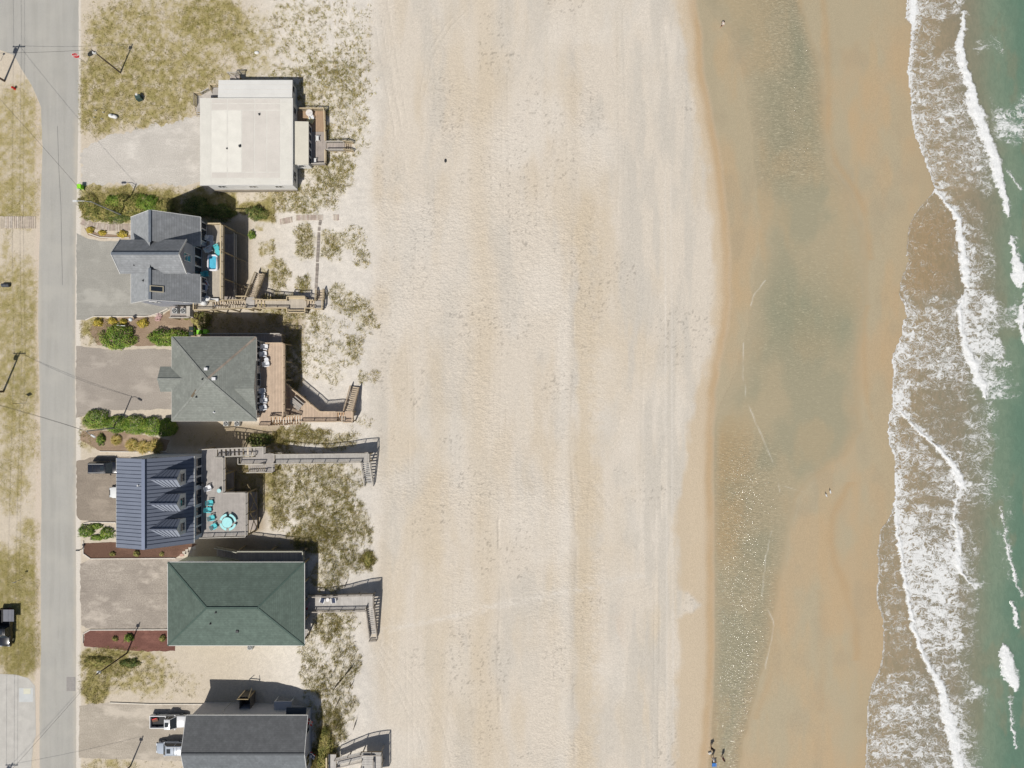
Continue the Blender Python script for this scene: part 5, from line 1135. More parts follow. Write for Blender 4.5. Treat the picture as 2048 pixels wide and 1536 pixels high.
# ------------------------------------------------------------------ dark roofed house at the lower edge
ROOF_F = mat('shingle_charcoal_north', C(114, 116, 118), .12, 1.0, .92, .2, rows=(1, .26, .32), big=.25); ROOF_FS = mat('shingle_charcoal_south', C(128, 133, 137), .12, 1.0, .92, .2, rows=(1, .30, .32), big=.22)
def build_dark_house():
    h = thing('dark_roof_house', 'house with charcoal shingle gable roof cut by the lower edge of the view', 'house', PG(490, 1500))
    ze, zr = 5.3, 7.0
    x0, y1 = G(372.5, 1431, ze); x1 = G(615, 0, ze)[0]; yr = G(0, 1508.5, zr)[1]; y0 = yr-(y1-yr)
    slope(h, [(x0, yr, zr), (x1, yr, zr), (x1, y1, ze), (x0, y1, ze)], ROOF_F); slope(h, [(x0, y0, ze), (x1, y0, ze), (x1, yr, zr), (x0, yr, zr)], ROOF_FS)
    MB().beam((x0, yr, zr+.03), (x1, yr, zr+.03), .3, .06).build('ridge_cap', mat('ridge_charcoal', C(92, 96, 100), .1), h)
    for xx in (x0-.04, x1+.04):
        for ya in (y0, y1): MB().beam((xx, ya, ze-.1), (xx, yr, zr-.1), .06, .22).build('bargeboard', M_TRIM, h)
    fascia(h, (x0, y1+.04, ze), (x1, y1+.04, ze), .2); fascia(h, (x0, y0-.04, ze), (x1, y0-.04, ze), .2)
    W = mat('siding_lilac', C(196, 196, 204), .05); yN = G(0, 1404, 0)[1]
    wallbox(h, x0+.4, x1-.4, y0+.4, yN, 0, ze-.1, W)
    for xx, sg in ((x0+.4, 1), (x1-.4, -1)): MB().add([(xx, y0+.4, ze-.1), (xx, yN, ze-.1), (xx, yr, zr-.3), (xx+.1*sg, y0+.4, ze-.1), (xx+.1*sg, yN, ze-.1), (xx+.1*sg, yr, zr-.3)], [(0, 1, 2), (5, 4, 3), (0, 3, 4, 1), (1, 4, 5, 2), (2, 5, 3, 0)]).build('gable_wall', W, h)
    for px in (404, 420, 470, 486): window(h, G(px, 0, 4.6)[0], yN, 4.55, 'N', .75, .7, 1)
    for k in (-1, 1): window(h, x1-.4, yr+k*2.5, 3.9, 'E', 1.6, 1.6, 2)
    for px in (447,):   # drain pipe on the wall
        x = G(px, 0, 3)[0]; MB().tube([(x, yN+.08, .2), (x, yN+.08, 3.2), (x+.7, yN+.08, 4.3)], .05, 6).build('drain_pipe', M_TRIM, h)
    # low entry roof and landing at the east end
    xa, xb = G(572, 0, 4.4)[0], G(612, 0, 4.4)[0]; slope(h, [(xa, yN-.1, 4.5), (xb, yN-.1, 4.5), (xb, yN+1.1, 4.2), (xa, yN+1.1, 4.2)], mat('shingle_entry', C(80, 86, 92), .08), .12, 'entry_roof')
    xc, xd = G(548, 0, 2.6)[0], G(583, 0, 2.6)[0]; MB().span(xc, xd, yN, yN+1.3, 2.45, 2.6).build('landing', mat('landing_white', C(210, 210, 214), .05), h)
    for xx in (xc+.1, xd-.1): MB().span(xx-.07, xx+.07, yN+1.1, yN+1.24, -.2, 2.45).build('post', M_TRIM, h)
    b = thing('outdoor_shower', 'small wooden shower enclosure against the wall of the charcoal roofed house', 'shower', PG(492, 1398))
    xs0, xs1 = G(481, 0, 2)[0], G(502, 0, 2)[0]; DW = mat('shower_boards', C(112, 106, 100), .15); ya, yb = yN+.03, yN+1.9
    for xx in (xs0, xs1): MB().span(xx-.04, xx+.04, ya, yb, .2, 2.4).build('wall_panel', DW, b)
    MB().span(xs0, xs1, yb-.04, yb+.04, .2, 2.4).build('door_panel', DW, b); MB().span(xs0+.05, xs1-.05, ya, yb-.05, .05, .15).build('floor_grate', DW, b)
    for xx in (xs0, xs1): MB().span(xx-.06, xx+.06, yb-.02, yb+.1, -.1, 3.3).build('corner_post', M_POST, b)
    MB().beam((xs0, yb+.04, 3.25), (xs1, yb+.04, 3.25), .1, .1).build('top_bar', M_POST, b); MB().beam((xs0, yb+.04, 3.2), (xs0+.9, yb+1.1, 2.5), .08, .08).build('arm', M_POST, b); MB().beam((xs1, yb+.04, 3.2), (xs1+.2, yb+1.3, 2.2), .08, .08).build('arm', M_POST, b)
    MB().box(((xs0+xs1)/2-.1, ya+.6, .6), (.8, .8, .9)).build('water_heater', M_DARK, b)
    # deck and stairs to the beach
    s = thing('angled_walkway', 'grey walkway with railings and steps at the lower edge beside the dark roofed house', 'boardwalk', PG(715, 1520))
    z = 2.6; MG = wood('walkway_silver', (0, 0, 0), 0); RG = mat('rail_silver', (0, 0, 0))
    floor_of(s, [(657, 1509), (672, 1509), (672, 1570), (657, 1570)], z, 0, MG); railing(s, (*G(656, 1509, z), z), (*G(656, 1570, z), z), .95, M_RAILT, False, .22)
    A = Vector((*G(673, 1523, z), z)); B = Vector((*G(724, 1511, z), z)); d_ = (B-A).normalized(); sd = Vector((-d_.y, d_.x, 0))*.55
    q = [A+sd, B+sd, B-sd, A-sd]; boards([(p.x, p.y) for p in q], z, 0).build('ramp_boards', MG, s, kind='stuff'); railing(s, A+sd, B+sd, .95, RG, False); railing(s, A-sd, B-sd, .95, RG, False)
    floor_of(s, [(723, 1505), (764, 1505), (764, 1570), (723, 1570)], z, 1, wood('walkway_silver_across', C(206, 202, 196), 1, .14, .35))
    railing(s, (*G(723, 1505, z), z), (*G(764, 1505, z), z), .95, RG, False); railing(s, (*G(764, 1505, z), z), (*G(764, 1570, z), z), .95, RG, False); railing(s, (*G(724, 1530, z), z), (*G(724, 1570, z), z), .95, RG, False)
    xa, xb = G(724, 0, 3)[0], G(747, 0, 3)[0]
    for k in range(6):
        yy = G(0, 1511+k*3.1, z)[1]; MB().span(xa, xb, yy-.11, yy+.11, z+.38+.03*k, z+.44+.03*k).build('bench_slat', MG, s)
    railing(s, (xb, G(0, 1514, z)[1], z), (xb, G(0, 1570, z)[1], z), .8, RG, False)
    for x, yy in ((658, 1511), (671, 1511), (725, 1507), (762, 1507), (762, 1535), (725, 1535), (698, 1514)): px, py = G(x, yy, z); MB().span(px-.08, px+.08, py-.08, py+.08, Tz(px, py)-.3, z-.05).build('post', RG, s)
    for (px, py, cols_, lab) in ((619, 1441, ((200, 40, 45), (235, 232, 230)), 'small red and white flag hanging at the corner of the dark roof'), (624, 1508, ((222, 224, 232), (70, 84, 130)), 'small white flag with blue and red edge below the dark roof')):
        zf = 4.3; c = P(px, py, zf); f = thing('flag', lab, 'flag', c, 'flags on the dark roofed house')
        MB().tube([(x1-.4, c.y, 3.6), (c.x+.6, c.y+.1, zf+.7)], .025, 6).build('pole', M_TRIM, f)
        mb = MB(); n = 7; vs = []
        for i in range(n):
            for j in range(6):
                u = i/(n-1); v_ = j/5; vs.append((c.x-.45+u*.95, c.y+.1*math.sin(u*5)+v_*.5*(1-u*.3)-.5, zf+.1+u*.5-v_*.75+.05*math.sin(u*7+v_*3)))
        fs = []; mi = []
        for i in range(n-1):
            for j in range(5): fs.append((i*6+j, (i+1)*6+j, (i+1)*6+j+1, i*6+j+1)); mi.append(1 if (j == 2 or i == 3) else (2 if j == 4 else 0))
        b0 = len(mb.v); mb.v += vs; mb.f += fs; mb.m += mi
        fo_ = mb.build('cloth', [mat('flag_%d_a' % px, C(*cols_[0]), .05), mat('flag_%d_b' % px, C(*cols_[1]), .05), mat('flag_red', C(190, 45, 55), .05)], f)
        sm = fo_.modifiers.new('thick', 'SOLIDIFY'); sm.thickness = .01
build_dark_house()
# ------------------------------------------------------------------ plank paths, edgings, fences
def plank_path(name, label, cat, pts, width, m, pitch=.19, zoff=.05, miss=0.0, group=None):
    w = [PG(*p) for p in pts]; t = thing(name, label, cat, w[0], group); acc = 0.0
    for a, b in zip(w[:-1], w[1:]):
        d = b-a; L = d.length; d.normalize(); n = max(1, int(L/pitch)); ang = math.atan2(d.y, d.x)
        for i in range(n):
            if random.random() < miss: continue
            p = a.lerp(b, (i+.5)/n); z = Tz(p.x, p.y)+zoff+random.random()*.015
            MB().box((p.x, p.y, z), (L/n*.84, width*(1+random.uniform(-.04, .04)), .045), ang+random.uniform(-.02, .02)).build('plank', m[random.randrange(len(m))], t)
    return t
PL = [mat('plank_a', C(200, 186, 170), .15, 2), mat('plank_b', C(184, 170, 154), .15, 2), mat('plank_c', C(212, 200, 186), .15, 2), mat('plank_d', C(190, 172, 160), .15, 2)]
PLG = [mat('plank_e', C(160, 150, 140), .15, 2), mat('plank_f', C(176, 166, 156), .15, 2), mat('plank_g', C(148, 140, 132), .15, 2)]
plank_path('boardwalk_path', 'short grey plank boardwalk meeting the road from the verge', 'boardwalk', [(-20, 445), (72, 445)], 1.95, [PL[0], PL[2], mat('plank_h', C(206, 193, 175), .12, 2)], .30)
plank_path('plank_path', 'curved pale plank path from the road to the grey gabled house', 'path', [(163, 442), (176, 449), (195, 453), (215, 455), (262, 455)], 1.05, PL, .17)
plank_path('beach_path', 'sand covered plank path leading off the dune onto the open beach', 'path', [(560, 444), (585, 439)], .9, PL, .2, .02)
plank_path('beach_path', 'straight planks of the beach path half buried beside the dune island', 'path', [(592, 436), (646, 435)], .85, PL, .18, .03)
plank_path('beach_path', 'last loose planks of the beach path out on the bare sand', 'path', [(666, 435), (678, 435)], .95, PL, .2, .03)
plank_path('slat_path', 'narrow grey slat path running along the dune island', 'path', [(641, 440), (638, 462), (636, 500), (634, 545), (632, 578)], .45, PLG, .16, .03, .05)
def edging(label, pts, m=None):
    w = [PG(*p) for p in pts]; t = thing('bed_edging', label, 'edging', w[0], 'edgings of the beds')
    for a, b in zip(w[:-1], w[1:]): MB().beam(a+Vector((0, 0, .08)), b+Vector((0, 0, .08)), .16, .16).build('timber', m or mat('edging_white', C(222, 214, 202), .08), t)
edging('white timber edging around the dark brown mulch bed', [(167, 1082), (167, 1107), (182, 1117.5), (352, 1116.5)])
edging('white timber edging around the red mulch bed', [(166, 1286), (166, 1268), (181, 1259.5), (336, 1259)])
edging('white timber edging below the curved plank path', [(178, 467), (200, 475), (222, 476), (260, 476)])
edging('white timber edging below the grey gravel driveway', [(172, 640), (188, 633), (296, 633), (318, 626), (336, 617)])
edging('pale timber edging above the brown gravel driveway', [(200, 903), (300, 904), (335, 903)])
edging('pale timber edging of the small green bed by the road', [(168, 1047), (182, 1044), (232, 1045)])
edging('thin timber edging along the sandy gravel driveway', [(220, 1405), (300, 1408), (420, 1408)], mat('edging_grey', C(226, 218, 204), .1))
for i, (a, b, lab) in enumerate([((667.6, 1343), (673, 1333), 'short sand fence highest and nearest the green roofed house'), ((691, 1349), (705, 1333), 'upper sand fence on the beach side of the dune'),
                            ((668.5, 1377), (685, 1357), 'long slanting sand fence second from the top, inland'), ((699, 1378.6), (706, 1366), 'second sand fence down on the beach side'),
                            ((670, 1416), (681, 1396), 'third slanting sand fence down, inland'), ((703, 1418), (709.6, 1403), 'third sand fence down on the beach side'),
                            ((672.5, 1453), (683, 1435), 'lowest inland sand fence beside thick grass'), ((708.6, 1455), (712.5, 1441), 'lowest sand fence on the beach side'), ((690, 1174), (694, 1163), 'short broken sand fence beside the dune walkway')]):
    A, B = PG(*a), PG(*b); f = thing('sand_fence', lab, 'fence', A, 'slanting sand fences on the dune'); n = max(3, int((B-A).length/.16)); SF_ = mat('fence_slat', C(120, 108, 92), .2, 3)
    for k in range(n+1):
        p = A.lerp(B, k/n); z = Tz(p.x, p.y); MB().box((p.x, p.y, z+.35), (.05, .05, .9+random.uniform(-.15, .1))).build('slat', SF_, f)
    for hh in (.25, .6): MB().beam(A+Vector((0, 0, hh)), B+Vector((0, 0, hh)), .03, .03).build('wire', SF_, f)
for i, (px, py) in enumerate(((381, 1097), (375, 1101), (369, 1105), (380, 1103), (374, 1107), (364, 1110), (388, 1096))):
    p = PG(px, py); o = MB().box((p.x, p.y, p.z+.03), (.62, .44, .07), R(8)).build('paver', mat('paver_pale', C(206, 196, 182), .08, 2) if i != 5 else mat('paver_pink', C(196, 160, 146), .08, 2))
    tag(o, ['pale paver nearest the metal roof', 'second pale paver of the stepped row', 'pale paver at the foot of the stepped row', 'pale paver in the shade line', 'pale paver beside the pink one', 'pink brick paver at the row end', 'pale paver at the top of the stepped row'][i], 'paver', 'stepping pavers by the metal roofed house')

# ------------------------------------------------------------------ grass
s = NT('grass_blades'); s.pr(.8, .1); a = s.attr('tint'); s.base(a.outputs['Color']); M_GRASS = s.mat
def unpix(px, py, it=4):
    z = np.zeros(len(px))
    for _ in range(it):
        k = (1-z/H)/S0; x = (px-1024)*k; y = (768-py)*k; z = T(x, y)
    return x, y, z
PAL = CL([(184, 172, 104), (208, 192, 126), (228, 211, 158), (170, 166, 90), (166, 148, 104), (154, 152, 84)])
def grass(name, label, px, py, nb, hmin, hmax, wid, lean, pal, bright=1.0, spread=.12):
    x, y, z = unpix(px, py); n = len(x); m = n*nb
    x = np.repeat(x, nb); y = np.repeat(y, nb); z = np.repeat(z, nb)
    x = x+rng.normal(0, spread, m); y = y+rng.normal(0, spread, m); ang = rng.uniform(0, 2*np.pi, m); hh = rng.uniform(hmin, hmax, m); le = rng.uniform(.2, 1, m)*lean*hh
    cx, sx = np.cos(ang), np.sin(ang); wv = wid*rng.uniform(.6, 1.3, m)
    b0 = np.stack([x-sx*wv/2, y+cx*wv/2, z-.04], 1); b1 = np.stack([x+sx*wv/2, y-cx*wv/2, z-.04], 1); tp = np.stack([x+cx*le, y+sx*le, z+hh], 1)
    v = np.stack([b0, b1, tp], 1).reshape(-1, 3); f = np.arange(3*m).reshape(-1, 3)
    pick = np.repeat(pal[rng.choice(len(PAL), n, p=pal[:, 3]/pal[:, 3].sum())][:, :3], nb, 0)*rng.uniform(.75, 1.2, (m, 1))*bright
    tint = np.repeat(pick, 3, 0)
    o = raw_mesh(name, v, f, M_GRASS, None, False, {'tint': np.clip(tint, 0, .9)}); tag(o, label, 'grass', None, 'stuff'); return o
def wpal(w): return np.concatenate([PAL, np.array(w, float)[:, None]], 1)
def sample(n, u0, u1, v0, v1, tabs, fr, thr, seed, sharp=1.0):
    px = rng.uniform(u0, u1, n); py = rng.uniform(v0, v1, n); g = growth(px, py, tabs)
    q = g*(.15+1.5*fbm(px/fr, py/fr, 3, seed)); k = (rng.uniform(0, 1, n) < np.clip((q-thr)*1.5, 0, 1)**sharp); return px[k], py[k]
NOGO = [[(153, 470), (400, 470), (400, 632), (153, 640)], [(150, 696), (345, 700), (345, 818), (150, 830)], [(150, 915), (300, 915), (300, 1046), (150, 1046)], [(158, 1118), (340, 1118), (340, 1258), (158, 1258)], [(158, 1408), (420, 1408), (420, 1518), (158, 1518)],
        [(163, 300), (220, 270), (340, 248), (400, 232), (400, 370), (163, 370)], [(168, 1085), (370, 1085), (350, 1117), (168, 1117)], [(168, 1262), (335, 1262), (335, 1296), (168, 1290)], [(159, 438), (264, 447), (264, 463), (159, 459)], [(556, 431), (680, 428), (680, 443), (556, 452)], [(629, 440), (645, 440), (638, 580), (628, 580)]]
def clear(px, py, roadside=True):
    k = np.ones(len(px), bool)
    for q in NOGO: k &= sdf(px, py, q) > 1.0
    if roadside: k &= sdf(px, py, ROADP) > 2.0
    return px[k], py[k]
px, py = clear(*sample(150000, 545, 760, -10, 1545, GRASS, 6, .31, 301)); grass('dune_grass', 'olive and straw dune grass growing in tufts over the pale dunes', px, py, 5, .18, .46, .055, 1.1, wpal((3.4, 3, 1.6, 2.4, 1.0, 1.4)))
px, py = clear(*sample(60000, 545, 760, -10, 1545, GRASS, 4, .46, 303)); grass('dune_grass_dark', 'darker thick clumps of dune grass on the crest', px, py, 6, .25, .6, .055, 1.0, wpal((2.4, 1, .4, 2.6, 1.2, 2.4)), .74)
px, py = clear(*sample(150000, 158, 548, -10, 1545, GRASS, 6, .28, 305)); grass('yard_grass', 'straw and olive grass on the sandy yards between the houses', px, py, 5, .08, .24, .055, 1.4, wpal((3, 2.4, 1.2, 2.4, 1.6, 1.8)), .92)
px, py = clear(*sample(70000, 158, 548, -10, 1545, [g for g in GRASS if g[4] >= .6 and g[0] < 548], 9, .52, 306)); grass('green_grass', 'greener patches of longer grass in the sandy yards', px, py, 6, .08, .26, .055, 1.4, wpal((2, .6, .4, 4, 1, 3)), .95)
px, py = clear(*sample(120000, -10, 84, 165, 1350, VERGE, 5, .26, 307)); grass('verge_grass', 'dry straw coloured grass on the verge left of the road', px, py, 5, .02, .07, .065, 2.6, wpal((2, 3.2, 3, 2.4, .5, 1.0)), 1.15)
px, py = clear(*sample(40000, -10, 84, 165, 1350, [(50, 1300, 26, 60, 1.0), (45, 1180, 40, 60, .7), (30, 820, 30, 90, .6), (50, 660, 20, 60, .6), (20, 430, 16, 60, .6), (12, 960, 14, 40, .7)], 12, .35, 311)); grass('verge_green', 'green patches in the dry verge left of the road', px, py, 5, .02, .08, .06, 2.2, wpal((1.5, .5, .3, 4, .3, 3)), 1.1)
# planted rows of young grass
gx, gy = np.meshgrid(np.arange(612, 742, 8.0), np.arange(4, 190, 8.0)); gk = (fbm(gx/40, gy/40, 2, 431) > .42) & (gx > 612+.2*gy*0); grass('planted_rows', 'dotted rows of planted grass on the upper dune', gx[gk]+rng.normal(0, 1.2, gk.sum()), gy[gk]+rng.normal(0, 1.2, gk.sum()), 9, .15, .32, .065, .9, wpal((3, 1, .5, 2.5, 2, 2)), .9)
gx, gy = np.meshgrid(np.arange(612, 662, 7.2), np.arange(668, 706, 7.0)); grass('planted_grass', 'rows of newly planted grass plugs on the dune', gx.ravel()+rng.normal(0, .8, gx.size), gy.ravel()+rng.normal(0, .8, gx.size), 7, .15, .3, .07, .8, wpal((2, 1, .5, 2, 2, 1)), .8)
# dark scraps of seaweed on the beach
n_ = 420; sx_ = rng.uniform(760, 1420, n_); sy_ = rng.uniform(0, 1536, n_); grass('wrack', 'tiny dark scraps of seaweed scattered over the dry beach', sx_, sy_, 2, .02, .05, .13, 2.5, wpal((0, 0, 0, 0, 1, .3)), .55, .08)

# ------------------------------------------------------------------ shrubs
s = NT('leaves'); s.pr(.6, .25); a = s.attr('tint'); s.base(a.outputs['Color']); M_LEAF = s.mat
M_BARK = mat('bark', C(110, 90, 70), .2, 4)
def leaf_mass(c, rx, ry, h, n, size, cols, lump=.35, rz=0.0, seed=0):
    r = np.random.default_rng(seed+5); th = r.uniform(0, 2*np.pi, n); ph = np.arccos(r.uniform(0, 1, n)); rad = r.uniform(.62, 1.0, n)**.5
    dx, dy, dz = np.sin(ph)*np.cos(th), np.sin(ph)*np.sin(th), np.cos(ph)
    lm = 1+lump*(fbm(dx*2.4+seed, dy*2.4+dz*1.7, 3, seed)-.5)*2; px = dx*rx*rad*lm; py = dy*ry*rad*lm; pz = dz*h*rad*lm*.95+.12*h
    ca, sa = math.cos(rz), math.sin(rz); x = c[0]+px*ca-py*sa; y = c[1]+px*sa+py*ca; z = c[2]+pz
    nrm = np.stack([dx, dy, dz+.35], 1)+r.normal(0, .55, (n, 3)); nrm /= np.linalg.norm(nrm, axis=1)[:, None]
    t = np.cross(nrm, r.normal(0, 1, (n, 3))); t /= np.linalg.norm(t, axis=1)[:, None]; b = np.cross(nrm, t); sz = size*r.uniform(.6, 1.4, (n, 1)); o = np.stack([x, y, z], 1)
    v = np.stack([o-t*sz*.5, o+b*sz*.32, o+t*sz*.5, o-b*sz*.32], 1).reshape(-1, 3)
    cc = np.array(cols); pk = fbm(dx*3.1+seed*1.7, dy*3.1+dz, 3, seed+9); i = np.clip((pk*1.5-.25)*len(cc)+r.normal(0, .55, n), 0, len(cc)-1e-3).astype(int)
    tint = np.repeat(cc[i]*r.uniform(.75, 1.25, (n, 1)), 4, 0); return v, np.arange(4*n).reshape(-1, 4), tint
GREENS = CL([(92, 122, 44), (116, 146, 54), (138, 164, 64), (166, 178, 84)]); DKG = CL([(84, 102, 50), (104, 122, 58), (126, 136, 70), (146, 144, 84)]); YELG = CL([(146, 142, 60), (190, 172, 70), (220, 196, 82), (236, 210, 96)]); OLV = CL([(124, 128, 66), (150, 150, 80), (174, 166, 96), (196, 182, 114)])
_sd = [3]
def shrub(name, label, cat, px, py, rx, ry, h, pal, group=None, n=None, size=.2, rz=0.0, lump=.35):
    """rx, ry in photo pixels, height in metres"""
    p = PG(px, py); _sd[0] += 7; t = thing(name, label, cat, p, group); rx, ry = rx/S0, ry/S0
    n = n or int(300+800*rx*ry*1.2+120*h*(rx+ry)); v, f, ti = leaf_mass((0, 0, 0), rx, ry, h, n, size, pal, lump, rz, _sd[0])
    o = raw_mesh('foliage', v, f, M_LEAF, None, False, {'tint': ti}, t)
    mb = MB()
    for k in range(3): a_ = k*2.1+_sd[0]; mb.tube([(0, 0, -.1), (.3*rx*math.cos(a_), .3*ry*math.sin(a_), h*.7)], [.05, .02], 5)
    me = mb.build('stem', M_BARK); me.parent = t; return t
G_ = 'garden shrubs'
shrub('round_shrub', 'large round clipped green shrub above the tan gravel driveway', 'shrub', 240, 677, 35, 26, 1.7, GREENS, G_, 3600); shrub('shrub', 'wide dark green shrub beside the lime green bins', 'shrub', 340, 676, 42, 19, 1.6, GREENS, G_, 3400)
for (px, py, rx, ry, hh, lab, pal) in ((196, 838, 28, 20, 1.4, 'bright green end of the long hedge nearest the road', GREENS), (235, 848, 26, 18, 1.3, 'hedge shrub second from the road', GREENS), (272, 850, 26, 19, 1.3, 'middle shrub of the long hedge', GREENS), (306, 852, 26, 20, 1.4, 'dark hedge shrub fourth from the road', GREENS), (336, 855, 22, 20, 1.4, 'last hedge shrub against the hip roofed house', GREENS)):
    shrub('hedge_shrub', lab, 'shrub', px, py, rx, ry, hh, np.array(pal), 'long hedge', 3200, .16, 0.0, .22)
for (px, py, rx, ry, hh, lab, pal) in ((205, 878, 8, 12, .8, 'small green shrub on the mulch below the hedge', GREENS), (198, 645, 10, 8, .7, 'yellow shrub nearest the road in the reddish bed', YELG), (227, 642, 10, 7, .7, 'second yellow shrub in the reddish bed', YELG), (248, 644, 8, 7, .6, 'small yellow shrub beside the white globe', YELG), (288, 646, 11, 9, .8, 'large yellow shrub right of the white globe', YELG),
        (182, 460, 8, 7, .6, 'orange tinged shrub at the path by the road', YELG), (206, 466, 8, 6, .5, 'middle orange shrub below the plank path', YELG), (246, 469, 10, 7, .6, 'yellow shrub below the plank path at the house', YELG), (405, 640, 20, 17, 1.5, 'broad olive shrub behind the lime green bins', OLV), (378, 632, 12, 8, .8, 'low straw shrub beside the stairway platform', OLV),
        (516, 428, 20, 15, 1.5, 'dark green bush at the end of the shaded boardwalk', DKG), (176, 1062, 17, 13, .9, 'leafy green plant at the road corner of the small bed', GREENS), (215, 1066, 15, 12, .8, 'leafy green plant beside the metal roof eave', GREENS), (195, 1075, 14, 6, .5, 'low green plant at the foot of the small bed', GREENS), (193, 1052, 12, 6, .5, 'low green plant at the top of the small bed', GREENS),
        (260, 1274, 9, 8, .8, 'small round green shrub on the red mulch', GREENS), (226, 1107, 5, 5, .5, 'small straw plant on the brown mulch nearest the road', OLV), (275, 1106, 6, 6, .6, 'straw coloured plant on the brown mulch below the roof', OLV), (324, 1108, 4, 4, .4, 'tiny plant on the brown mulch', OLV), (232, 1277, 5, 5, .5, 'small dry plant on the red mulch', OLV), (326, 1276, 6, 6, .6, 'yellow green plant on the red mulch by the house', OLV),
        (180, 412, 22, 22, .7, 'olive bush at the road below the green bin', OLV), (213, 425, 30, 20, .9, 'green bush under the street lamp arm', OLV), (230, 405, 22, 16, .8, 'bright green bush beside the lamp pole', GREENS), (262, 412, 32, 22, .9, 'olive bush just right of the lamp pole', OLV), (298, 410, 30, 21, .9, 'green bush between lamp pole and house shadow', GREENS), (330, 418, 28, 22, 1.0, 'yellow olive bush at the corner of the grey gable', OLV), (190, 432, 24, 11, .6, 'low straw bush along the plank path', OLV), (240, 436, 30, 11, .7, 'low green bush along the plank path', DKG),
        (398, 415, 30, 20, 1.0, 'dark bush in the shadow north of the grey gable', DKG), (446, 425, 28, 16, .9, 'shaded bush beside the dark boardwalk', DKG), (505, 470, 8, 9, .7, 'small green shrub at the shaded deck corner', GREENS), (520, 880, 30, 14, .7, 'shaded green shrub behind the grey boardwalk', DKG), (735, 1118, 8, 15, .45, 'lone dark clump of dune grass near the walkway', OLV),
        (650, 1482, 16, 30, 1.0, 'thick yellow green bush between the dark roof and the walkway', OLV), (648, 1520, 14, 14, 1.0, 'olive bush at the lower edge by the walkway', OLV), (200, 1322, 26, 9, .7, 'olive bush beside the lowest complete lamp pole', OLV), (262, 1325, 20, 9, .6, 'dark olive bush just below the red mulch bed', DKG)):
    shrub('shrub', lab, 'shrub', px, py, rx, ry, hh, pal, G_, None, .14, 0.0, .55)
def straw_clump(label, px, py, r, h, n=260):
    p = PG(px, py); t = thing('ornamental_grass', label, 'grass clump', p, 'ornamental grasses'); R_ = np.random.default_rng(int(px*7+py)); m = n
    ang = R_.uniform(0, 2*np.pi, m); L = R_.uniform(.5, 1, m)*r/S0*1.5; hh = h*R_.uniform(.6, 1, m); cx, sx = np.cos(ang), np.sin(ang); w = .07; k = R_.uniform(0, .15, m)
    p0 = np.stack([cx*k, sx*k, 0*k], 1); p1 = np.stack([cx*L*.5, sx*L*.5, hh], 1); p2 = np.stack([cx*L, sx*L, hh*.35], 1); sd = np.stack([-sx*w/2, cx*w/2, 0*k], 1)
    v = np.concatenate([p0-sd, p0+sd, p1+sd, p1-sd, p2], 0); i = np.arange(m); f = np.concatenate([np.stack([i, i+m, i+2*m], 1), np.stack([i, i+2*m, i+3*m], 1), np.stack([i+3*m, i+2*m, i+4*m], 1)], 0)
    c = CL([(190, 166, 96), (170, 150, 84), (206, 186, 124), (140, 136, 66)])[R_.integers(0, 4, m)]*R_.uniform(.8, 1.2, (m, 1)); raw_mesh('blades', v, f, M_GRASS, None, False, {'tint': np.tile(c, (5, 1))}, t)
    me = MB().lathe((0, 0, 0), [(.16, -.05), (.14, .12), (.05, .2)], 8).build('crown', mat('grass_crown', C(120, 104, 60), .2)); me.parent = t
for (px, py, r, lab) in ((234, 880, 9, 'straw coloured ornamental grass nearest the small green shrub'), (265, 890, 11, 'second straw ornamental grass below the hedge'), (288, 894, 12, 'third straw ornamental grass below the hedge'), (313, 893, 13, 'largest straw ornamental grass at the house shadow')): straw_clump(lab, px, py, r, .7, 420)
# ------------------------------------------------------------------ deck furniture (built facing +x, then set in place)
def adirondack(colr, nm='adirondack_chair'):
    t = thing(nm, 'x', 'chair'); m = mat('chair_%d_%d' % (colr[0], colr[2]), C(*colr), .05, 3, .5); 
    MB().add([(.42, -.28, .36), (.42, .28, .36), (-.2, .28, .24), (-.2, -.28, .24), (.42, -.28, .32), (.42, .28, .32), (-.2, .28, .2), (-.2, -.28, .2)], [(0, 1, 2, 3), (7, 6, 5, 4), (0, 4, 5, 1), (1, 5, 6, 2), (2, 6, 7, 3), (3, 7, 4, 0)]).build('seat', m, t)
    bk = MB()
    for k in range(5):
        o = (k-2)*.115; top = .98-.05*abs(k-2); bk.beam((-.18, o, .22), (-.52, o*1.35, top), .10, .025, 0, (1, 0, .4))
    bk.build('backrest', m, t)
    for sg in (-1, 1):
        MB().box((.06, sg*.36, .56), (.72, .14, .03)).build('armrest', m, t); MB().box((.34, sg*.33, .28), (.1, .04, .56)).build('leg', m, t); MB().beam((.3, sg*.29, .3), (-.5, sg*.29, .03), .04, .12).build('leg', m, t); MB().box((-.3, sg*.33, .33), (.05, .04, .46)).build('leg', m, t)
    return t
def round_table(colr, r, h, nm='round_table'):
    t = thing(nm, 'x', 'table'); m = mat('table_%d_%d' % (colr[0], colr[2]), C(*colr), .04, 3, .5)
    MB().lathe((0, 0, h), [(r*.96, -.04), (r, -.03), (r, 0), (r*.96, .012)], 20).build('table_top', m, t)
    for k in range(3): a_ = k*2.094; MB().beam((r*.3*math.cos(a_), r*.3*math.sin(a_), h-.03), (r*.75*math.cos(a_), r*.75*math.sin(a_), 0), .06, .06).build('leg', m, t)
    return t
TEAL = (96, 206, 214); AQUA = (176, 240, 242); WHITEC = (238, 240, 244)
ch = adirondack(TEAL); GT = 'teal chairs on the composite deck'
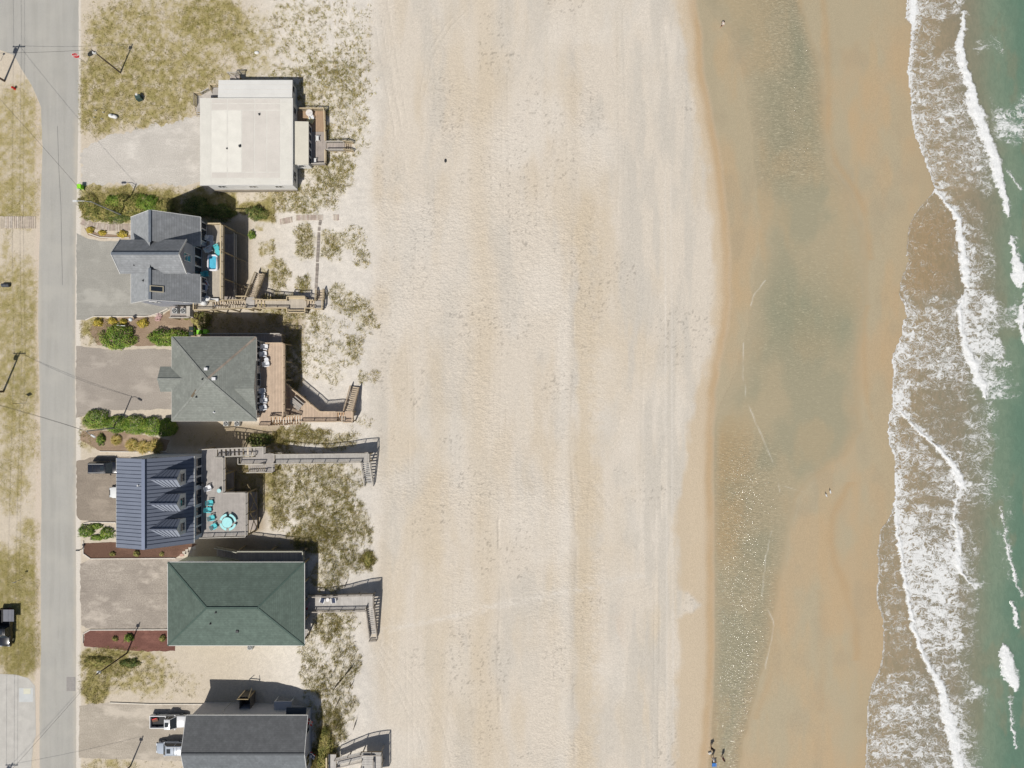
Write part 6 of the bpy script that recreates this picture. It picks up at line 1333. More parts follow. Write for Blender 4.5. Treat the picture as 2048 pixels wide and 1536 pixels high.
for (px, py, a_, lab) in ((419.5, 1005.3, 5, 'teal adirondack chair at the top of the row on the composite deck'), (416, 1019.8, 0, 'second teal adirondack chair from the top on the composite deck'), (422.7, 1035.8, 14, 'third teal adirondack chair, slightly turned'), (427.3, 1052.6, 30, 'lowest teal adirondack chair, turned most, by the railing')): place(ch, USED, P(px+1.5, py, 4.5)-Vector((0, 0, .3)), R(a_), lab, GT)
tb = round_table(AQUA, .80, .72); place(tb, USED, P(454.3, 1045, 4.9)-Vector((0, 0, .70)), 0, 'pale aqua round table ringed by curved benches')
def curved_bench(a0, a1, label, c):
    t = thing('curved_bench', label, 'bench', c, 'curved aqua benches'); m = mat('table_176_242', (0, 0, 0)); q = [(a0+(a1-a0)*i/8) for i in range(9)]
    top = [(c.x+1.32*math.cos(R(x)), c.y+1.32*math.sin(R(x)), c.z+.45) for x in q]+[(c.x+.98*math.cos(R(x)), c.y+.98*math.sin(R(x)), c.z+.45) for x in q[::-1]]
    MB().slab(top, .05).build('seat', m, t)
    for x in (q[1], q[7]): MB().beam((c.x+1.02*math.cos(R(x)), c.y+1.02*math.sin(R(x)), c.z+.2), (c.x+1.28*math.cos(R(x)), c.y+1.28*math.sin(R(x)), c.z+.2), .06, .4).build('leg', m, t)
ct = P(454.3, 1045, 4.9)-Vector((0, 0, .70))
curved_bench(100, 165, 'curved aqua bench up and left of the round table', ct); curved_bench(5, 78, 'curved aqua bench up and right of the round table', ct); curved_bench(190, 258, 'curved aqua bench down and left of the round table', ct); curved_bench(280, 345, 'curved aqua bench down and right of the round table', ct)
place(round_table((186, 232, 236), .32, .5, 'side_table'), USED, P(439.5, 981, 4.4)-Vector((0, 0, .2)), 0, 'small pale aqua side table at the deck corner')
def grill(p, label):
    t = thing('grill', label, 'grill', p); MB().lathe((p.x, p.y, p.z+.75), [(.1, -.25), (.28, -.1), (.3, 0), (.26, .14), (.1, .24)], 12).build('kettle', M_DARK, t)
    for k in range(3): a_ = k*2.09; MB().beam((p.x+.1*math.cos(a_), p.y+.1*math.sin(a_), p.z+.6), (p.x+.3*math.cos(a_), p.y+.3*math.sin(a_), p.z), .03, .03).build('leg', M_DARK, t)
grill(P(407.5, 967, 4.3), 'black kettle grill in the shade by the metal house windows')
wc_ = adirondack(WHITEC, 'white_chair'); GW = 'white chairs on the cedar deck'
place(wc_, USED, P(418, 976, 4.4)-Vector((0, 0, .2)), R(20), 'white chair in the shade of the composite deck')
for (px, py, a_, lab) in ((529, 694, -8, 'white chair at the top corner of the cedar deck'), (527, 708, 2, 'second white chair from the top on the cedar deck'), (532, 728, 10, 'white chair below the upper small table on the cedar deck'), (524, 782, 0, 'white chair just below the double door on the cedar deck'), (528, 801, 0, 'white chair below the lower small table on the cedar deck'), (527, 815, 18, 'lowest white chair on the cedar deck, turned a little')):
    place(wc_, USED, P(px+1, py, 5.6)-Vector((0, 0, .4)), R(a_), lab, GW, 1.0)
wt = round_table(WHITEC, .34, .5, 'small_table')
place(wt, USED, P(533, 719, 5.65)-Vector((0, 0, .45)), 0, 'small white round table between the upper chairs of the cedar deck', 'small white tables'); place(wt, USED, P(526, 792.5, 5.65)-Vector((0, 0, .45)), 0, 'small white round table between the lower chairs of the cedar deck', 'small white tables')
zB = 5.5; GB = 'seats on the high deck'
for (px, py, a_, lab) in ((420.5, 477, -10, 'white chair nearest the end rail of the high deck'), (418, 499, 28, 'white chair beside the teal chair on the high deck')): place(wc_, USED, P(px, py, 5.9)-Vector((0, 0, .4)), R(a_), lab, GB, 1.1)
place(ch, USED, P(433, 494.5, 5.9)-Vector((0, 0, .4)), R(-150), 'teal chair turned to the house on the high deck', GB); place(ch, USED, P(411, 548, 5.9)-Vector((0, 0, .4)), R(10), 'teal chair in the shade below the pool on the high deck', GB)
c_ = P(423.5, 487.5, 5.9); o = MB().box((c_.x, c_.y, zB+.22), (.6, .9, .4)).build('deck_box', mat('deck_box_white', C(222, 224, 230), .04)); tag(o, 'low white deck box between the two white chairs', 'box')
c_ = P(435.5, 504.5, 5.9); o = MB().box((c_.x, c_.y, zB+.18), (.7, .8, .32), R(35)).build('foot_rest', mat('chair_96_214', (0, 0, 0))); tag(o, 'teal foot rest above the pool', 'foot rest')
place(round_table((212, 216, 226), .62, .72, 'deck_table'), USED, P(407, 575.5, 6.2)-Vector((0, 0, .7)), 0, 'white round table in the shade of the high deck'); place(wc_, USED, P(411, 568, 6.0)-Vector((0, 0, .5)), R(-60), 'white chair with red cushion at the round table', GB)
c_ = P(411, 568, 6.0); o = MB().box((c_.x-.05, c_.y+.05, zB+.42), (.4, .4, .1), R(-60)).build('cushion', mat('cushion_red', C(190, 90, 90), .08)); tag(o, 'red cushion lying on a white chair', 'cushion')
t = thing('paddling_pool', 'white rimmed inflatable pool with bright blue water on the high deck', 'pool', P(426, 525.5, 5.6)); c_ = P(426, 525.5, 5.75)
def rrect(hx, hy, r, n=6):
    out = []
    for (sx, sy, a0) in ((1, 1, 0), (-1, 1, 90), (-1, -1, 180), (1, -1, 270)):
        for k in range(n+1): a_ = R(a0+90*k/n); out.append((sx*(hx-r)+r*math.cos(a_), sy*(hy-r)+r*math.sin(a_)))
    return out
q = rrect(.68, 1.12, .3); ring = [(c_.x+x, c_.y+y, zB+.42) for x, y in q]; MB().tube(ring+[ring[0]], .15, 8).build('rim', mat('pool_white', C(240, 240, 246), .03, 2, .4), t, True); MB().tube([(x, y, z-.24) for x, y, z in ring+[ring[0]]], .15, 8).build('base_ring', mat('pool_white', (0, 0, 0)), t, True)
MB().poly([(c_.x+x, c_.y+y, zB+.3) for x, y in q]).build('water', mat('pool_blue', C(96, 196, 226), .1, 1.5, .1, .5), t); MB().poly([(c_.x+x*.98, c_.y+y*.98, zB+.1) for x, y in q]).build('floor', mat('pool_floor', C(60, 130, 200), .05), t)
t = thing('covered_grill', 'rounded white grill under a fitted cover on the stair platform', 'grill', P(408, 606, 5.7)); c_ = P(408, 606, 6.0); MB().lathe((c_.x, c_.y, zB), [(.5, .02), (.52, .5), (.5, .85), (.38, 1.05), (.12, 1.13)], 16, 0, 1.0, .8).build('cover', M_WHITE, t, True)
t = thing('covered_table', 'white covered table beside the grill on the high deck', 'table', P(411, 597, 5.7)); c_ = P(411.5, 597, 6.0); MB().lathe((c_.x, c_.y, zB), [(.62, .02), (.66, .4), (.62, .74), (.5, .78), (.1, .8)], 12, 0, 1.2, .7).build('cover', M_WHITE, t)
t = thing('bench', 'small white bench frame at the south rail of the high deck', 'bench', P(428, 600, 5.7)); c_ = P(428, 600, 5.8); MB().box((c_.x, c_.y, zB+.45), (1.5, .45, .06)).build('seat', M_TRIM, t)
for k in (-.6, .6): MB().box((c_.x+k, c_.y, zB+.22), (.08, .4, .42)).build('leg', M_TRIM, t)
# low deck of the white house
zA = 1.25; place(round_table((236, 230, 224), .55, .72, 'patio_table'), USED, P(621, 229, zA), 0, 'white patio table on the tan deck'); place(wc_, USED, P(624, 236, zA), R(-70), 'white chair beside the patio table on the tan deck', None, .9)
c_ = P(621, 241, zA+.3); o = MB().box((c_.x, c_.y, zA+.25), (1.0, .7, .16), R(-28)).build('lounge_cushion', mat('cushion_cream', C(226, 214, 160), .08)); tag(o, 'cream lounge cushion lying beside the patio table', 'cushion')
for (px, py, lab) in ((635, 277, 'small white side table on the grey boards by the sunroom'), (630, 322, 'white side table in the lower corner of the grey boards')):
    c_ = P(px, py, zA+.3); t = thing('side_table', lab, 'table', (c_.x, c_.y, zA), 'side tables of the white house'); MB().box((c_.x, c_.y, zA+.44), (.45, .8, .05)).build('table_top', M_WHITE, t)
    for i, j in ((-1, -1), (1, -1), (1, 1), (-1, 1)): MB().box((c_.x+i*.3, c_.y+j*.42, zA+.22), (.06, .06, .44)).build('leg', M_WHITE, t)
# sling chairs on the dune walkway
for (px, py, a_, lab) in ((645, 1200, -20, 'navy sling chair with white frame left of the small table'), (667, 1200, 4, 'navy sling chair with white frame right of the small table')):
    c_ = P(px, py, 2.8); z = 2.35; t = thing('sling_chair', lab, 'chair', (c_.x, c_.y, z), 'sling chairs on the dune walkway'); ca, sa = math.cos(R(a_)), math.sin(R(a_))
    def w2(x, y, zz): return (c_.x+x*ca-y*sa, c_.y+x*sa+y*ca, z+zz)
    NV = mat('sling_navy', C(62, 72, 98), .08, 3); MB().slab([w2(-.26, -.5, .38), w2(.26, -.5, .38), w2(.26, .1, .32), w2(-.26, .1, .32)], .02).build('seat', NV, t); MB().slab([w2(-.26, .1, .32), w2(.26, .1, .32), w2(.26, .45, .95), w2(-.26, .45, .95)], .02).build('backrest', NV, t)
    for k in (-1, 1): MB().tube([w2(k*.3, -.55, 0), w2(k*.3, -.5, .4), w2(k*.3, .1, .34), w2(k*.3, .47, 1.0)], .025, 6).build('frame', M_WHITE, t); MB().beam(w2(k*.36, -.5, .56), w2(k*.36, .28, .6), .12, .03).build('armrest', M_WHITE, t); MB().beam(w2(k*.3, .3, .6), w2(k*.3, .4, 0), .04, .04).build('leg', M_WHITE, t)
place(round_table((240, 238, 236), .30, .45, 'walkway_table'), USED, P(655.5, 1199.5, 2.7)-Vector((0, 0, .35)), 0, 'small white round table between the sling chairs')
c_ = P(616.5, 1211, 2.45); t = thing('boogie_board', 'pink and white board leaning on the walkway by the green roof', 'board', c_); MB().beam((c_.x-.35, c_.y-.6, 2.45), (c_.x+.35, c_.y+.6, 2.6), .28, .05).build('board', mat('board_pink', C(222, 190, 196), .1), t); MB().beam((c_.x-.3, c_.y-.66, 2.49), (c_.x-.1, c_.y-.3, 2.54), .2, .05).build('nose', mat('board_red', C(200, 60, 60), .1), t)
# ------------------------------------------------------------------ poles, wires, signs
M_POLE = mat('pole_wood', C(104, 92, 80), .15, 3); M_STEEL = mat('pole_steel', C(176, 180, 182), .06, 2, .4, .5, .3); M_LAMP = mat('lamp_white', C(226, 228, 226), .04); M_WIRE = mat('wire_black', C(44, 44, 46), .05)
TOPS = {}
def utility_pole(key, label, px, py, h, dirx=1):
    p = PG(px, py); t = thing('utility_pole', label, 'utility pole', p, 'utility poles beside the road')
    MB().tube([p-Vector((0, 0, .5)), p+Vector((0, 0, h))], [.17, .11], 10).build('mast', M_POLE, t); MB().beam(p+Vector((-1.0, 0, h-.5)), p+Vector((1.0, 0, h-.5)), .11, .12).build('cross_arm', M_POLE, t)
    for k in (-.9, -.35, .35, .9): MB().lathe((p.x+k, p.y, p.z+h-.44), [(.05, 0), (.07, .1), (.03, .2)], 8).build('insulator', M_STEEL, t)
    MB().lathe((p.x-.32, p.y+.1, p.z+h-2.1), [(.26, 0), (.27, .1), (.27, .8), (.2, .92), (.06, .98)], 12).build('transformer', mat('transformer_grey', C(130, 136, 138), .06), t)
    TOPS[key] = p+Vector((0, 0, h-.25)); return t
utility_pole('p0', 'utility pole farther up the road beyond the junction', 14, -470, 10); utility_pole('p1', 'wooden utility pole at the road junction', 9, 162, 9.6); utility_pole('p2', 'wooden utility pole halfway along the road verge', 7, 783, 10.6); utility_pole('p3', 'utility pole below the concrete driveway', -6, 1600, 9.8)
def lamp_pole(key, label, px, py, tx, ty, h, arm=None, head=True, m=M_STEEL):
    p = PG(px, py); t = thing('lamp_pole', label, 'lamp pole', p, 'lamp poles beside the yards'); top = Vector((*G(tx, ty, h), h)); d = top-p
    top = Vector((p.x, p.y, p.z+h)); MB().tube([p-Vector((0, 0, .4)), top], [.13, .08], 10).build('mast', m, t)
    if arm:
        e = Vector((*G(arm[0], arm[1], h+.4), h+.4)); dv = (e-top); dv.z = 0; L = min(dv.length, 3.2); dv.normalize(); e = top+dv*L+Vector((0, 0, .45))
        MB().tube([top-Vector((0, 0, .3)), top+dv*(L*.35)+Vector((0, 0, .35)), e], .045, 8).build('arm', m, t); MB().box((e.x, e.y, e.z-.03), (.75, .3, .16), math.atan2(dv.y, dv.x), 0, .8).build('lamp_head', M_LAMP, t)
    elif head:
        MB().box((top.x-.1, top.y, top.z-.9), (.5, .35, .3)).build('lamp_head', M_LAMP, t)
    TOPS[key] = top; return t
lamp_pole('l1', 'grey street lamp with a long arm reaching over the road edge', 246, 431, 183, 400, 8.4, (150, 402)); lamp_pole('l2', 'lamp pole rising from the middle of the long hedge', 237, 855, 172, 862, 8.3, (186, 872)); lamp_pole('l3', 'dark lamp pole beside the red mulch bed', 254, 1306, 195, 1350, 8.2, None, True, M_POLE)
lamp_pole('l4', 'lamp pole at the lower edge beside the sandy driveway', 261, 1532, 200, 1590, 8.0, None, True, M_POLE); lamp_pole('l5', 'dark lamp pole alone in the upper grass lot', 241, 145.5, 179, 105, 7.6, None, True, M_POLE)
def wire(label, a, b, sag, dx=0.0, r=.018):
    a = TOPS[a]+Vector((dx, 0, 0)); b = TOPS[b]+Vector((dx if abs(dx) > .2 else 0, 0, 0)); pts = []
    for i in range(17): t = i/16; q = a.lerp(b, t); q.z -= sag*4*t*(1-t); pts.append(q)
    o = MB().tube(pts, r, 5).build('overhead_wire', M_WIRE); tag(o, label, 'wire', 'overhead wires')
for k, dx in enumerate((-.9, .35, .9)):
    nm = ('outer', 'middle', 'inner')[k]
    wire('%s overhead wire running up to the junction pole' % nm, 'p0', 'p1', 1.0, dx); wire('%s overhead wire between junction pole and middle pole' % nm, 'p1', 'p2', 1.2, dx); wire('%s overhead wire between middle pole and lowest pole' % nm, 'p2', 'p3', 1.3, dx)
wire('thin wire crossing the road to the street lamp', 'p1', 'l1', .5); wire('thin wire crossing the junction to the lot lamp', 'p1', 'l5', .4); wire('thin wire crossing the road to the hedge lamp', 'p2', 'l2', .5); wire('thin wire crossing the road to the mulch bed lamp', 'p3', 'l3', .6); wire('thin wire crossing the road at the lower edge', 'p3', 'l4', .4); wire('second thin wire crossing to the hedge lamp', 'p2', 'l2', .9, .05)
# stop sign
p = PG(173, 127); t = thing('stop_sign', 'red octagonal STOP sign on a post beside the road', 'sign', p); zc = 2.75; MB().tube([p-Vector((0, 0, .3)), p+Vector((0, 0, zc+.5))], .035, 8).build('post', M_STEEL, t)
fd = Vector((.2, -1, .28)).normalized(); rt = Vector((0, 0, 1)).cross(fd).normalized(); up = fd.cross(rt).normalized(); fc = p+Vector((0, 0, zc))+fd*.06
def octo(r, off, th=.015):
    q = [fc+fd*off+rt*(r*math.cos(R(22.5+45*k)))+up*(r*math.sin(R(22.5+45*k))) for k in range(8)]; b_ = [v-fd*th for v in q]; return MB().add(q+b_, [tuple(range(8)), tuple(range(15, 7, -1))]+[(k, 8+k, 8+(k+1) % 8, (k+1) % 8) for k in range(8)])
octo(.58, 0).build('border', M_WHITE, t); octo(.53, .006).build('sign_face', mat('sign_red', C(206, 40, 50), .05, 3, .4), t)
cu = bpy.data.curves.new('lettering', 'FONT'); cu.body = 'STOP'; cu.size = .42; cu.align_x = 'CENTER'; cu.align_y = 'CENTER'; cu.extrude = .004; cu.offset = .008; cu.materials.append(M_WHITE)
_tmp = bpy.data.objects.new('lettering', cu); col.objects.link(_tmp); _me = bpy.data.meshes.new_from_object(_tmp.evaluated_get(bpy.context.evaluated_depsgraph_get())); bpy.data.objects.remove(_tmp)
lo = bpy.data.objects.new('lettering', _me); link(lo, t); mx = Matrix((rt, up, fd)).transposed().to_4x4(); mx.translation = fc+fd*.016-p; lo.matrix_local = mx
def road_sign(label, px, py, h, r, diamond):
    p = PG(px, py); t = thing('road_sign', label, 'sign', p, 'small road signs'); MB().tube([p-Vector((0, 0, .3)), p+Vector((0, 0, h+r*.7))], .03, 8).build('post', M_STEEL, t); c = p+Vector((0, -.05, h))
    q = [(r, 0), (0, r), (-r, 0), (0, -r)] if diamond else [(r*.7, -r*.8), (r*.7, r*.8), (-r*.7, r*.8), (-r*.7, -r*.8)]
    f = [c+Vector((a, 0, b)) for a, b in q]; b_ = [v+Vector((0, .02, 0)) for v in f]; MB().add(f+b_, [(0, 1, 2, 3), (7, 6, 5, 4)]+[(k, 4+k, 4+(k+1) % 4, (k+1) % 4) for k in range(4)]).build('sign_face', mat('sign_yellow', C(226, 190, 60), .06) if diamond else M_WHITE, t)
road_sign('thin diamond road sign on the verge casting a dark diamond shadow', 51, 806, 2.4, .55, True); road_sign('small road sign on the verge above the concrete driveway', 47, 1157, 2.0, .3, False); road_sign('small sign post at the junction corner', 2, 121, 1.8, .25, False)
# road seam of tar
mb = MB(); pts = [(115, 252), (116, 280), (117, 320), (119, 360), (122, 410), (123, 470), (124, 520), (125, 570)]
for a, b in zip(pts[:-1], pts[1:]): (x0, y0), (x1, y1) = G(*a), G(*b); mb.add([(x0-.05, y0, .017), (x1-.05, y1, .017), (x1+.05, y1, .017), (x0+.05, y0, .017)], [(0, 1, 2, 3)])
tag(mb.build('tar_seam', mat('tar', C(146, 145, 141), .1)), None, None, None, 'structure')
# ------------------------------------------------------------------ small yard things
def bin_(label, px, py, rz, body=(150, 226, 70), lid=None):
    p = PG(px, py); t = thing('wheeled_bin', label, 'bin', p, 'wheeled bins'); m = mat('bin_%d' % body[0], C(*body), .06, 2, .5); ml = m if lid is None else mat('bin_lid_%d' % lid[0], C(*lid), .06, 2, .5); ca, sa = math.cos(rz), math.sin(rz)
    def w2(x, y, z): return (p.x+x*ca-y*sa, p.y+x*sa+y*ca, p.z+z)
    vs = [w2(i*.24, j*.26, .06) for i, j in ((-1, -1), (1, -1), (1, 1), (-1, 1))]+[w2(i*.31, j*.34, 1.0) for i, j in ((-1, -1), (1, -1), (1, 1), (-1, 1))]
    MB().add(vs, [(3, 2, 1, 0), (4, 5, 6, 7), (0, 1, 5, 4), (1, 2, 6, 5), (2, 3, 7, 6), (3, 0, 4, 7)]).build('body', m, t)
    ld = MB(); ld.add([w2(i*.33, j*.36, 1.0) for i, j in ((-1, -1), (1, -1), (1, 1), (-1, 1))]+[w2(i*.29, j*.32, 1.1) for i, j in ((-1, -1), (1, -1), (1, 1), (-1, 1))], [(3, 2, 1, 0), (4, 5, 6, 7), (0, 1, 5, 4), (1, 2, 6, 5), (2, 3, 7, 6), (3, 0, 4, 7)]); ld.build('lid', ml, t)
    MB().tube([w2(-.25, -.38, .98), w2(.25, -.38, .98)], .025, 6).build('handle', M_DARK, t)
    for k in (-1, 1): MB().tube([w2(k*.27, -.27, .12), w2(k*.33, -.27, .12)], .12, 10).build('wheel', M_DARK, t)
bin_('lime green wheeled bin standing alone at the road edge', 166, 376, 0, (158, 240, 60)); bin_('lime green wheeled bin in the middle of the row', 403, 665, R(4)); bin_('lime green wheeled bin at the shaded end of the row', 416, 664, R(-4)); bin_('wheeled bin with dark lid nearest the big shrub', 388, 668, R(90), (150, 226, 70), (52, 66, 62)); bin_('wheeled bin with dark lid set behind the others', 388, 658, R(90), (150, 226, 70), (54, 68, 64))
p = PG(14, 571); t = thing('barrel', 'dark grey barrel lying on the verge', 'barrel', p); MB().tube([p+Vector((-.6, 0, .3)), p+Vector((-.5, 0, .3)), p+Vector((.5, 0, .3)), p+Vector((.6, 0, .3))], [.27, .31, .31, .27], 14).build('drum', mat('barrel_grey', C(84, 88, 94), .06), t)
for k in (-.25, .25): MB().tube([p+Vector((k-.03, 0, .3)), p+Vector((k+.03, 0, .3))], .325, 14).build('hoop', M_DARK, t)
p = PG(30, 178); t = thing('fire_hydrant', 'small red fire hydrant on the verge near the junction', 'hydrant', p); MR = mat('hydrant_red', C(212, 44, 36), .06, 3, .45); MB().lathe(p, [(.19, 0), (.19, .08), (.13, .1), (.13, .55), (.17, .58), (.16, .68), (.06, .78)], 12).build('barrel', MR, t)
for k in (0, 1, 2): a_ = k*R(90); MB().tube([p+Vector((0, 0, .45)), p+Vector((.26*math.cos(a_), .26*math.sin(a_), .45))], .075, 8).build('nozzle', MR, t)
p = PG(281, 198); t = thing('utility_box', 'dark green utility cabinet half hidden in the grass lot', 'utility box', p); MB().box(p+Vector((0, 0, .45)), (.85, .75, .95), R(20), 0, .92).build('cabinet', mat('box_green', C(70, 92, 88), .06), t); MB().box(p+Vector((-.1, .3, 1.0)), (.3, .25, .2), R(20)).build('cap', M_WHITE, t)
p = PG(228, 234); t = thing('gas_tank', 'white oval tank lying in the grass below the lot', 'tank', p); d = Vector((1, -.25, 0)).normalized(); MB().tube([p+d*x+Vector((0, 0, .3)) for x in (-.75, -.6, -.4, .4, .6, .75)], [.08, .25, .32, .32, .25, .08], 14).build('tank', M_WHITE, t, True); MB().lathe(p+Vector((0, 0, .6)), [(.12, 0), (.12, .12), (.05, .16)], 10).build('valve_dome', M_STEEL, t)
for k in (-.4, .4): q = p+d*k; MB().box((q.x, q.y, q.z+.06), (.12, .5, .14)).build('foot', M_DARK, t)
for i, (px, py) in enumerate(((193, 222), (208, 226), (190, 236), (205, 239))):
    p = PG(px, py); o = MB().box(p+Vector((0, 0, .2)), (.09, .09, .5), .3).build('marker_stake', M_WHITE); tag(o, ('upper left', 'upper right', 'lower left', 'lower right')[i]+' white marker stake beside the oval tank', 'stake', 'white marker stakes')
p = PG(514, 106); o = MB().lathe(p, [(.28, 0), (.34, .12), (.26, .25), (.1, .3)], 9, 0, 1.2, .8).build('boulder', M_WHITE); tag(o, 'white boulder in the upper grass lot', 'boulder')
p = PG(891, 322); o = MB().lathe(p, [(.1, 0), (.2, .06), (.22, .14), (.12, .24)], 9, 0, .9, 1.5).build('seaweed_clump', M_DARK); tag(o, 'small black clump lying alone on the open beach', 'seaweed')
p = PG(166, 1097); t = thing('mailbox', 'black mailbox on a post at the road beside the brown mulch', 'mailbox', p); MB().box(p+Vector((0, 0, .5)), (.1, .1, 1.1)).build('post', M_DARK, t); MB().box(p+Vector((-.12, 0, 1.18)), (.55, .22, .26), 0, 0, .8).build('box', M_DARK, t)
p = PG(268, 640); t = thing('garden_globe', 'white garden globe on a short post among yellow shrubs', 'garden ornament', p); MB().tube([p, p+Vector((0, 0, .7))], .05, 6).build('post', M_STEEL, t); MB().lathe(p+Vector((0, 0, .95)), [(.06, -.32), (.25, -.22), (.33, 0), (.25, .22), (.06, .32)], 14).build('globe', mat('globe_white', C(232, 240, 246), .04, 2, .2, .5), t, True)
p = PG(248, 652); t = thing('garden_sign', 'low white board sign behind the round shrub', 'sign', p); MB().box(p+Vector((0, 0, .8)), (1.4, .08, .35), R(-4)).build('board', M_WHITE, t)
for k in (-.5, .5): MB().box(p+Vector((k, .05, .35)), (.08, .08, .8)).build('post', M_WHITE, t)
for i, (px, py) in enumerate(((320, 632), (317, 638))):
    p = PG(px, py); t = thing('garden_ornament', ('upper', 'lower')[i]+' pink and white ornament on the reddish mulch', 'ornament', p, 'garden ornaments'); m = mat('trap_pink', C(226, 186, 186), .06)
    for z in (.03, .42):
        for a, b in (((-.3, -.3), (.3, -.3)), ((.3, -.3), (.3, .3)), ((.3, .3), (-.3, .3)), ((-.3, .3), (-.3, -.3)), ((-.3, 0), (.3, 0))): MB().beam(p+Vector((*a, z)), p+Vector((*b, z)), .06, .05).build('bar', m, t)
    for i_, j in ((-1, -1), (1, -1), (1, 1), (-1, 1)): MB().box(p+Vector((i_*.3, j*.3, .22)), (.05, .05, .4)).build('upright', m, t)
def ac(label, x, y, z):
    t = thing('air_conditioner', label, 'air conditioner', (x, y, z), 'air conditioners'); MB().box((x, y, z+.4), (.78, .78, .8)).build('casing', mat('ac_grey', C(196, 198, 196), .06), t); MB().lathe((x, y, z+.8), [(.34, 0), (.34, .03), (.30, .035), (.28, .012)], 16).build('fan_ring', M_DARK, t)
    for k in range(4): a_ = k*R(90)+.4; MB().beam((x, y, z+.83), (x+.26*math.cos(a_), y+.26*math.sin(a_), z+.83), .08, .015).build('fan_blade', mat('ac_blade', C(206, 208, 206), .05), t)
    MB().lathe((x, y, z+.82), [(.07, 0), (.07, .03)], 8).build('fan_hub', M_DARK, t)
t = thing('equipment_platform', 'grey wooden platform holding two air conditioners beside the grey gabled house', 'platform', PG(362, 622)); zq = 3.0; floor_of(t, [(340, 613), (386, 613), (386, 636), (340, 636)], zq, 0, MW_GREY); railing(t, (*G(341, 636, zq), zq), (*G(380, 636, zq), zq), .5, M_RAILG, False); x0_, y0_ = G(380, 634, zq); MB().span(x0_-.05, x0_+.5, y0_, y0_+1.6, zq, zq+1.1).build('screen', M_RAILG, t); _posts(t, [G(341, 635, zq), G(384, 635, zq), G(341, 615, zq), G(384, 615, zq)], zq-.05)
for px, lab in ((349, 'air conditioner on the platform nearer the road'), (365.5, 'air conditioner on the platform nearer the deck')): x, y = G(px, 621.5, 3.8); ac(lab, x, y, 3.0)
for px, py, lab in ((452, 842, 'first air conditioner under the south eave of the hip roof'), (474, 842, 'second air conditioner under the south eave of the hip roof'), (500, 1289, 'air conditioner under the south eave of the green roof')): x, y = G(px, py+4, .8); ac(lab, x, y-.1, .1)
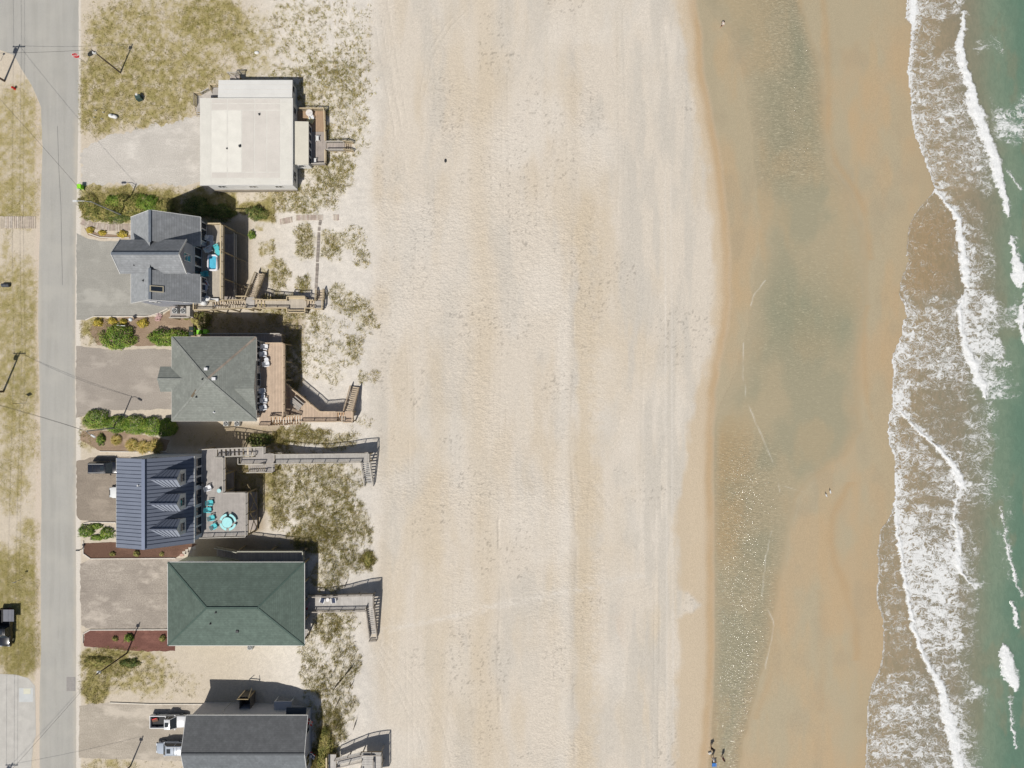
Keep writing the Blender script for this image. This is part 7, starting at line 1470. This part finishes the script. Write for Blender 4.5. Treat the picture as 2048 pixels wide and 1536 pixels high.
# ------------------------------------------------------------------ vehicles
def loft(mb, secs, mi=0):
    """secs: list of closed rings of equal length"""
    n = len(secs[0]); b = len(mb.v)
    for r_ in secs: mb.v += [tuple(v) for v in r_]
    for i in range(len(secs)-1):
        for k in range(n): mb.f.append((b+i*n+k, b+i*n+(k+1) % n, b+(i+1)*n+(k+1) % n, b+(i+1)*n+k)); mb.m.append(mi)
    mb.f.append(tuple(b+k for k in range(n-1, -1, -1))); mb.m.append(mi); mb.f.append(tuple(b+(len(secs)-1)*n+k for k in range(n))); mb.m.append(mi)
def soft(o, w):
    m = o.modifiers.new('soft', 'BEVEL'); m.width = w; m.segments = 3; m.limit_method = 'ANGLE'; m.angle_limit = R(25)
    o.data.polygons.foreach_set('use_smooth', [True]*len(o.data.polygons)); return o
def vehicle(kind, label, px, py, head, colr, L=4.9, Wd=1.95, Ht=1.75):
    """built along +x (front), then turned by head"""
    p = PG(px, py); t = thing(kind, label, 'pickup' if kind == 'pickup_truck' else 'car', p, 'parked vehicles'); ORG[t.name] = Vector((0, 0, 0)); t.rotation_euler = (0, 0, head)
    pm = mat('paint_%d_%d' % (colr[0], colr[2]), C(*colr), .02, .5, .25, .5, 0, coat=.6); gl = glass('car_glass', (.015, .02, .024)); bl = mat('tyre_black', C(40, 40, 42), .05); tr = mat('trim_black', C(58, 58, 60), .05)
    hw = Wd/2; h0, h1 = .38, (1.02 if kind != 'car' else .88); f, r_ = L/2, -L/2
    def ring(x, w, zt, zb=h0): return [(x, -w, zb), (x, -w*1.0, (zb+zt)/2), (x, -w*.93, zt-.05), (x, -w*.8, zt), (x, w*.8, zt), (x, w*.93, zt-.05), (x, w, (zb+zt)/2), (x, w, zb)]
    b = MB()
    if kind == 'pickup_truck':
        cab1 = -.25; loft(b, [ring(cab1-.05, hw, h1), ring(f-1.3, hw, h1), ring(f-.45, hw*.97, h1-.05), ring(f-.2, hw*.92, h1-.12), ring(f-.06, hw*.8, h1-.24), ring(f, hw*.62, h1-.38)]); soft(b.build('body', pm, t), .07)
        bd = MB(); bl0 = r_; bl1 = cab1-.08
        bd.span(bl0, bl1, -hw, -hw+.10, h0, h1+.05); bd.span(bl0, bl1, hw-.10, hw, h0, h1+.05); bd.span(bl0+.002, bl0+.09, -hw+.1, hw-.1, h0+.002, h1+.03); bd.span(bl1-.09, bl1, -hw+.1, hw-.1, h0+.002, h1+.06); bd.build('bed', pm, t)
        MB().span(bl0+.09, bl1-.09, -hw+.1, hw-.1, h0+.1, h0+.16).build('bed_floor', tr, t)
        cx0, cx1, wx = cab1, f-1.45, .75
    else:
        loft(b, [ring(r_, hw*.82, h1-.12), ring(r_+.1, hw*.93, h1-.02), ring(r_+.6, hw, h1), ring(f-1.3, hw, h1), ring(f-.5, hw*.96, h1-.07), ring(f-.24, hw*.86, h1-.15), ring(f-.08, hw*.70, h1-.24), ring(f, hw*.48, h1-.34)]); soft(b.build('body', pm, t), .08)
        cx0, cx1, wx = r_+.12, f-1.25, .75
    # cabin: glass band, roof panel above it
    c = MB(); tp = hw*.76
    def cr(x, w, z): return [(x, -w, z), (x, w, z)]
    g = MB(); q = [(cx0, -hw*.92, h1-.03), (cx1, -hw*.92, h1-.03), (cx1, hw*.92, h1-.03), (cx0, hw*.92, h1-.03)]; zt = Ht-.05; rb = .12 if kind == 'pickup_truck' else (.18 if kind == 'suv' else .55)
    up_ = [(cx0+rb, -tp, zt), (cx1-wx, -tp, zt), (cx1-wx, tp, zt), (cx0+rb, tp, zt)]; g.add(q+up_, [(0, 1, 5, 4), (1, 2, 6, 5), (2, 3, 7, 6), (3, 0, 4, 7), (4, 5, 6, 7)]); g.build('glasshouse', gl, t)
    rf = MB(); rf.slab([(cx0+rb-.05, -tp-.04, zt+.02), (cx1-wx+.05, -tp-.04, zt+.02), (cx1-wx+.05, tp+.04, zt+.02), (cx0+rb-.05, tp+.04, zt+.02)], .05); rf.slab([(cx0+rb+.06, -tp*.86, zt+.06), (cx1-wx-.08, -tp*.86, zt+.06), (cx1-wx-.08, tp*.86, zt+.06), (cx0+rb+.06, tp*.86, zt+.06)], .05); soft(rf.build('roof', pm, t), .03)
    for sg in (-1, 1):
        for (xa, xb) in ((cx1-.02, cx1-wx), ((cx0+cx1-wx)/2, (cx0+cx1-wx)/2+.05), (cx0+.02, cx0+rb)): MB().beam((xa, sg*hw*.925, h1-.03), (xb, sg*(tp+.02), zt), .07, .06).build('pillar', pm, t)
        MB().box((cx1-.25, sg*(hw+.09), h1+.08), (.14, .22, .16)).build('mirror', pm, t)
        MB().box((f-.1, sg*hw*.62, h1-.28), (.16, .34, .14)).build('headlight', mat('lens_clear', C(226, 230, 234), .03, 3, .15, .5), t); MB().box((r_+.03, sg*hw*.78, h1-.2), (.1, .16, .3)).build('tail_light', mat('lens_red', C(150, 24, 24), .05, 3, .2, .5), t)
        for xx in (f-.95, r_+1.0):
            w = MB().tube([(xx, sg*(hw-.22), .36), (xx, sg*(hw+.005), .36)], .37, 18).build('wheel', bl, t); MB().tube([(xx, sg*(hw-.02), .36), (xx, sg*(hw+.02), .36)], .22, 12).build('rim', M_STEEL, w)
        if kind == 'suv': MB().tube([(cx0+.3, sg*tp*.92, zt+.13), (cx1-wx-.15, sg*tp*.92, zt+.13)], .035, 6).build('roof_rail', M_TRIM, t)
    MB().box((f-.02, 0, h0+.12), (.14, Wd*.8, .26)).build('bumper', tr, t); MB().box((r_+.0, 0, h0+.12), (.14, Wd*.84, .26)).build('bumper', tr, t)
    if kind != 'car': MB().slab([(cx1-wx-.75, -.36, zt+.075), (cx1-wx-.15, -.36, zt+.075), (cx1-wx-.15, .36, zt+.075), (cx1-wx-.75, .36, zt+.075)], .02).build('sunroof', gl, t)
    if kind == 'suv':
        for k in (.35, .62): xq = cx0+rb+(cx1-wx-cx0-rb)*k*.8; MB().span(xq-.02, xq+.02, -tp*.86, tp*.86, zt+.055, zt+.085).build('roof_bar', tr, t)
    return t
vehicle('suv', 'black sport utility vehicle parked on the brown gravel by the metal roof', 217, 934, 0, (34, 38, 48), 5.0, 1.98, 1.82); vehicle('car', 'white car with only its rounded front showing from under the metal roof', 253, 983.6, math.pi, (240, 242, 240), 4.7, 1.9, 1.5)
vehicle('pickup_truck', 'white pickup truck with open dark bed beside the charcoal roof', 342, 1438, 0, (238, 240, 242), 5.8, 2.0, 1.92); vehicle('suv', 'silver sport utility vehicle below the white pickup', 347, 1491, math.pi, (186, 196, 208), 4.8, 1.92, 1.75)
vehicle('pickup_truck', 'black pickup truck parked on the grass at the left edge', 17, 1252, -math.pi/2, (30, 32, 38), 6.0, 2.0, 1.92)
c_ = P(309, 1441, .9); t = thing('folded_gear', 'red folded gear lying in the bed of the white pickup', 'gear', c_); MB().box((c_.x, c_.y, .66), (.9, .5, .24), R(12)).build('box', mat('gear_brown', C(120, 84, 66), .1), t); MB().beam((c_.x-.4, c_.y+.1, .84), (c_.x+.3, c_.y+.32, .84), .14, .1).build('strap', mat('gear_red', C(226, 70, 70), .08), t)
c_ = P(8, 1231, 1.1); o = MB().box((c_.x+.75, c_.y, 1.11), (1.7, 1.9, .05)).build('bed_cover', mat('cover_grey', C(126, 128, 136), .06)); tag(o, 'grey cover over the bed of the black pickup', 'bed cover')
# ------------------------------------------------------------------ people and birds
SKIN = mat('skin', C(206, 160, 130), .05)
def person(label, px, py, face, shirt, short, hair, arms=0.3, stride=.16, hat=None):
    p = PG(px, py); t = thing('person', label, 'person', p); t.rotation_euler = (0, 0, face)
    J = {'pel': (0, 0, .95, .14), 'ab': (0, 0, 1.12, .125), 'ch': (0, 0, 1.34, .15), 'nk': (.01, 0, 1.50, .06), 'hd': (.02, 0, 1.60, .085), 'tp': (.02, 0, 1.74, .07)}
    for s_, n in ((-1, 'r'), (1, 'l')):
        st = stride*s_; J['hp'+n] = (0, .1*s_, .90, .095); J['kn'+n] = (st*.6+.03, .1*s_, .50, .06); J['an'+n] = (st, .1*s_, .09, .04); J['to'+n] = (st+.16, .12*s_, .035, .03)
        J['sh'+n] = (0, .18*s_, 1.42, .06); J['el'+n] = (-.02-arms*.2*s_, .25*s_, 1.16, .042); J['wr'+n] = (.12+arms*.2*s_, .26*s_, .94, .032); J['ha'+n] = (.17+arms*.2*s_, .25*s_, .87, .036)
    nm = list(J); E = [('pel', 'ab'), ('ab', 'ch'), ('ch', 'nk'), ('nk', 'hd'), ('hd', 'tp')]
    for n in 'rl': E += [('pel', 'hp'+n), ('hp'+n, 'kn'+n), ('kn'+n, 'an'+n), ('an'+n, 'to'+n), ('ch', 'sh'+n), ('sh'+n, 'el'+n), ('el'+n, 'wr'+n), ('wr'+n, 'ha'+n)]
    me = bpy.data.meshes.new('body'); me.from_pydata([J[k][:3] for k in nm], [(nm.index(a), nm.index(b)) for a, b in E], []); me.materials.append(SKIN)
    o = bpy.data.objects.new('body', me); link(o, t); md = o.modifiers.new('skin', 'SKIN'); 
    for i, k in enumerate(nm): me.skin_vertices[0].data[i].radius = (J[k][3], J[k][3])
    me.skin_vertices[0].data[nm.index('pel')].use_root = True; o.modifiers.new('sub', 'SUBSURF').levels = 1; o.modifiers['sub'].render_levels = 1
    def part(n, secs, c):
        mb = MB(); mb.v = []
        rings = [[(x+rx*math.cos(2*math.pi*k/12), y+ry*math.sin(2*math.pi*k/12), z) for k in range(12)] for (x, y, z, rx, ry) in secs]; loft(mb, rings); ob = mb.build(n, mat('cloth_%d_%d_%d' % c, C(*c), .08, 4)); ob.parent = t
    part('shirt', [(0, 0, .92, .17, .2), (0, 0, 1.12, .16, .19), (0, 0, 1.36, .18, .25), (0, 0, 1.47, .12, .19), (0, 0, 1.5, .07, .08)], shirt)
    for s_ in (-1, 1): part('sleeve', [(-.02, .26*s_, 1.2, .065, .065), (0, .21*s_, 1.4, .075, .075), (0, .16*s_, 1.45, .05, .05)], shirt); part('shorts_leg', [(stride*.4*s_+.01, .1*s_, .58, .1, .1), (0, .1*s_, .86, .125, .115), (0, .06*s_, .98, .13, .12)], short)
    part('hair', [(0, 0, 1.58, .09, .095), (-.01, 0, 1.68, .115, .11), (0, 0, 1.77, .09, .09), (0, 0, 1.81, .03, .03)], hair if hat is None else hat)
    return t
person('person in a pale shirt walking on wet sand near the top edge', 1442, 54, R(200), (232, 222, 214), (96, 70, 76), (70, 50, 40)); person('person in a black shirt at the edge of the tidal pool', 1421, 1491, R(70), (38, 40, 42), (160, 100, 70), (40, 34, 30))
person('person in white standing above the blue beach chair', 1424, 1512, R(150), (240, 238, 236), (210, 210, 216), (120, 84, 56)); person('person in a dark red top wading in the tidal pool', 1443, 1511, R(20), (96, 48, 40), (236, 226, 220), (60, 40, 32))
p = PG(1427, 1527); t = thing('beach_chair', 'bright blue folding chair at the edge of the tidal pool', 'chair', p); MBl = mat('chair_blue', C(66, 130, 206), .08, 3); MB().slab([p+Vector(v) for v in ((-.3, -.35, .32), (.3, -.35, .32), (.3, .2, .28), (-.3, .2, .28))], .03).build('seat', MBl, t); MB().slab([p+Vector(v) for v in ((-.3, .2, .28), (.3, .2, .28), (.3, .5, .85), (-.3, .5, .85))], .03).build('backrest', MBl, t)
for i, j in ((-1, -.3), (1, -.3), (-1, .3), (1, .3)): MB().tube([p+Vector((i*.28, j, .3)), p+Vector((i*.3, j*1.3, 0))], .02, 6).build('leg', M_STEEL, t)
for k in (-1, 1): MB().box(p+Vector((k*.34, -.05, .5)), (.07, .6, .03)).build('armrest', MBl, t)
p = PG(1419, 1505); t = thing('beach_bag', 'white beach bag dropped beside the person in white', 'bag', p); MB().box(p+Vector((0, 0, .16)), (.5, .3, .32), R(20), 0, .85).build('bag', M_WHITE, t); MB().tube([p+Vector((-.15, 0, .3)), p+Vector((0, 0, .5)), p+Vector((.15, 0, .3))], .02, 6).build('strap', M_STEEL, t)
for i, (px, py, a_) in enumerate(((1651, 990, 120), (1659, 983, 110))):
    p = PG(px, py, .03); t = thing('gull', ('lower', 'upper')[i]+' white gull standing on the wet sand', 'bird', p, 'gulls on the wet sand'); t.rotation_euler = (0, 0, R(a_))
    mb = MB(); loft(mb, [[(x, r_*math.cos(2*math.pi*k/8), z+r_*math.sin(2*math.pi*k/8)) for k in range(8)] for x, r_, z in ((-.30, .015, .24), (-.15, .07, .25), (.02, .10, .26), (.16, .07, .31), (.22, .05, .38), (.28, .05, .42), (.33, .02, .42), (.40, .008, .40))]); ob = mb.build('body', M_WHITE, None, True); ob.parent = t
    for k in (-1, 1):
        mb = MB(); mb.add([(.12, k*.07, .33), (.05, k*.13, .30), (-.38, k*.06, .26), (-.1, k*.03, .35)], [(0, 1, 2, 3)]); mb.add([(.12, k*.07, .31), (.05, k*.13, .28), (-.38, k*.06, .25), (-.1, k*.03, .33)], [(3, 2, 1, 0)]); ob = mb.build('wing', mat('gull_wing', C(190, 194, 200), .05)); ob.parent = t
        mb = MB(); mb.tube([(.02, k*.035, .2), (.02, k*.035, 0), (.07, k*.035, 0)], .008, 5); ob = mb.build('leg', mat('gull_leg', C(200, 150, 90), .05)); ob.parent = t
